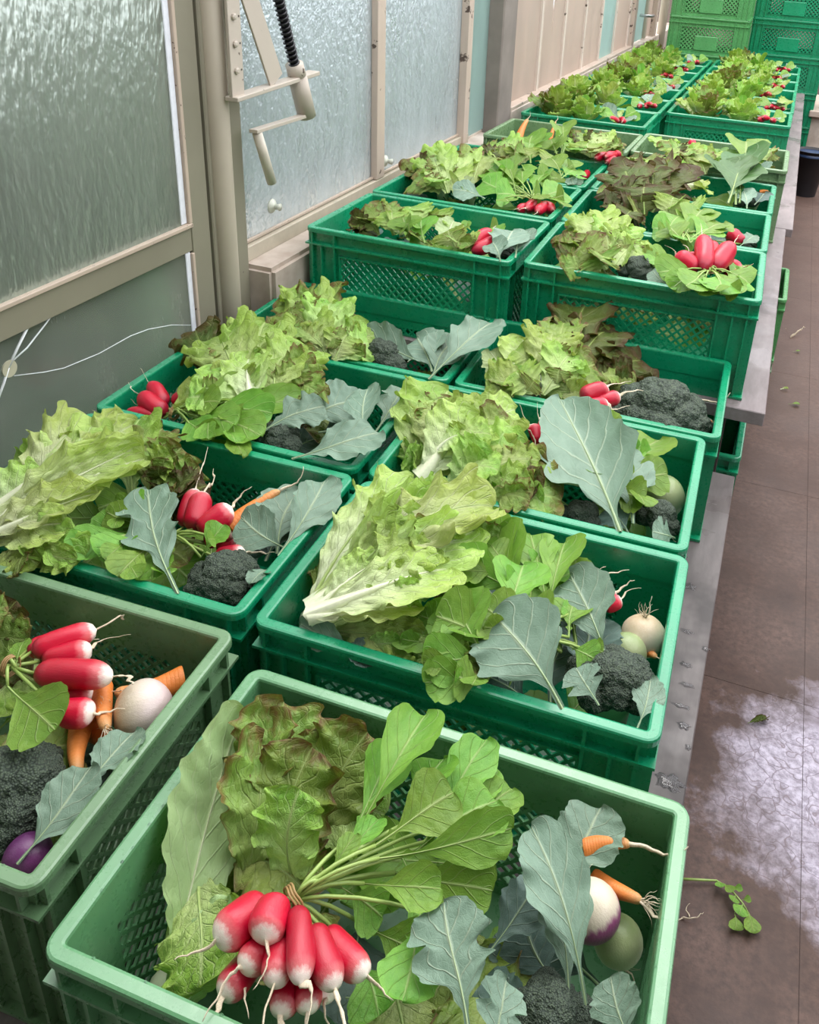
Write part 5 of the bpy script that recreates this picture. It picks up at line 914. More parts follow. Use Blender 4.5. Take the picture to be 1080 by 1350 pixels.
fill(lettuce((0.134,1.994,0.780),'frilly green lettuce with brown edges in the fifth aisle-side crate',[('oak',(0.153,1.793,0.850),(0.073,1.831,0.900),0.146,0,0),('bat',(0.182,1.746,0.870),(0.111,1.952,0.920),0.148,0,1),('bat',(0.207,1.727,0.870),(0.200,1.911,0.915),0.146,0,2),('oak',(0.160,1.763,0.850),(0.086,1.718,0.870),0.121,0,3),('oak',(0.207,1.727,0.870),(0.187,1.790,0.920),0.161,0,4),('bat',(0.231,1.708,0.870),(0.278,1.811,0.900),0.141,0,5),('rom',(0.263,1.755,0.860),(0.326,1.815,0.870),0.121,0,0),('oak',(0.195,1.688,0.870),(0.138,1.684,0.915),0.137,0,1),('oak',(0.219,1.670,0.870),(0.196,1.671,0.910),0.136,0,2),('bat',(0.231,1.708,0.870),(0.240,1.863,0.915),0.143,0,3),('oak',(0.172,1.905,0.840),(0.078,1.946,0.900),0.152,0,4),('bat',(0.239,1.775,0.860),(0.148,2.004,0.910),0.129,0,5),('oak',(0.210,1.725,0.850),(0.135,1.652,0.870),0.098,0,5),('oak',(0.116,1.802,0.870),(0.097,1.738,0.899),0.106,41,1),('oak',(0.102,1.833,0.870),(0.110,1.799,0.899),0.074,23,3),('oak',(0.162,1.836,0.890),(0.136,1.893,0.915),0.093,-25,4),('bat',(0.162,1.836,0.890),(0.124,1.907,0.915),0.083,11,3),('oak',(0.197,1.837,0.888),(0.208,1.873,0.911),0.085,-35,0),('bat',(0.206,1.789,0.888),(0.191,1.874,0.911),0.094,-38,2),('red',(0.121,1.730,0.858),(0.090,1.665,0.875),0.078,-13,3),('bat',(0.134,1.726,0.858),(0.116,1.696,0.875),0.067,-21,0),('bat',(0.203,1.769,0.890),(0.217,1.753,0.915),0.083,-20,5),('bat',(0.209,1.762,0.890),(0.205,1.787,0.915),0.082,16,1),('bat',(0.239,1.761,0.882),(0.272,1.770,0.899),0.091,24,1),('bat',(0.240,1.753,0.882),(0.264,1.740,0.899),0.097,-1,3),('rom',(0.297,1.815,0.864),(0.325,1.752,0.875),0.067,40,3),('bat',(0.282,1.781,0.864),(0.321,1.780,0.875),0.080,37,5),('bat',(0.156,1.710,0.888),(0.157,1.680,0.911),0.096,-5,0),('bat',(0.172,1.685,0.888),(0.144,1.669,0.911),0.082,-27,0),('bat',(0.212,1.705,0.886),(0.199,1.648,0.907),0.077,17,0),('oak',(0.220,1.677,0.886),(0.208,1.624,0.907),0.095,5,3),('olv',(0.236,1.774,0.888),(0.241,1.817,0.911),0.102,7,2),('bat',(0.225,1.780,0.888),(0.257,1.842,0.911),0.093,12,0),('oak',(0.139,1.930,0.864),(0.117,1.871,0.899),0.092,32,1),('bat',(0.138,1.945,0.864),(0.079,1.895,0.899),0.110,-11,4),('bat',(0.186,1.865,0.880),(0.174,1.950,0.907),0.076,20,5),('bat',(0.202,1.891,0.880),(0.166,1.911,0.907),0.094,15,1),('oak',(0.186,1.690,0.858),(0.129,1.642,0.875),0.058,25,1),('oak',(0.168,1.678,0.858),(0.117,1.606,0.875),0.072,-14,3)]),(0.008,1.615,0.020,0.870),10)
bunch((0.468,1.726,0.890),'upright cluster of shiny red radishes above broad green leaves in the fifth aisle-side crate',[((0.444,1.725,0.890),(0.377,1.738,0.915),0.0262),((0.455,1.708,0.900),(0.431,1.849,0.940),0.0260),((0.469,1.793,0.880),(0.456,1.906,0.910),0.0226),((0.476,1.748,0.890),(0.507,1.871,0.925),0.0271),((0.423,1.811,0.870),(0.403,1.838,0.890),0.0222),((0.491,1.816,0.870),(0.505,1.893,0.890),0.0224),((0.477,1.901,0.850),(0.542,1.863,0.870),0.0201),((0.502,1.849,0.850),(0.561,1.820,0.860),0.0178)],[('rad',(0.452,1.705,0.890),(0.396,1.581,0.880),0.074,0,0),('rad',(0.470,1.715,0.890),(0.429,1.566,0.900),0.092,0,1),('rad',(0.487,1.724,0.890),(0.508,1.589,0.890),0.110,0,2),('rad',(0.485,1.753,0.890),(0.572,1.711,0.880),0.095,0,3),('rad',(0.395,1.796,0.870),(0.300,1.768,0.890),0.092,0,4),('rad',(0.449,1.734,0.890),(0.350,1.655,0.890),0.095,0,5),('rad',(0.521,1.738,0.850),(0.549,1.880,0.870),0.080,0,1),('rad',(0.475,1.763,0.885),(0.538,1.612,0.880),0.093,0,4),('rad',(0.459,1.738,0.880),(0.460,1.582,0.880),0.093,0,5),('rad',(0.416,1.613,0.885),(0.385,1.590,0.884),0.046,21,1),('rad',(0.444,1.613,0.895),(0.451,1.595,0.900),0.056,-6,5),('rad',(0.502,1.655,0.890),(0.492,1.582,0.892),0.071,35,3),('rad',(0.533,1.741,0.885),(0.564,1.659,0.884),0.057,-38,0),('rad',(0.342,1.785,0.880),(0.311,1.722,0.892),0.050,13,3),('rad',(0.388,1.665,0.890),(0.391,1.647,0.892),0.065,16,3),('rad',(0.537,1.807,0.860),(0.544,1.825,0.876),0.043,43,2),('rad',(0.511,1.668,0.882),(0.551,1.617,0.884),0.059,48,5),('rad',(0.464,1.663,0.880),(0.474,1.618,0.884),0.052,-48,0)],tie=(0.468,1.726,0.890),ax=(0, 0.3, 1),tl=0.04,red=True)
broccoli((0.292,1.737,0.850),'small grey green broccoli at the front rim in the fifth aisle-side crate',0.060,7,[('bro',(0.383,1.647,0.860),(0.332,1.691,0.880),0.058,0,2),('bro',(0.454,1.647,0.860),(0.396,1.637,0.870),0.038,0,1)],far=True)
fill(lettuce((-0.519,2.392,0.790),'loose green lettuce mixed with smooth leaves in the sixth window-side crate',[('oak',(-0.460,2.210,0.850),(-0.606,2.350,0.900),0.157,0,0),('bat',(-0.396,2.114,0.870),(-0.538,2.343,0.920),0.154,0,1),('bat',(-0.375,2.127,0.870),(-0.473,2.442,0.920),0.156,0,2),('oak',(-0.430,2.134,0.860),(-0.539,2.167,0.880),0.125,0,3),('oak',(-0.348,2.195,0.870),(-0.393,2.447,0.920),0.157,0,4),('bat',(-0.353,2.139,0.870),(-0.434,2.223,0.915),0.174,0,5),('pal',(-0.321,2.159,0.870),(-0.385,2.172,0.890),0.098,0,1),('oak',(-0.412,2.156,0.870),(-0.471,2.181,0.910),0.149,0,2),('bat',(-0.447,2.243,0.870),(-0.559,2.524,0.910),0.162,0,3),('red',(-0.534,2.256,0.870),(-0.593,2.317,0.899),0.112,-36,3),('oak',(-0.552,2.305,0.870),(-0.527,2.221,0.899),0.086,1,0),('oak',(-0.443,2.198,0.890),(-0.454,2.232,0.915),0.102,19,5),('olv',(-0.457,2.180,0.890),(-0.479,2.274,0.915),0.108,10,2),('bat',(-0.415,2.306,0.890),(-0.445,2.300,0.915),0.082,1,4),('oak',(-0.442,2.280,0.890),(-0.447,2.346,0.915),0.102,13,0),('red',(-0.485,2.197,0.868),(-0.506,2.164,0.883),0.085,42,3),('bat',(-0.472,2.167,0.868),(-0.516,2.172,0.883),0.076,28,0),('oak',(-0.357,2.310,0.890),(-0.388,2.429,0.915),0.106,37,2),('oak',(-0.371,2.321,0.890),(-0.349,2.345,0.915),0.079,0,3),('olv',(-0.371,2.172,0.888),(-0.444,2.223,0.911),0.102,12,5),('bat',(-0.391,2.154,0.888),(-0.377,2.157,0.911),0.102,-7,4),('bat',(-0.346,2.152,0.878),(-0.355,2.136,0.891),0.053,-11,3),('bat',(-0.348,2.153,0.878),(-0.329,2.107,0.891),0.052,-42,3),('bat',(-0.444,2.168,0.886),(-0.435,2.092,0.907),0.079,11,1),('oak',(-0.465,2.187,0.886),(-0.494,2.186,0.907),0.102,4,1),('oak',(-0.488,2.400,0.886),(-0.512,2.371,0.907),0.096,-17,3),('bat',(-0.510,2.361,0.886),(-0.577,2.489,0.907),0.085,-3,1)]),(-0.622,2.017,-0.005,0.870),11)
bunch((-0.120,2.149,0.880),'radish bunch with tall smooth leaves in the sixth window-side crate',[((-0.132,2.143,0.860),(-0.147,2.078,0.865),0.0153),((-0.109,2.195,0.860),(-0.122,2.083,0.870),0.0199),((-0.074,2.158,0.870),(-0.083,2.069,0.870),0.0174),((-0.100,2.162,0.860),(-0.044,2.119,0.870),0.0200)],[('rad',(-0.182,2.161,0.890),(-0.287,2.371,0.930),0.091,0,0),('rad',(-0.161,2.174,0.890),(-0.326,2.320,0.920),0.126,0,1),('rad',(-0.161,2.174,0.890),(-0.227,2.382,0.920),0.101,0,2),('rad',(-0.127,2.144,0.890),(-0.148,2.367,0.910),0.075,0,3),('rad',(-0.124,2.137,0.880),(-0.051,2.269,0.890),0.122,0,4),('rad',(-0.131,2.162,0.880),(-0.100,2.160,0.900),0.119,0,5),('rad',(-0.153,2.149,0.880),(-0.233,2.121,0.890),0.120,0,0),('rad',(-0.179,2.153,0.880),(-0.313,2.212,0.900),0.123,0,2),('rad',(-0.172,2.217,0.860),(-0.277,2.323,0.890),0.152,0,1),('rad',(-0.097,2.222,0.870),(-0.051,2.210,0.880),0.097,0,3),('rad',(-0.251,2.317,0.910),(-0.278,2.265,0.924),0.050,-43,5),('rad',(-0.248,2.228,0.905),(-0.275,2.269,0.916),0.071,-43,4),('rad',(-0.193,2.292,0.905),(-0.214,2.379,0.916),0.053,28,0),('rad',(-0.164,2.303,0.900),(-0.108,2.310,0.908),0.044,15,5),('rad',(-0.071,2.190,0.885),(-0.037,2.210,0.892),0.086,39,4),('rad',(-0.126,2.177,0.890),(-0.076,2.110,0.900),0.061,-13,4),('rad',(-0.201,2.105,0.885),(-0.173,2.054,0.892),0.074,-9,4),('rad',(-0.265,2.215,0.890),(-0.265,2.219,0.900),0.062,-34,2),('rad',(-0.234,2.244,0.875),(-0.222,2.268,0.892),0.099,-42,1),('rad',(-0.062,2.218,0.875),(-0.017,2.127,0.884),0.068,-30,1)],tie=(-0.120,2.149,0.880),ax=(0, 0.3, 1),tl=0.03,red=True)
broccoli((-0.420,2.392,0.800),'broccoli mostly under one blue leaf at the front left in the sixth window-side crate',0.053,5,[('bro',(-0.269,2.120,0.870),(-0.371,2.098,0.890),0.082,0,1),('bro',(-0.289,2.178,0.870),(-0.210,2.364,0.870),0.076,0,3)],far=True)
fill(lettuce((0.128,2.401,0.790),'tall dark brown red lettuce in the sixth aisle-side crate',[('red',(0.190,2.265,0.870),(0.090,2.305,0.920),0.170,0,0),('red',(0.212,2.278,0.870),(0.139,2.499,0.960),0.201,0,1),('red',(0.234,2.291,0.870),(0.238,2.551,0.940),0.202,0,2),('red',(0.208,2.229,0.870),(0.103,2.457,0.940),0.174,0,3),('red',(0.241,2.248,0.870),(0.259,2.356,0.920),0.193,0,4),('red',(0.226,2.195,0.870),(0.203,2.276,0.940),0.189,0,5),('red',(0.193,2.258,0.860),(0.093,2.206,0.890),0.143,0,1),('red',(0.234,2.291,0.870),(0.187,2.577,0.950),0.153,0,3),('red',(0.229,2.188,0.860),(0.174,2.123,0.900),0.138,0,2),('red',(0.155,2.274,0.890),(0.141,2.243,0.915),0.112,-36,3),('oak',(0.129,2.314,0.890),(0.067,2.330,0.915),0.109,3,2),('oak',(0.190,2.384,0.906),(0.150,2.407,0.947),0.127,-1,1),('red',(0.167,2.362,0.906),(0.145,2.390,0.947),0.123,7,3),('red',(0.248,2.445,0.898),(0.221,2.525,0.931),0.111,-13,3),('oak',(0.234,2.414,0.898),(0.246,2.554,0.931),0.103,44,4),('red',(0.159,2.361,0.898),(0.111,2.345,0.931),0.120,40,0),('red',(0.150,2.304,0.898),(0.135,2.363,0.931),0.111,-17,2),('red',(0.235,2.283,0.890),(0.238,2.291,0.915),0.105,-21,1),('red',(0.259,2.300,0.890),(0.267,2.377,0.915),0.125,-28,0),('red',(0.210,2.219,0.898),(0.207,2.216,0.931),0.134,3,5),('red',(0.200,2.248,0.898),(0.202,2.244,0.931),0.115,-37,0),('red',(0.161,2.256,0.872),(0.118,2.152,0.891),0.072,44,0),('red',(0.164,2.237,0.872),(0.124,2.213,0.891),0.096,38,5),('oak',(0.202,2.419,0.902),(0.218,2.543,0.939),0.089,21,3),('oak',(0.223,2.454,0.902),(0.197,2.556,0.939),0.101,4,3),('oak',(0.196,2.201,0.876),(0.199,2.131,0.899),0.098,-40,3),('red',(0.207,2.193,0.876),(0.188,2.066,0.899),0.098,9,2)]),(0.001,2.023,0.012,0.870),12)
bunch((0.365,2.015,0.880),'pale radish with broad folded green leaves in the sixth aisle-side crate',[((0.530,2.162,0.840),(0.484,2.197,0.860),0.0251)],[('rad',(0.363,2.029,0.880),(0.278,2.014,0.890),0.109,0,0),('rad',(0.370,1.961,0.890),(0.393,2.221,0.910),0.126,0,1),('rad',(0.394,1.938,0.890),(0.464,2.143,0.900),0.110,0,2),('rad',(0.326,1.974,0.890),(0.341,2.121,0.910),0.111,0,3),('rad',(0.372,1.959,0.880),(0.325,1.994,0.910),0.120,0,4),('rad',(0.390,1.972,0.890),(0.443,2.067,0.900),0.108,0,5),('rad',(0.345,2.014,0.870),(0.399,2.010,0.890),0.129,0,0),('bat',(0.297,2.191,0.870),(0.301,2.241,0.930),0.116,0,2),('bat',(0.329,2.299,0.870),(0.381,2.256,0.900),0.118,0,5),('rad',(0.316,2.049,0.885),(0.305,1.972,0.892),0.062,-33,0),('rad',(0.378,2.137,0.900),(0.411,2.195,0.908),0.071,-35,0),('rad',(0.425,2.031,0.895),(0.472,2.097,0.900),0.055,-26,3),('rad',(0.339,2.092,0.900),(0.351,2.138,0.908),0.064,9,0),('rad',(0.335,1.998,0.895),(0.330,1.953,0.908),0.064,-35,0),('rad',(0.429,2.017,0.895),(0.432,2.056,0.900),0.064,-4,5),('rad',(0.377,2.016,0.880),(0.372,1.949,0.892),0.080,16,5),('bat',(0.304,2.244,0.900),(0.318,2.205,0.924),0.072,29,4),('bat',(0.351,2.283,0.885),(0.401,2.198,0.900),0.063,-38,0)],tie=(0.365,2.015,0.880),ax=(1, 0, 0),tl=0.03,red=True)
broccoli((0.541,2.243,0.810),'broccoli hidden below with small blue leaf at the right in the sixth aisle-side crate',0.037,5,[('bro',(0.521,2.134,0.840),(0.557,2.203,0.860),0.050,0,1)],far=True)
fill(lettuce((-0.433,2.800,0.790),'green oak lettuce with reddish tint in the seventh window-side crate',[('oak',(-0.326,2.624,0.870),(-0.435,2.708,0.900),0.143,0,0),('bat',(-0.301,2.639,0.870),(-0.418,2.745,0.920),0.115,0,1),('oak',(-0.326,2.624,0.870),(-0.432,2.625,0.880),0.141,0,2),('rad',(-0.266,2.615,0.880),(-0.336,2.856,0.930),0.133,0,3),('bat',(-0.301,2.639,0.870),(-0.319,2.682,0.920),0.141,0,4),('oak',(-0.387,2.632,0.860),(-0.487,2.649,0.880),0.142,0,5),('bat',(-0.212,2.631,0.870),(-0.189,2.675,0.900),0.139,0,1),('red',(-0.398,2.709,0.882),(-0.424,2.585,0.899),0.092,-13,1),('oak',(-0.392,2.660,0.882),(-0.439,2.661,0.899),0.080,24,0),('oak',(-0.350,2.715,0.890),(-0.403,2.777,0.915),0.084,26,0),('oak',(-0.381,2.733,0.890),(-0.377,2.719,0.915),0.080,-36,4),('bat',(-0.382,2.603,0.874),(-0.407,2.553,0.883),0.085,-19,0),('red',(-0.382,2.602,0.874),(-0.397,2.521,0.883),0.084,26,0),('rad',(-0.303,2.747,0.900),(-0.340,2.793,0.923),0.085,14,1),('rad',(-0.295,2.677,0.900),(-0.308,2.742,0.923),0.096,14,5),('oak',(-0.290,2.651,0.890),(-0.329,2.608,0.915),0.094,-27,0),('olv',(-0.316,2.680,0.890),(-0.339,2.634,0.915),0.096,18,2),('oak',(-0.453,2.661,0.868),(-0.429,2.581,0.883),0.079,23,5),('oak',(-0.405,2.615,0.868),(-0.436,2.576,0.883),0.102,5,0),('olv',(-0.224,2.658,0.882),(-0.210,2.626,0.899),0.093,-3,3),('oak',(-0.198,2.660,0.882),(-0.197,2.605,0.899),0.083,43,5)]),(-0.618,2.425,-0.004,0.870),13)
bunch((-0.081,2.700,0.830),'radish bunch mostly leaves in the seventh window-side crate',[((-0.081,2.700,0.830),(-0.084,2.770,0.840),0.0143)],[('rad',(-0.119,2.494,0.880),(-0.178,2.563,0.920),0.107,0,0),('rad',(-0.119,2.494,0.880),(-0.117,2.616,0.910),0.108,0,1),('rad',(-0.111,2.463,0.880),(-0.080,2.573,0.890),0.107,0,2),('rad',(-0.123,2.456,0.880),(-0.191,2.440,0.890),0.105,0,3),('bro',(-0.108,2.509,0.870),(-0.056,2.541,0.870),0.080,0,4),('rad',(-0.153,2.542,0.900),(-0.183,2.585,0.916),0.055,-10,4),('rad',(-0.117,2.547,0.895),(-0.095,2.561,0.908),0.067,13,4),('rad',(-0.077,2.523,0.885),(-0.058,2.458,0.892),0.074,-12,3),('rad',(-0.150,2.428,0.885),(-0.168,2.375,0.892),0.068,-41,2),('bro',(-0.090,2.545,0.870),(-0.055,2.419,0.876),0.047,35,1)],tie=None,ax=(0, 1, 0),tl=0.02,red=True)
fill(lettuce((0.087,2.808,0.790),'green lettuce with brown outer leaves in the seventh aisle-side crate',[('red',(0.126,2.779,0.870),(0.051,2.821,0.900),0.113,0,0),('bat',(0.220,2.712,0.870),(0.177,2.786,0.920),0.138,0,1),('oak',(0.186,2.753,0.870),(0.111,2.802,0.910),0.140,0,2),('bat',(0.252,2.672,0.870),(0.280,2.777,0.910),0.137,0,3),('rom',(0.284,2.633,0.870),(0.360,2.548,0.890),0.104,0,4),('bat',(0.228,2.657,0.870),(0.272,2.619,0.920),0.132,0,5),('oak',(0.101,2.761,0.882),(0.060,2.833,0.899),0.073,12,3),('oak',(0.083,2.812,0.882),(0.098,2.781,0.899),0.070,-39,1),('bat',(0.197,2.805,0.890),(0.209,2.678,0.915),0.083,-11,4),('olv',(0.206,2.797,0.890),(0.210,2.776,0.915),0.093,-5,5),('bat',(0.162,2.812,0.886),(0.150,2.754,0.907),0.099,19,1),('oak',(0.156,2.734,0.886),(0.148,2.723,0.907),0.071,5,0),('oak',(0.276,2.711,0.886),(0.275,2.767,0.907),0.069,39,1),('bat',(0.246,2.737,0.886),(0.313,2.666,0.907),0.069,-21,5),('bat',(0.320,2.553,0.878),(0.376,2.568,0.891),0.060,-44,2),('rom',(0.322,2.600,0.878),(0.382,2.496,0.891),0.071,-32,4),('olv',(0.250,2.654,0.890),(0.302,2.633,0.915),0.082,-5,3),('olv',(0.239,2.670,0.890),(0.254,2.611,0.915),0.089,22,5)]),(-0.002,2.432,0.004,0.870),14)
broccoli((0.517,2.810,0.800),'broccoli with very large dark green leaf in the seventh aisle-side crate',0.055,5,[('drk',(0.478,2.482,0.870),(0.405,2.820,0.930),0.187,0,0),('drk',(0.488,2.509,0.870),(0.464,2.991,0.940),0.165,0,3),('drk',(0.454,2.450,0.880),(0.473,2.786,0.940),0.184,0,2),('bro',(0.515,2.493,0.860),(0.491,2.600,0.890),0.076,0,3),('brd',(0.535,2.594,0.850),(0.559,2.693,0.870),0.089,0,4)],far=True)
carrot((0.542,2.811,0.840),(0.572,2.810,0.850),0.0096,'short orange carrot stub at the right in the seventh aisle-side crate',0,False,0.02)
carrot((-0.467,3.114,0.835),(-0.479,3.280,0.905),0.0209,'large orange carrot standing up against the back rim in the eighth window-side crate',0,False,0.05)
carrot((-0.361,3.237,0.835),(-0.385,3.409,0.885),0.0115,'small orange carrot behind the green leaves in the eighth window-side crate',1,False,0.05)
fill(lettuce((-0.178,3.259,0.805),'pinkish tipped lettuce in the eighth window-side crate',[('oak',(-0.091,2.842,0.885),(-0.172,2.993,0.935),0.119,0,0),('bat',(-0.078,2.850,0.885),(-0.095,3.018,0.935),0.119,0,1),('oak',(-0.065,2.859,0.885),(-0.043,3.049,0.915),0.120,0,2),('bat',(-0.083,2.805,0.885),(-0.116,2.872,0.925),0.145,0,3),('oak',(-0.047,2.986,0.875),(-0.007,2.989,0.905),0.120,0,4),('bat',(-0.125,2.986,0.875),(-0.166,2.856,0.905),0.118,0,5),('red',(-0.136,2.928,0.905),(-0.187,2.914,0.930),0.083,32,2),('red',(-0.119,2.890,0.905),(-0.153,2.956,0.930),0.087,-31,3),('bat',(-0.076,2.931,0.905),(-0.075,2.976,0.930),0.066,-22,3),('bat',(-0.083,2.987,0.905),(-0.099,3.000,0.930),0.088,3,4),('oak',(-0.045,2.906,0.897),(-0.005,2.942,0.914),0.060,-34,4),('oak',(-0.061,2.927,0.897),(-0.042,2.991,0.914),0.074,38,2),('oak',(-0.088,2.842,0.901),(-0.087,2.789,0.922),0.084,15,5),('olv',(-0.070,2.813,0.901),(-0.049,2.762,0.922),0.089,4,2),('oak',(-0.049,2.984,0.887),(-0.030,2.975,0.906),0.069,-1,3),('oak',(-0.027,2.934,0.887),(0.010,2.920,0.906),0.066,0,1),('bat',(-0.163,2.896,0.887),(-0.162,2.822,0.906),0.072,-1,3),('bat',(-0.153,2.826,0.887),(-0.161,2.780,0.906),0.058,23,0)]),(-0.580,2.965,-0.006,0.885),15)
bunch((-0.026,2.884,0.885),'tight cluster of red radishes at the right in the eighth window-side crate',[((-0.026,2.884,0.885),(-0.061,2.770,0.895),0.0170),((-0.011,2.909,0.885),(-0.025,2.772,0.905),0.0169),((-0.005,2.855,0.885),(-0.018,2.777,0.885),0.0170),((0.008,2.906,0.885),(-0.013,2.887,0.895),0.0146),((-0.015,2.986,0.865),(-0.025,2.986,0.875),0.0150)],[('rad',(-0.194,2.775,0.885),(-0.271,3.073,0.935),0.109,0,0),('rad',(-0.206,2.767,0.885),(-0.247,2.803,0.935),0.133,0,1),('rad',(-0.194,2.775,0.885),(-0.185,2.884,0.915),0.117,0,2),('brd',(-0.175,2.987,0.865),(-0.212,2.957,0.915),0.054,0,3),('rad',(-0.244,2.742,0.885),(-0.326,2.750,0.885),0.115,0,4),('rad',(-0.244,2.742,0.885),(-0.326,2.910,0.905),0.118,0,5),('rad',(-0.228,2.940,0.910),(-0.247,2.872,0.931),0.063,-47,1),('rad',(-0.250,2.844,0.910),(-0.217,2.759,0.931),0.094,42,2),('rad',(-0.176,2.839,0.900),(-0.123,2.769,0.915),0.075,-1,3),('brd',(-0.218,2.951,0.890),(-0.193,2.890,0.915),0.034,16,3),('rad',(-0.313,2.774,0.885),(-0.319,2.679,0.891),0.070,24,3),('rad',(-0.320,2.880,0.895),(-0.297,2.858,0.907),0.077,15,3)],tie=None,ax=(0, 1, 0),tl=0.02,red=True)
fill(lettuce((0.160,3.386,0.805),'brown green lettuce leaves in the eighth aisle-side crate',[('oak',(0.244,2.918,0.885),(0.181,3.056,0.925),0.147,0,0),('bat',(0.278,2.872,0.885),(0.234,2.963,0.935),0.144,0,1),('olv',(0.344,2.784,0.885),(0.287,2.903,0.925),0.129,0,2),('bat',(0.325,2.836,0.885),(0.336,3.007,0.925),0.144,0,3),('bat',(0.173,3.014,0.885),(0.125,3.163,0.915),0.122,0,4),('red',(0.273,2.803,0.885),(0.208,2.899,0.905),0.113,0,5),('oak',(0.492,3.032,0.865),(0.528,3.334,0.885),0.092,0,1),('oak',(0.492,3.032,0.865),(0.534,3.131,0.875),0.088,0,3),('oak',(0.225,3.026,0.901),(0.187,2.984,0.922),0.090,2,3),('red',(0.204,3.045,0.901),(0.225,2.912,0.922),0.077,40,3),('oak',(0.235,2.952,0.905),(0.266,2.842,0.930),0.094,15,1),('olv',(0.263,2.882,0.905),(0.263,2.878,0.930),0.087,-1,4),('oak',(0.325,2.884,0.901),(0.313,2.816,0.922),0.083,10,2),('oak',(0.299,2.853,0.901),(0.317,2.890,0.922),0.070,-23,4),('bat',(0.329,2.867,0.901),(0.347,2.988,0.922),0.075,-3,1),('bat',(0.326,2.899,0.901),(0.355,2.977,0.922),0.094,43,0),('olv',(0.145,3.100,0.897),(0.147,3.075,0.914),0.077,7,0),('bat',(0.137,3.097,0.897),(0.145,3.082,0.914),0.086,-6,0),('oak',(0.238,2.898,0.893),(0.216,2.811,0.906),0.084,-1,1),('red',(0.242,2.881,0.893),(0.253,2.848,0.906),0.076,-29,5),('bat',(0.497,3.221,0.873),(0.513,3.272,0.890),0.063,1,3),('oak',(0.525,3.218,0.873),(0.571,3.257,0.890),0.066,1,1),('bat',(0.488,3.100,0.869),(0.546,3.083,0.882),0.053,-29,1),('bat',(0.528,3.097,0.869),(0.562,3.075,0.882),0.049,18,1)]),(0.025,3.010,0.003,0.885),16)
bunch((0.246,3.266,0.875),'three red radishes near the back in the eighth aisle-side crate',[((0.246,3.266,0.875),(0.230,3.299,0.895),0.0190),((0.312,3.230,0.875),(0.289,3.228,0.885),0.0170),((0.346,3.191,0.875),(0.315,3.182,0.885),0.0168)],[('rad',(0.454,2.917,0.885),(0.450,3.177,0.945),0.177,0,0),('rad',(0.404,3.020,0.885),(0.386,3.111,0.915),0.118,0,1),('rad',(0.431,3.037,0.885),(0.495,3.168,0.905),0.119,0,4),('rad',(0.456,3.130,0.915),(0.440,3.104,0.939),0.115,39,2),('rad',(0.402,3.099,0.900),(0.365,3.115,0.915),0.066,23,0),('rad',(0.473,3.169,0.895),(0.480,3.180,0.907),0.075,-7,3)],tie=None,ax=(0, 1, 0),tl=0.03,red=True)
broccoli((0.513,3.315,0.815),'broccoli with a grey leaf at the right in the eighth aisle-side crate',0.038,4,[('bro',(0.554,3.036,0.855),(0.519,3.049,0.885),0.099,0,1)],far=True)
head((-0.480,3.800,0.800),'frilly yellow green lettuce in the ninth window-side crate',('bat', 'oak'),17,.165,.18,.12,27,(0,-.1),.45)
head((-0.334,3.790,0.800),'smaller leafy green head at the middle in the ninth window-side crate',('rad', 'bat', 'rom'),15,.135,.165,.095,46,(0,-.15),.4)
bunch((-0.159,3.765,0.850),'cluster of pink red radishes in the ninth window-side crate',[((-0.179,3.715,0.858),(-0.147,3.679,0.870),.013),((-0.167,3.735,0.864),(-0.196,3.692,0.876),.013),((-0.155,3.715,0.870),(-0.125,3.676,0.882),.013),((-0.143,3.735,0.858),(-0.132,3.677,0.870),.013),((-0.131,3.715,0.864),(-0.128,3.656,0.876),.013)],[('rad',(-0.159,3.765,0.860),(-0.064,3.751,0.880),0.065,0,0),('rad',(-0.159,3.765,0.860),(-0.096,3.810,0.902),0.085,0,1),('bat',(-0.159,3.765,0.860),(-0.203,3.856,0.877),0.069,0,2),('bro',(-0.159,3.765,0.860),(-0.259,3.800,0.900),0.086,0,3),('rad',(-0.159,3.765,0.860),(-0.257,3.747,0.894),0.075,0,4),('rad',(-0.159,3.765,0.860),(-0.196,3.688,0.873),0.088,0,5),('bro',(-0.159,3.765,0.860),(-0.083,3.711,0.881),0.087,0,0)],tie=None,tl=.03,red=True)
head((0.176,4.260,0.800),'frilly yellow green lettuce in the ninth aisle-side crate',('oak', 'bat', 'rom'),17,.165,.18,.12,28,(0,-.1),.45)
head((0.368,4.250,0.800),'smaller leafy green head at the middle in the ninth aisle-side crate',('rad', 'bat', 'rom'),15,.135,.165,.095,47,(0,-.15),.4)
bunch((0.502,4.261,0.850),'cluster of pink red radishes in the ninth aisle-side crate',[((0.482,4.211,0.858),(0.452,4.170,0.870),.013),((0.494,4.231,0.864),(0.465,4.188,0.876),.013),((0.506,4.211,0.870),(0.474,4.174,0.882),.013),((0.518,4.231,0.858),(0.536,4.177,0.870),.013),((0.530,4.211,0.864),(0.518,4.153,0.876),.013)],[('rad',(0.502,4.261,0.860),(0.573,4.273,0.872),0.079,0,0),('rad',(0.502,4.261,0.860),(0.571,4.321,0.886),0.070,0,1),('bat',(0.502,4.261,0.860),(0.462,4.323,0.884),0.066,0,2),('bro',(0.502,4.261,0.860),(0.423,4.288,0.882),0.082,0,3),('rad',(0.502,4.261,0.860),(0.410,4.231,0.902),0.063,0,4),('rad',(0.502,4.261,0.860),(0.465,4.196,0.897),0.078,0,5),('bro',(0.502,4.261,0.860),(0.546,4.194,0.876),0.074,0,0)],tie=None,tl=.03,red=True)
head((-0.493,4.210,0.800),'olive green lettuce with pale heart in the tenth window-side crate',('oak', 'bat', 'rom'),17,.165,.18,.12,30,(0,-.1),.45)
head((-0.311,4.200,0.800),'smaller leafy green head at the middle in the tenth window-side crate',('rad', 'bat', 'rom'),15,.135,.165,.095,51,(0,-.15),.4)
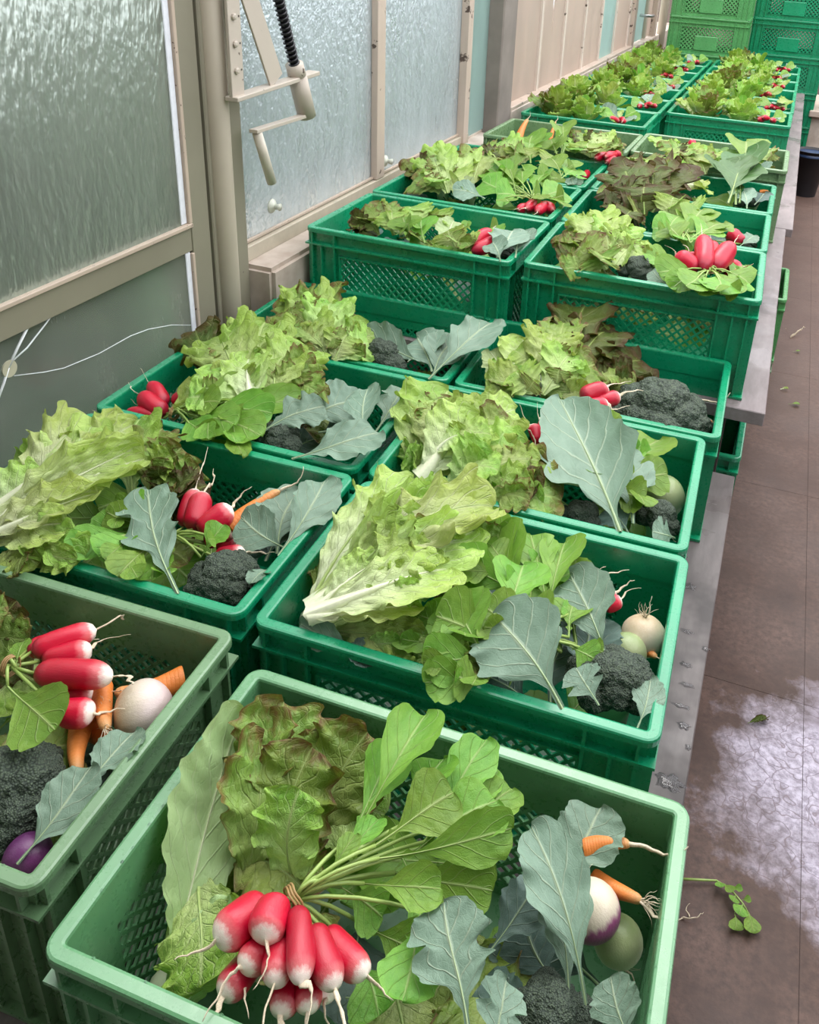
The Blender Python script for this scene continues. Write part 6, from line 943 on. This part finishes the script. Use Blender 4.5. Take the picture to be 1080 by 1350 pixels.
bunch((-0.115,4.255,0.850),'red radishes with green leaves in the tenth window-side crate',[((-0.135,4.205,0.858),(-0.139,4.146,0.870),.013),((-0.123,4.225,0.864),(-0.089,4.195,0.876),.013),((-0.111,4.205,0.870),(-0.077,4.181,0.882),.013),((-0.099,4.225,0.858),(-0.108,4.167,0.870),.013),((-0.087,4.205,0.864),(-0.053,4.177,0.876),.013)],[('rad',(-0.115,4.255,0.860),(-0.047,4.269,0.903),0.079,0,0),('bat',(-0.115,4.255,0.860),(-0.076,4.323,0.877),0.073,0,1),('bro',(-0.115,4.255,0.860),(-0.116,4.336,0.904),0.070,0,2),('rad',(-0.115,4.255,0.860),(-0.169,4.299,0.876),0.084,0,3),('rad',(-0.115,4.255,0.860),(-0.194,4.228,0.873),0.089,0,4),('bro',(-0.115,4.255,0.860),(-0.136,4.186,0.872),0.062,0,5),('rad',(-0.115,4.255,0.860),(-0.067,4.173,0.875),0.061,0,0)],tie=None,tl=.03,red=True)
head((0.172,4.675,0.800),'olive green lettuce with pale heart in the tenth aisle-side crate',('bat', 'rom', 'bat'),17,.165,.18,.12,31,(0,-.1),.45)
head((0.327,4.665,0.800),'smaller leafy green head at the middle in the tenth aisle-side crate',('rad', 'bat', 'rom'),15,.135,.165,.095,52,(0,-.15),.4)
bunch((0.518,4.637,0.850),'red radishes with green leaves in the tenth aisle-side crate',[((0.498,4.587,0.858),(0.463,4.560,0.870),.013),((0.510,4.607,0.864),(0.515,4.548,0.876),.013),((0.522,4.587,0.870),(0.492,4.546,0.882),.013),((0.534,4.607,0.858),(0.569,4.584,0.870),.013),((0.546,4.587,0.864),(0.511,4.562,0.876),.013)],[('rad',(0.518,4.637,0.860),(0.578,4.625,0.871),0.073,0,0),('bat',(0.518,4.637,0.860),(0.578,4.707,0.899),0.075,0,1),('bro',(0.518,4.637,0.860),(0.522,4.712,0.878),0.066,0,2),('rad',(0.518,4.637,0.860),(0.424,4.695,0.875),0.062,0,3),('rad',(0.518,4.637,0.860),(0.444,4.579,0.905),0.072,0,4),('bro',(0.518,4.637,0.860),(0.521,4.545,0.898),0.082,0,5),('rad',(0.518,4.637,0.860),(0.565,4.585,0.877),0.086,0,0)],tie=None,tl=.03,red=True)
head((-0.414,4.620,0.800),'mixed bright green lettuce in the eleventh window-side crate',('bat', 'rom', 'bat'),17,.165,.18,.12,33,(0,-.1),.45)
head((-0.219,4.610,0.800),'smaller leafy green head at the middle in the eleventh window-side crate',('rad', 'bat', 'rom'),15,.135,.165,.095,56,(0,-.15),.4)
bunch((-0.158,4.636,0.850),'cluster of pink red radishes in the eleventh window-side crate',[((-0.178,4.586,0.858),(-0.167,4.528,0.870),.013),((-0.166,4.606,0.864),(-0.188,4.555,0.876),.013),((-0.154,4.586,0.870),(-0.140,4.529,0.882),.013),((-0.142,4.606,0.858),(-0.177,4.579,0.870),.013),((-0.130,4.586,0.864),(-0.150,4.533,0.876),.013)],[('bat',(-0.158,4.636,0.860),(-0.075,4.644,0.902),0.089,0,0),('bro',(-0.158,4.636,0.860),(-0.063,4.700,0.904),0.080,0,1),('rad',(-0.158,4.636,0.860),(-0.153,4.739,0.874),0.089,0,2),('rad',(-0.158,4.636,0.860),(-0.227,4.658,0.876),0.079,0,3),('bro',(-0.158,4.636,0.860),(-0.252,4.589,0.902),0.067,0,4),('rad',(-0.158,4.636,0.860),(-0.215,4.545,0.870),0.086,0,5),('rad',(-0.158,4.636,0.860),(-0.109,4.546,0.897),0.086,0,0)],tie=None,tl=.03,red=True)
head((0.178,5.090,0.800),'mixed bright green lettuce in the eleventh aisle-side crate',('bat', 'oak'),17,.165,.18,.12,34,(0,-.1),.45)
head((0.370,5.080,0.800),'smaller leafy green head at the middle in the eleventh aisle-side crate',('rad', 'bat', 'rom'),15,.135,.165,.095,57,(0,-.15),.4)
bunch((0.454,5.107,0.850),'cluster of pink red radishes in the eleventh aisle-side crate',[((0.434,5.057,0.858),(0.417,5.002,0.870),.013),((0.446,5.077,0.864),(0.473,5.032,0.876),.013),((0.458,5.057,0.870),(0.463,4.998,0.882),.013),((0.470,5.077,0.858),(0.436,5.050,0.870),.013),((0.482,5.057,0.864),(0.448,5.031,0.876),.013)],[('bat',(0.454,5.107,0.860),(0.523,5.089,0.891),0.075,0,0),('bro',(0.454,5.107,0.860),(0.498,5.188,0.875),0.071,0,1),('rad',(0.454,5.107,0.860),(0.418,5.187,0.870),0.085,0,2),('rad',(0.454,5.107,0.860),(0.382,5.123,0.889),0.071,0,3),('bro',(0.454,5.107,0.860),(0.385,5.062,0.878),0.075,0,4),('rad',(0.454,5.107,0.860),(0.459,5.040,0.874),0.079,0,5),('rad',(0.454,5.107,0.860),(0.530,5.055,0.885),0.086,0,0)],tie=None,tl=.03,red=True)
head((-0.425,5.030,0.800),'frilly yellow green lettuce in the twelfth window-side crate',('bat', 'oak'),17,.165,.18,.12,36,(0,-.1),.45)
head((-0.281,5.020,0.800),'smaller leafy green head at the middle in the twelfth window-side crate',('rad', 'bat', 'rom'),15,.135,.165,.095,61,(0,-.15),.4)
bunch((-0.114,5.000,0.850),'red radishes with green leaves in the twelfth window-side crate',[((-0.134,4.950,0.858),(-0.146,4.892,0.870),.013),((-0.122,4.970,0.864),(-0.104,4.915,0.876),.013),((-0.110,4.950,0.870),(-0.141,4.911,0.882),.013),((-0.098,4.970,0.858),(-0.088,4.911,0.870),.013),((-0.086,4.950,0.864),(-0.069,4.895,0.876),.013)],[('bro',(-0.114,5.000,0.860),(-0.045,5.015,0.875),0.075,0,0),('rad',(-0.114,5.000,0.860),(-0.047,5.062,0.902),0.081,0,1),('rad',(-0.114,5.000,0.860),(-0.109,5.076,0.889),0.075,0,2),('bro',(-0.114,5.000,0.860),(-0.204,5.026,0.873),0.067,0,3),('rad',(-0.114,5.000,0.860),(-0.184,4.951,0.897),0.090,0,4),('rad',(-0.114,5.000,0.860),(-0.129,4.907,0.891),0.069,0,5),('bat',(-0.114,5.000,0.860),(-0.045,4.950,0.902),0.069,0,0)],tie=None,tl=.03,red=True)
head((0.208,5.500,0.800),'frilly yellow green lettuce in the twelfth aisle-side crate',('oak', 'bat', 'rom'),17,.165,.18,.12,37,(0,-.1),.45)
head((0.395,5.490,0.800),'smaller leafy green head at the middle in the twelfth aisle-side crate',('rad', 'bat', 'rom'),15,.135,.165,.095,62,(0,-.15),.4)
bunch((0.489,5.494,0.850),'red radishes with green leaves in the twelfth aisle-side crate',[((0.469,5.444,0.858),(0.491,5.393,0.870),.013),((0.481,5.464,0.864),(0.486,5.405,0.876),.013),((0.493,5.444,0.870),(0.470,5.394,0.882),.013),((0.505,5.464,0.858),(0.487,5.410,0.870),.013),((0.517,5.444,0.864),(0.540,5.395,0.876),.013)],[('bro',(0.489,5.494,0.860),(0.564,5.477,0.898),0.065,0,0),('rad',(0.489,5.494,0.860),(0.526,5.567,0.890),0.071,0,1),('rad',(0.489,5.494,0.860),(0.467,5.558,0.884),0.088,0,2),('bro',(0.489,5.494,0.860),(0.406,5.549,0.881),0.069,0,3),('rad',(0.489,5.494,0.860),(0.419,5.483,0.903),0.085,0,4),('rad',(0.489,5.494,0.860),(0.486,5.395,0.903),0.065,0,5),('bat',(0.489,5.494,0.860),(0.553,5.431,0.890),0.088,0,0)],tie=None,tl=.03,red=True)
head((-0.427,5.440,0.800),'olive green lettuce with pale heart in the thirteenth window-side crate',('oak', 'bat', 'rom'),17,.165,.18,.12,39,(0,-.1),.45)
head((-0.228,5.430,0.800),'smaller leafy green head at the middle in the thirteenth window-side crate',('rad', 'bat', 'rom'),15,.135,.165,.095,66,(0,-.15),.4)
bunch((-0.176,5.455,0.850),'cluster of pink red radishes in the thirteenth window-side crate',[((-0.196,5.405,0.858),(-0.212,5.350,0.870),.013),((-0.184,5.425,0.864),(-0.185,5.365,0.876),.013),((-0.172,5.405,0.870),(-0.198,5.358,0.882),.013),((-0.160,5.425,0.858),(-0.143,5.370,0.870),.013),((-0.148,5.405,0.864),(-0.159,5.347,0.876),.013)],[('rad',(-0.176,5.455,0.860),(-0.088,5.476,0.891),0.087,0,0),('rad',(-0.176,5.455,0.860),(-0.131,5.521,0.878),0.070,0,1),('bro',(-0.176,5.455,0.860),(-0.212,5.558,0.901),0.072,0,2),('rad',(-0.176,5.455,0.860),(-0.273,5.503,0.880),0.072,0,3),('rad',(-0.176,5.455,0.860),(-0.254,5.443,0.889),0.081,0,4),('bat',(-0.176,5.455,0.860),(-0.188,5.377,0.903),0.079,0,5),('bro',(-0.176,5.455,0.860),(-0.142,5.397,0.904),0.090,0,0)],tie=None,tl=.03,red=True)
head((0.215,5.920,0.800),'olive green lettuce with pale heart in the thirteenth aisle-side crate',('bat', 'rom', 'bat'),17,.165,.18,.12,40,(0,-.1),.45)
head((0.391,5.910,0.800),'smaller leafy green head at the middle in the thirteenth aisle-side crate',('rad', 'bat', 'rom'),15,.135,.165,.095,67,(0,-.15),.4)
bunch((0.467,5.879,0.850),'cluster of pink red radishes in the thirteenth aisle-side crate',[((0.447,5.829,0.858),(0.445,5.769,0.870),.013),((0.459,5.849,0.864),(0.465,5.790,0.876),.013),((0.471,5.829,0.870),(0.502,5.792,0.882),.013),((0.483,5.849,0.858),(0.510,5.804,0.870),.013),((0.495,5.829,0.864),(0.501,5.770,0.876),.013)],[('rad',(0.467,5.879,0.860),(0.547,5.864,0.880),0.088,0,0),('rad',(0.467,5.879,0.860),(0.551,5.942,0.894),0.076,0,1),('bro',(0.467,5.879,0.860),(0.427,5.945,0.888),0.065,0,2),('rad',(0.467,5.879,0.860),(0.411,5.920,0.881),0.064,0,3),('rad',(0.467,5.879,0.860),(0.350,5.858,0.880),0.087,0,4),('bat',(0.467,5.879,0.860),(0.457,5.784,0.893),0.089,0,5),('bro',(0.467,5.879,0.860),(0.551,5.821,0.890),0.081,0,0)],tie=None,tl=.03,red=True)
head((-0.430,5.850,0.800),'mixed bright green lettuce in the fourteenth window-side crate',('bat', 'rom', 'bat'),17,.165,.18,.12,42,(0,-.1),.45)
head((-0.257,5.840,0.800),'smaller leafy green head at the middle in the fourteenth window-side crate',('rad', 'bat', 'rom'),15,.135,.165,.095,71,(0,-.15),.4)
bunch((-0.145,5.815,0.850),'red radishes with green leaves in the fourteenth window-side crate',[((-0.165,5.765,0.858),(-0.145,5.712,0.870),.013),((-0.153,5.785,0.864),(-0.188,5.761,0.876),.013),((-0.141,5.765,0.870),(-0.109,5.729,0.882),.013),((-0.129,5.785,0.858),(-0.112,5.731,0.870),.013),((-0.117,5.765,0.864),(-0.092,5.717,0.876),.013)],[('rad',(-0.145,5.815,0.860),(-0.056,5.804,0.894),0.086,0,0),('bro',(-0.145,5.815,0.860),(-0.082,5.873,0.885),0.061,0,1),('rad',(-0.145,5.815,0.860),(-0.176,5.873,0.904),0.065,0,2),('rad',(-0.145,5.815,0.860),(-0.234,5.876,0.899),0.067,0,3),('bat',(-0.145,5.815,0.860),(-0.228,5.776,0.895),0.066,0,4),('bro',(-0.145,5.815,0.860),(-0.147,5.708,0.895),0.088,0,5),('rad',(-0.145,5.815,0.860),(-0.072,5.769,0.900),0.085,0,0)],tie=None,tl=.03,red=True)
head((0.185,6.340,0.800),'mixed bright green lettuce in the fourteenth aisle-side crate',('bat', 'oak'),17,.165,.18,.12,43,(0,-.1),.45)
head((0.331,6.330,0.800),'smaller leafy green head at the middle in the fourteenth aisle-side crate',('rad', 'bat', 'rom'),15,.135,.165,.095,72,(0,-.15),.4)
bunch((0.492,6.381,0.850),'red radishes with green leaves in the fourteenth aisle-side crate',[((0.472,6.331,0.858),(0.460,6.274,0.870),.013),((0.484,6.351,0.864),(0.462,6.299,0.876),.013),((0.496,6.331,0.870),(0.523,6.287,0.882),.013),((0.508,6.351,0.858),(0.479,6.308,0.870),.013),((0.520,6.331,0.864),(0.554,6.302,0.876),.013)],[('rad',(0.492,6.381,0.860),(0.574,6.387,0.900),0.080,0,0),('bro',(0.492,6.381,0.860),(0.573,6.454,0.892),0.070,0,1),('rad',(0.492,6.381,0.860),(0.444,6.475,0.901),0.086,0,2),('rad',(0.492,6.381,0.860),(0.393,6.413,0.891),0.076,0,3),('bat',(0.492,6.381,0.860),(0.427,6.327,0.873),0.081,0,4),('bro',(0.492,6.381,0.860),(0.471,6.296,0.891),0.067,0,5),('rad',(0.492,6.381,0.860),(0.527,6.323,0.897),0.087,0,0)],tie=None,tl=.03,red=True)
head((-0.427,6.260,0.800),'frilly yellow green lettuce in the fifteenth window-side crate',('bat', 'oak'),17,.165,.18,.12,45,(0,-.1),.45)
head((-0.280,6.250,0.800),'smaller leafy green head at the middle in the fifteenth window-side crate',('rad', 'bat', 'rom'),15,.135,.165,.095,76,(0,-.15),.4)
bunch((-0.102,6.293,0.850),'cluster of pink red radishes in the fifteenth window-side crate',[((-0.122,6.243,0.858),(-0.157,6.220,0.870),.013),((-0.110,6.263,0.864),(-0.075,6.242,0.876),.013),((-0.098,6.243,0.870),(-0.078,6.189,0.882),.013),((-0.086,6.263,0.858),(-0.111,6.215,0.870),.013),((-0.074,6.243,0.864),(-0.099,6.195,0.876),.013)],[('bro',(-0.102,6.293,0.860),(-0.040,6.265,0.871),0.074,0,0),('rad',(-0.102,6.293,0.860),(-0.040,6.343,0.901),0.082,0,1),('rad',(-0.102,6.293,0.860),(-0.136,6.362,0.884),0.078,0,2),('bat',(-0.102,6.293,0.860),(-0.170,6.347,0.904),0.083,0,3),('bro',(-0.102,6.293,0.860),(-0.168,6.245,0.894),0.084,0,4),('rad',(-0.102,6.293,0.860),(-0.110,6.210,0.876),0.061,0,5),('rad',(-0.102,6.293,0.860),(-0.040,6.229,0.880),0.083,0,0)],tie=None,tl=.03,red=True)
# ------------------------------------------------------------------ things around: crank opener, stacks, crates below, bucket, plinth, litter on the floor
ck_ = thing('window_crank', (-.68, 1.36, 1.24), 'cream painted crank opener with black screw rod and hanging handle, on the post', 'crank'); L0 = ck_.location
def cp(name, mb, mat, smooth=False, bev=0): 
    mb.v = [tuple(Vector(p)-L0) for p in mb.v]; return put(name, mb.mesh(name, smooth, bev), ck_, mat)
m = MB(); m.box((-.664,1.352,1.242),(-.656,1.402,2.4)); cp('back_plate', m, steel, bev=.001)
m = MB(); m.bar((-.66,1.352,1.246),(-.66,1.745,1.262),.036,.011,up=(0,0,1)); cp('bracket_arm', m, steel, bev=.0015)
for z in (1.31, 1.37, 1.43, 1.50):
    cp('bolt', MB().lathe([(0,0),(.008,0),(.008,.004),(.004,.006),(0,.006)], (-.655,1.372,z), 8, 'X', False), steel)
    cp('bolt_hole', MB().lathe([(0,0),(.0025,0),(.0025,.0006),(0,.0006)], (-.6557,1.394,z), 8, 'X', False), legm)
m = MB(); m.bar((-.655,1.542,1.266),(-.655,1.172,2.0),.062,.006,up=(1,0,0)); cp('strut', m, steel, bev=.001)
rod0 = Vector((-.66,1.652,1.268)); rd = (Vector((-.66,1.571,1.456))-Vector((-.66,1.640,1.285))).normalized()
m = MB(); pr = []
m.tube([tuple(rod0+rd*s) for s in (0,.4,.9)], .0105, 12)
cp('rod', m, simple('black_rod', (.015,.015,.017), .35, .2, 30), True)
m = MB(); n = 64*12; pts = []; a_ = rd.cross(Vector((1,0,0))).normalized(); b_ = rd.cross(a_)
for i in range(n+1): t_ = i/12*2*math.pi; pts.append(tuple(rod0 + rd*(.012+.0125*i/12) + (a_*math.cos(t_)+b_*math.sin(t_))*.0125))
m.tube(pts, .0034, 5); cp('screw_thread', m, simple('black_thread', (.02,.02,.024), .3, .2, 30), True)
m = MB(); m.tube([tuple(rod0+rd*.030), tuple(rod0+rd*.012), tuple(rod0-rd*.004)], .024, 18); cp('collar', m, steel, True)
m = MB(); m.tube([tuple(rod0-rd*.010), tuple(rod0-rd*.06), tuple(rod0-rd*.125)], .0255, 20); cp('sleeve', m, steel, True)
e0 = rod0-rd*.122
m = MB(); m.bar(tuple(e0), (-.655,1.428,1.158), .024, .009); cp('crank_arm', m, steel, bev=.001)
h0 = Vector((-.655,1.445,1.152)); m = MB(); m.tube([tuple(h0), tuple(h0-rd*.07), tuple(h0-rd*.152)], [.0125,.013,.0125], 16); cp('handle', m, simple('cream_handle', (.68,.62,.52), .4), True)
for (y, z, dx) in ((1.635,.90,'left hammered pane'), (2.385,.872,'right hammered pane')):
    k_ = thing('suction_knob', (-.744, y, z), 'small translucent white knob stuck on the %s' % dx, 'knob')
    pm = simple('milky_plastic', (.60,.62,.52), .3)
    put('cup', MB().lathe([(0,0),(.021,0),(.020,.004),(.010,.010),(.008,.012),(0,.012)], (0,0,0), 20, 'X', False).mesh(smooth=True), k_, pm)
    put('knob', MB().lathe([(.006,.010),(.009,.022),(.011,.028),(.0,.030)], (0,0,0), 16, 'X', False).mesh(smooth=True), k_, pm)

for i in range(4): crate((-.40,6.75,.60+.27*i), 0, 'lime', ['pale green crate standing on the bench end, bottom of the left stack','pale green crate second from the bottom of the left stack','pale green crate third from the bottom of the left stack','pale green crate on top of the left stack'][i], plate=True, group='stacked crates at the back')
for i in range(6): crate((.19,7.26,.06+.27*i), 0, 'teal', 'dark teal crate %s' % ['lowest in the right stack, near the floor','second from the bottom of the right stack','third from the bottom of the right stack','fourth up in the right stack, at the picture top','fifth up in the right stack','on top of the right stack'][i], plate=True, group='stacked crates at the back')
dl = thing('dolly', (.19,7.26,0), 'low transport dolly under the right crate stack', 'dolly')
put('deck', MB().box((0,0,.03), (.6,.4,.058)).mesh(bevel=.004), dl, legm)
for x in (.06,.5):
    for y in (.05,.31): put('wheel', MB().lathe([(0,0),(.015,0),(.015,.02),(0,.02)], (x,y,.016), 12, 'X', False).mesh(), dl, legm)
crate((.12,2.95,.0), 0, 'olive', 'shallow tray on the floor under the light green crate beneath the higher bench', H=.13, group='crates under the bench')
crate((.12,2.95,.13), 0, 'lime', 'empty light green crate peeking out from under the higher bench', group='crates under the bench')
crate((.038,1.68,.0), 0, 'olive', 'shallow tray on the floor just under the front end of the higher bench', H=.13, group='crates under the bench')
crate((.038,1.68,.13), 0, 'teal', 'empty green crate peeking out below the front end of the higher bench', group='crates under the bench')
bk = thing('bucket', (.815,6.35,0), 'dark bucket with a blue rim standing beyond the bench', 'bucket')
put('wall', MB().lathe([(.085,0),(.115,.33),(.120,.33),(.109,.33),(.080,.01)], k=24, cap=False).mesh(smooth=True), bk, simple('black_plastic', (.018,.018,.022), .4))
put('base', MB().lathe([(0,0),(.085,0),(.085,.01),(0,.01)], k=24, cap=False).mesh(), bk, MT['bud'])
put('contents', MB().lathe([(0,.30),(.08,.31),(.113,.315),(.113,.29)], k=24, cap=False).mesh(smooth=True), bk, simple('dark_blue_plastic', (.03,.06,.14), .4))
pl = thing('plinth', (.78,7.3,0), 'pale pinkish concrete plinth beyond the bucket', 'plinth')
put('block', MB().box((0,0,0), (.55,.9,.42)).mesh(bevel=.01), pl, plaster); put('cap', MB().box((-.02,-.06,.42), (.57,.92,.47)).mesh(bevel=.006), pl, pinkp)
sb_ = thing('socket_box', (.86,7.35,.47), 'small grey box on the pinkish plinth', 'box'); put('case', MB().box((0,0,0), (.08,.05,.07)).mesh(bevel=.005), sb_, simple('grey_case', (.25,.25,.27), .5)); put('lid', MB().box((.01,-.006,.01), (.07,0,.06)).mesh(bevel=.002), sb_, simple('dark_lid', (.1,.1,.11), .5))

tw = thing('leafy_sprig', (.70,.755,0), 'green leafy sprig lying on the wet floor beside the nearest crate', 'sprig')
tp = [(.655,.745,.012),(.70,.762,.01),(.728,.773,.008),(.755,.765,.010),(.78,.745,.010),(.80,.722,.006)]
put('stem', MB().tube([tuple(Vector(p)-tw.location) for p in tp], [.0026,.0024,.002,.0018,.0014,.001], 6).mesh(smooth=True), tw, MT['stem'])
for b, e, w_ in (((.728,.773,.01),(.735,.755,.018),.020),((.74,.772,.01),(.757,.752,.02),.022),((.755,.765,.01),(.775,.768,.02),.014),((.765,.757,.01),(.76,.735,.02),.022),((.78,.745,.01),(.773,.715,.018),.030),((.785,.74,.01),(.80,.695,.012),.034),((.775,.75,.01),(.792,.752,.02),.014),((.765,.72,.015),(.77,.69,.01),.03)):
    leaf('rad', b, e, w_, tw, up=(0,-.3,1), var=rnd.randrange(NV))
fb = thing('dead_leaf', (.78,1.20,0), 'small curled brown dead leaf on the pale patch of floor', 'leaf')
put('blade', leafmesh('pal','red',2), fb, M=frame((-.02,-.014,.004),(.022,.018,.008),.016,(0,-.3,1)))
put('blade', leafmesh('oak','red',3), fb, M=frame((-.01,-.012,.004),(.02,.010,.008),.010,(0,-.3,1)))
for x, y, s, a, lb in ((.675,.680,.05,.5,'pale root thread on the floor nearest the front crate'), (.795,3.55,.16,1.1,'long pale root thread on the floor near the light green crate'), (.655,.455,.06,-.8,'pale root thread at the bottom edge of the floor')):
    t_ = thing('root_thread', (x,y,.003), lb, 'root'); put('thread', TAILS[1], t_, M=frame((0,0,0),(s*math.cos(a),s*math.sin(a),.003),.03,(0,0,1)))
    put('side_thread', TAILS[3], t_, M=frame((s*.3*math.cos(a),s*.3*math.sin(a),0),(s*.8*math.cos(a+.7),s*.8*math.sin(a+.7),.002),.03,(0,0,1)))
for x, y, s, k_, lb in ((.825,3.39,.03,'rad','tiny green leaf scrap on the floor, farthest along the aisle'), (.825,2.86,.045,'rad','green leaf scrap on the floor, the nearest of the aisle scraps'), (.785,2.98,.03,'rom','pale green leaf scrap beside the bench on the floor'), (.62,1.13,.02,'rad','tiny green leaf scrap at the low bench foot')):
    t_ = thing('leaf_scrap', (x,y,.002), lb, 'leaf'); put('blade', leafmesh(*KIND[k_],1), t_, M=frame((-s/2,0,.002),(s/2,.01,.006),s*.5,(0,0,1)))
# water standing on the bench plank beside the crates, a thing each
wm, wt, wb = newmat('water'); wb.inputs['Base Color'].default_value = (.9,.92,.95,1); wb.inputs['Roughness'].default_value = .04; wb.inputs['Transmission Weight'].default_value = 1; wb.inputs['IOR'].default_value = 1.33
def puddle_mesh(rx, ry, seed, h=.0022):
    rs = np.random.RandomState(seed); n = 26; rings = ((.0,1.0),(.55,.95),(.85,.7),(1.0,.0)); V = []
    rad = [1+.35*math.sin(2*t+rs.uniform(0,6))*.6+.25*math.sin(5*t+seed) for t in np.linspace(0, 2*math.pi, n, endpoint=False)]
    for q, hh in rings[1:]:
        for i in range(n): t = 2*math.pi*i/n; V.append((q*rx*rad[i]*math.cos(t), q*ry*rad[i]*math.sin(t), h*hh))
    V.append((0,0,h)); c = len(V)-1
    F = [(c, i, (i+1) % n) for i in range(n)]
    for k in range(2):
        for i in range(n): a, b = k*n+i, k*n+(i+1) % n; F.append((a, a+n, b+n, b))
    me = bpy.data.meshes.new('puddle'); me.from_pydata(V, [], F); me.polygons.foreach_set('use_smooth', [True]*len(F)); return me
PUD = [(0.573, 1.082, 0.0142, 0.0095, 'water spill on the low bench, farthest of the wet spots'), (0.584, 0.946, 0.0118, 0.0066, 'second wet spot on the low bench counted from the far end'), (0.625, 0.914, 0.0072, 0.0065, 'small round drop at the outer bench edge'), (0.594, 0.859, 0.0112, 0.0063, 'third wet spot beside the second aisle crate'), (0.602, 0.811, 0.0123, 0.0051, 'narrow wet streak on the bench above the longest one'), (0.598, 0.759, 0.0146, 0.005, 'longest narrow wet streak on the bench'), (0.608, 0.718, 0.0103, 0.0078, 'wet splash just left of the bench edge near the crate corner'), (0.602, 0.599, 0.0217, 0.0163, 'broad dark puddle on the bench nearest the front crate'), (0.621, 0.676, 0.005, 0.0057, 'tiny drop between the splash and the broad puddle')]
for i, (x, y, rx, ry, lb) in enumerate(PUD):
    o = put('water_puddle', puddle_mesh(rx, ry, i), None, wm); o.location = (x, y, .4283); tag(o, lb, 'puddle', 'water on the low bench edge')
# droplets clinging to the rims of the nearest crates: too many to count, one object per crate
def drops(c, n, seed, lb):
    x, y, a, z = c; rs = random.Random(seed); m = MB(); ca, sa = math.cos(a), math.sin(a)
    for i in range(n):
        s = rs.choice('LRBF'); q = rs.random()
        if s == 'L': lx, ly = rs.uniform(.004,.018), q*.4
        elif s == 'R': lx, ly = .6-rs.uniform(.004,.018), q*.4
        elif s == 'B': lx, ly = q*.56+.02, .4-rs.uniform(.004,.018)
        else: lx, ly = q*.56+.02, rs.uniform(.004,.018)
        r = rs.uniform(.0006,.0022); m.lathe([(r,0),(r*.8,r*.4),(0,r*.6)], (x+ca*lx-sa*ly, y+sa*lx+ca*ly, z-.0011), 8, cap=False)
    o = put('water_droplets', m.mesh(smooth=True), None, wm, kind='stuff'); tag(o, lb, 'water')
drops((.035,-.067,.024,.70), 170, 1, 'water droplets on the rim of the nearest pale green crate')
drops((-.024,.400,.029,.70), 90, 2, 'water droplets on the rim of the second aisle-side crate')
drops((-.611,-.05,.044,.70), 60, 3, 'water droplets on the rim of the crate at the left edge')
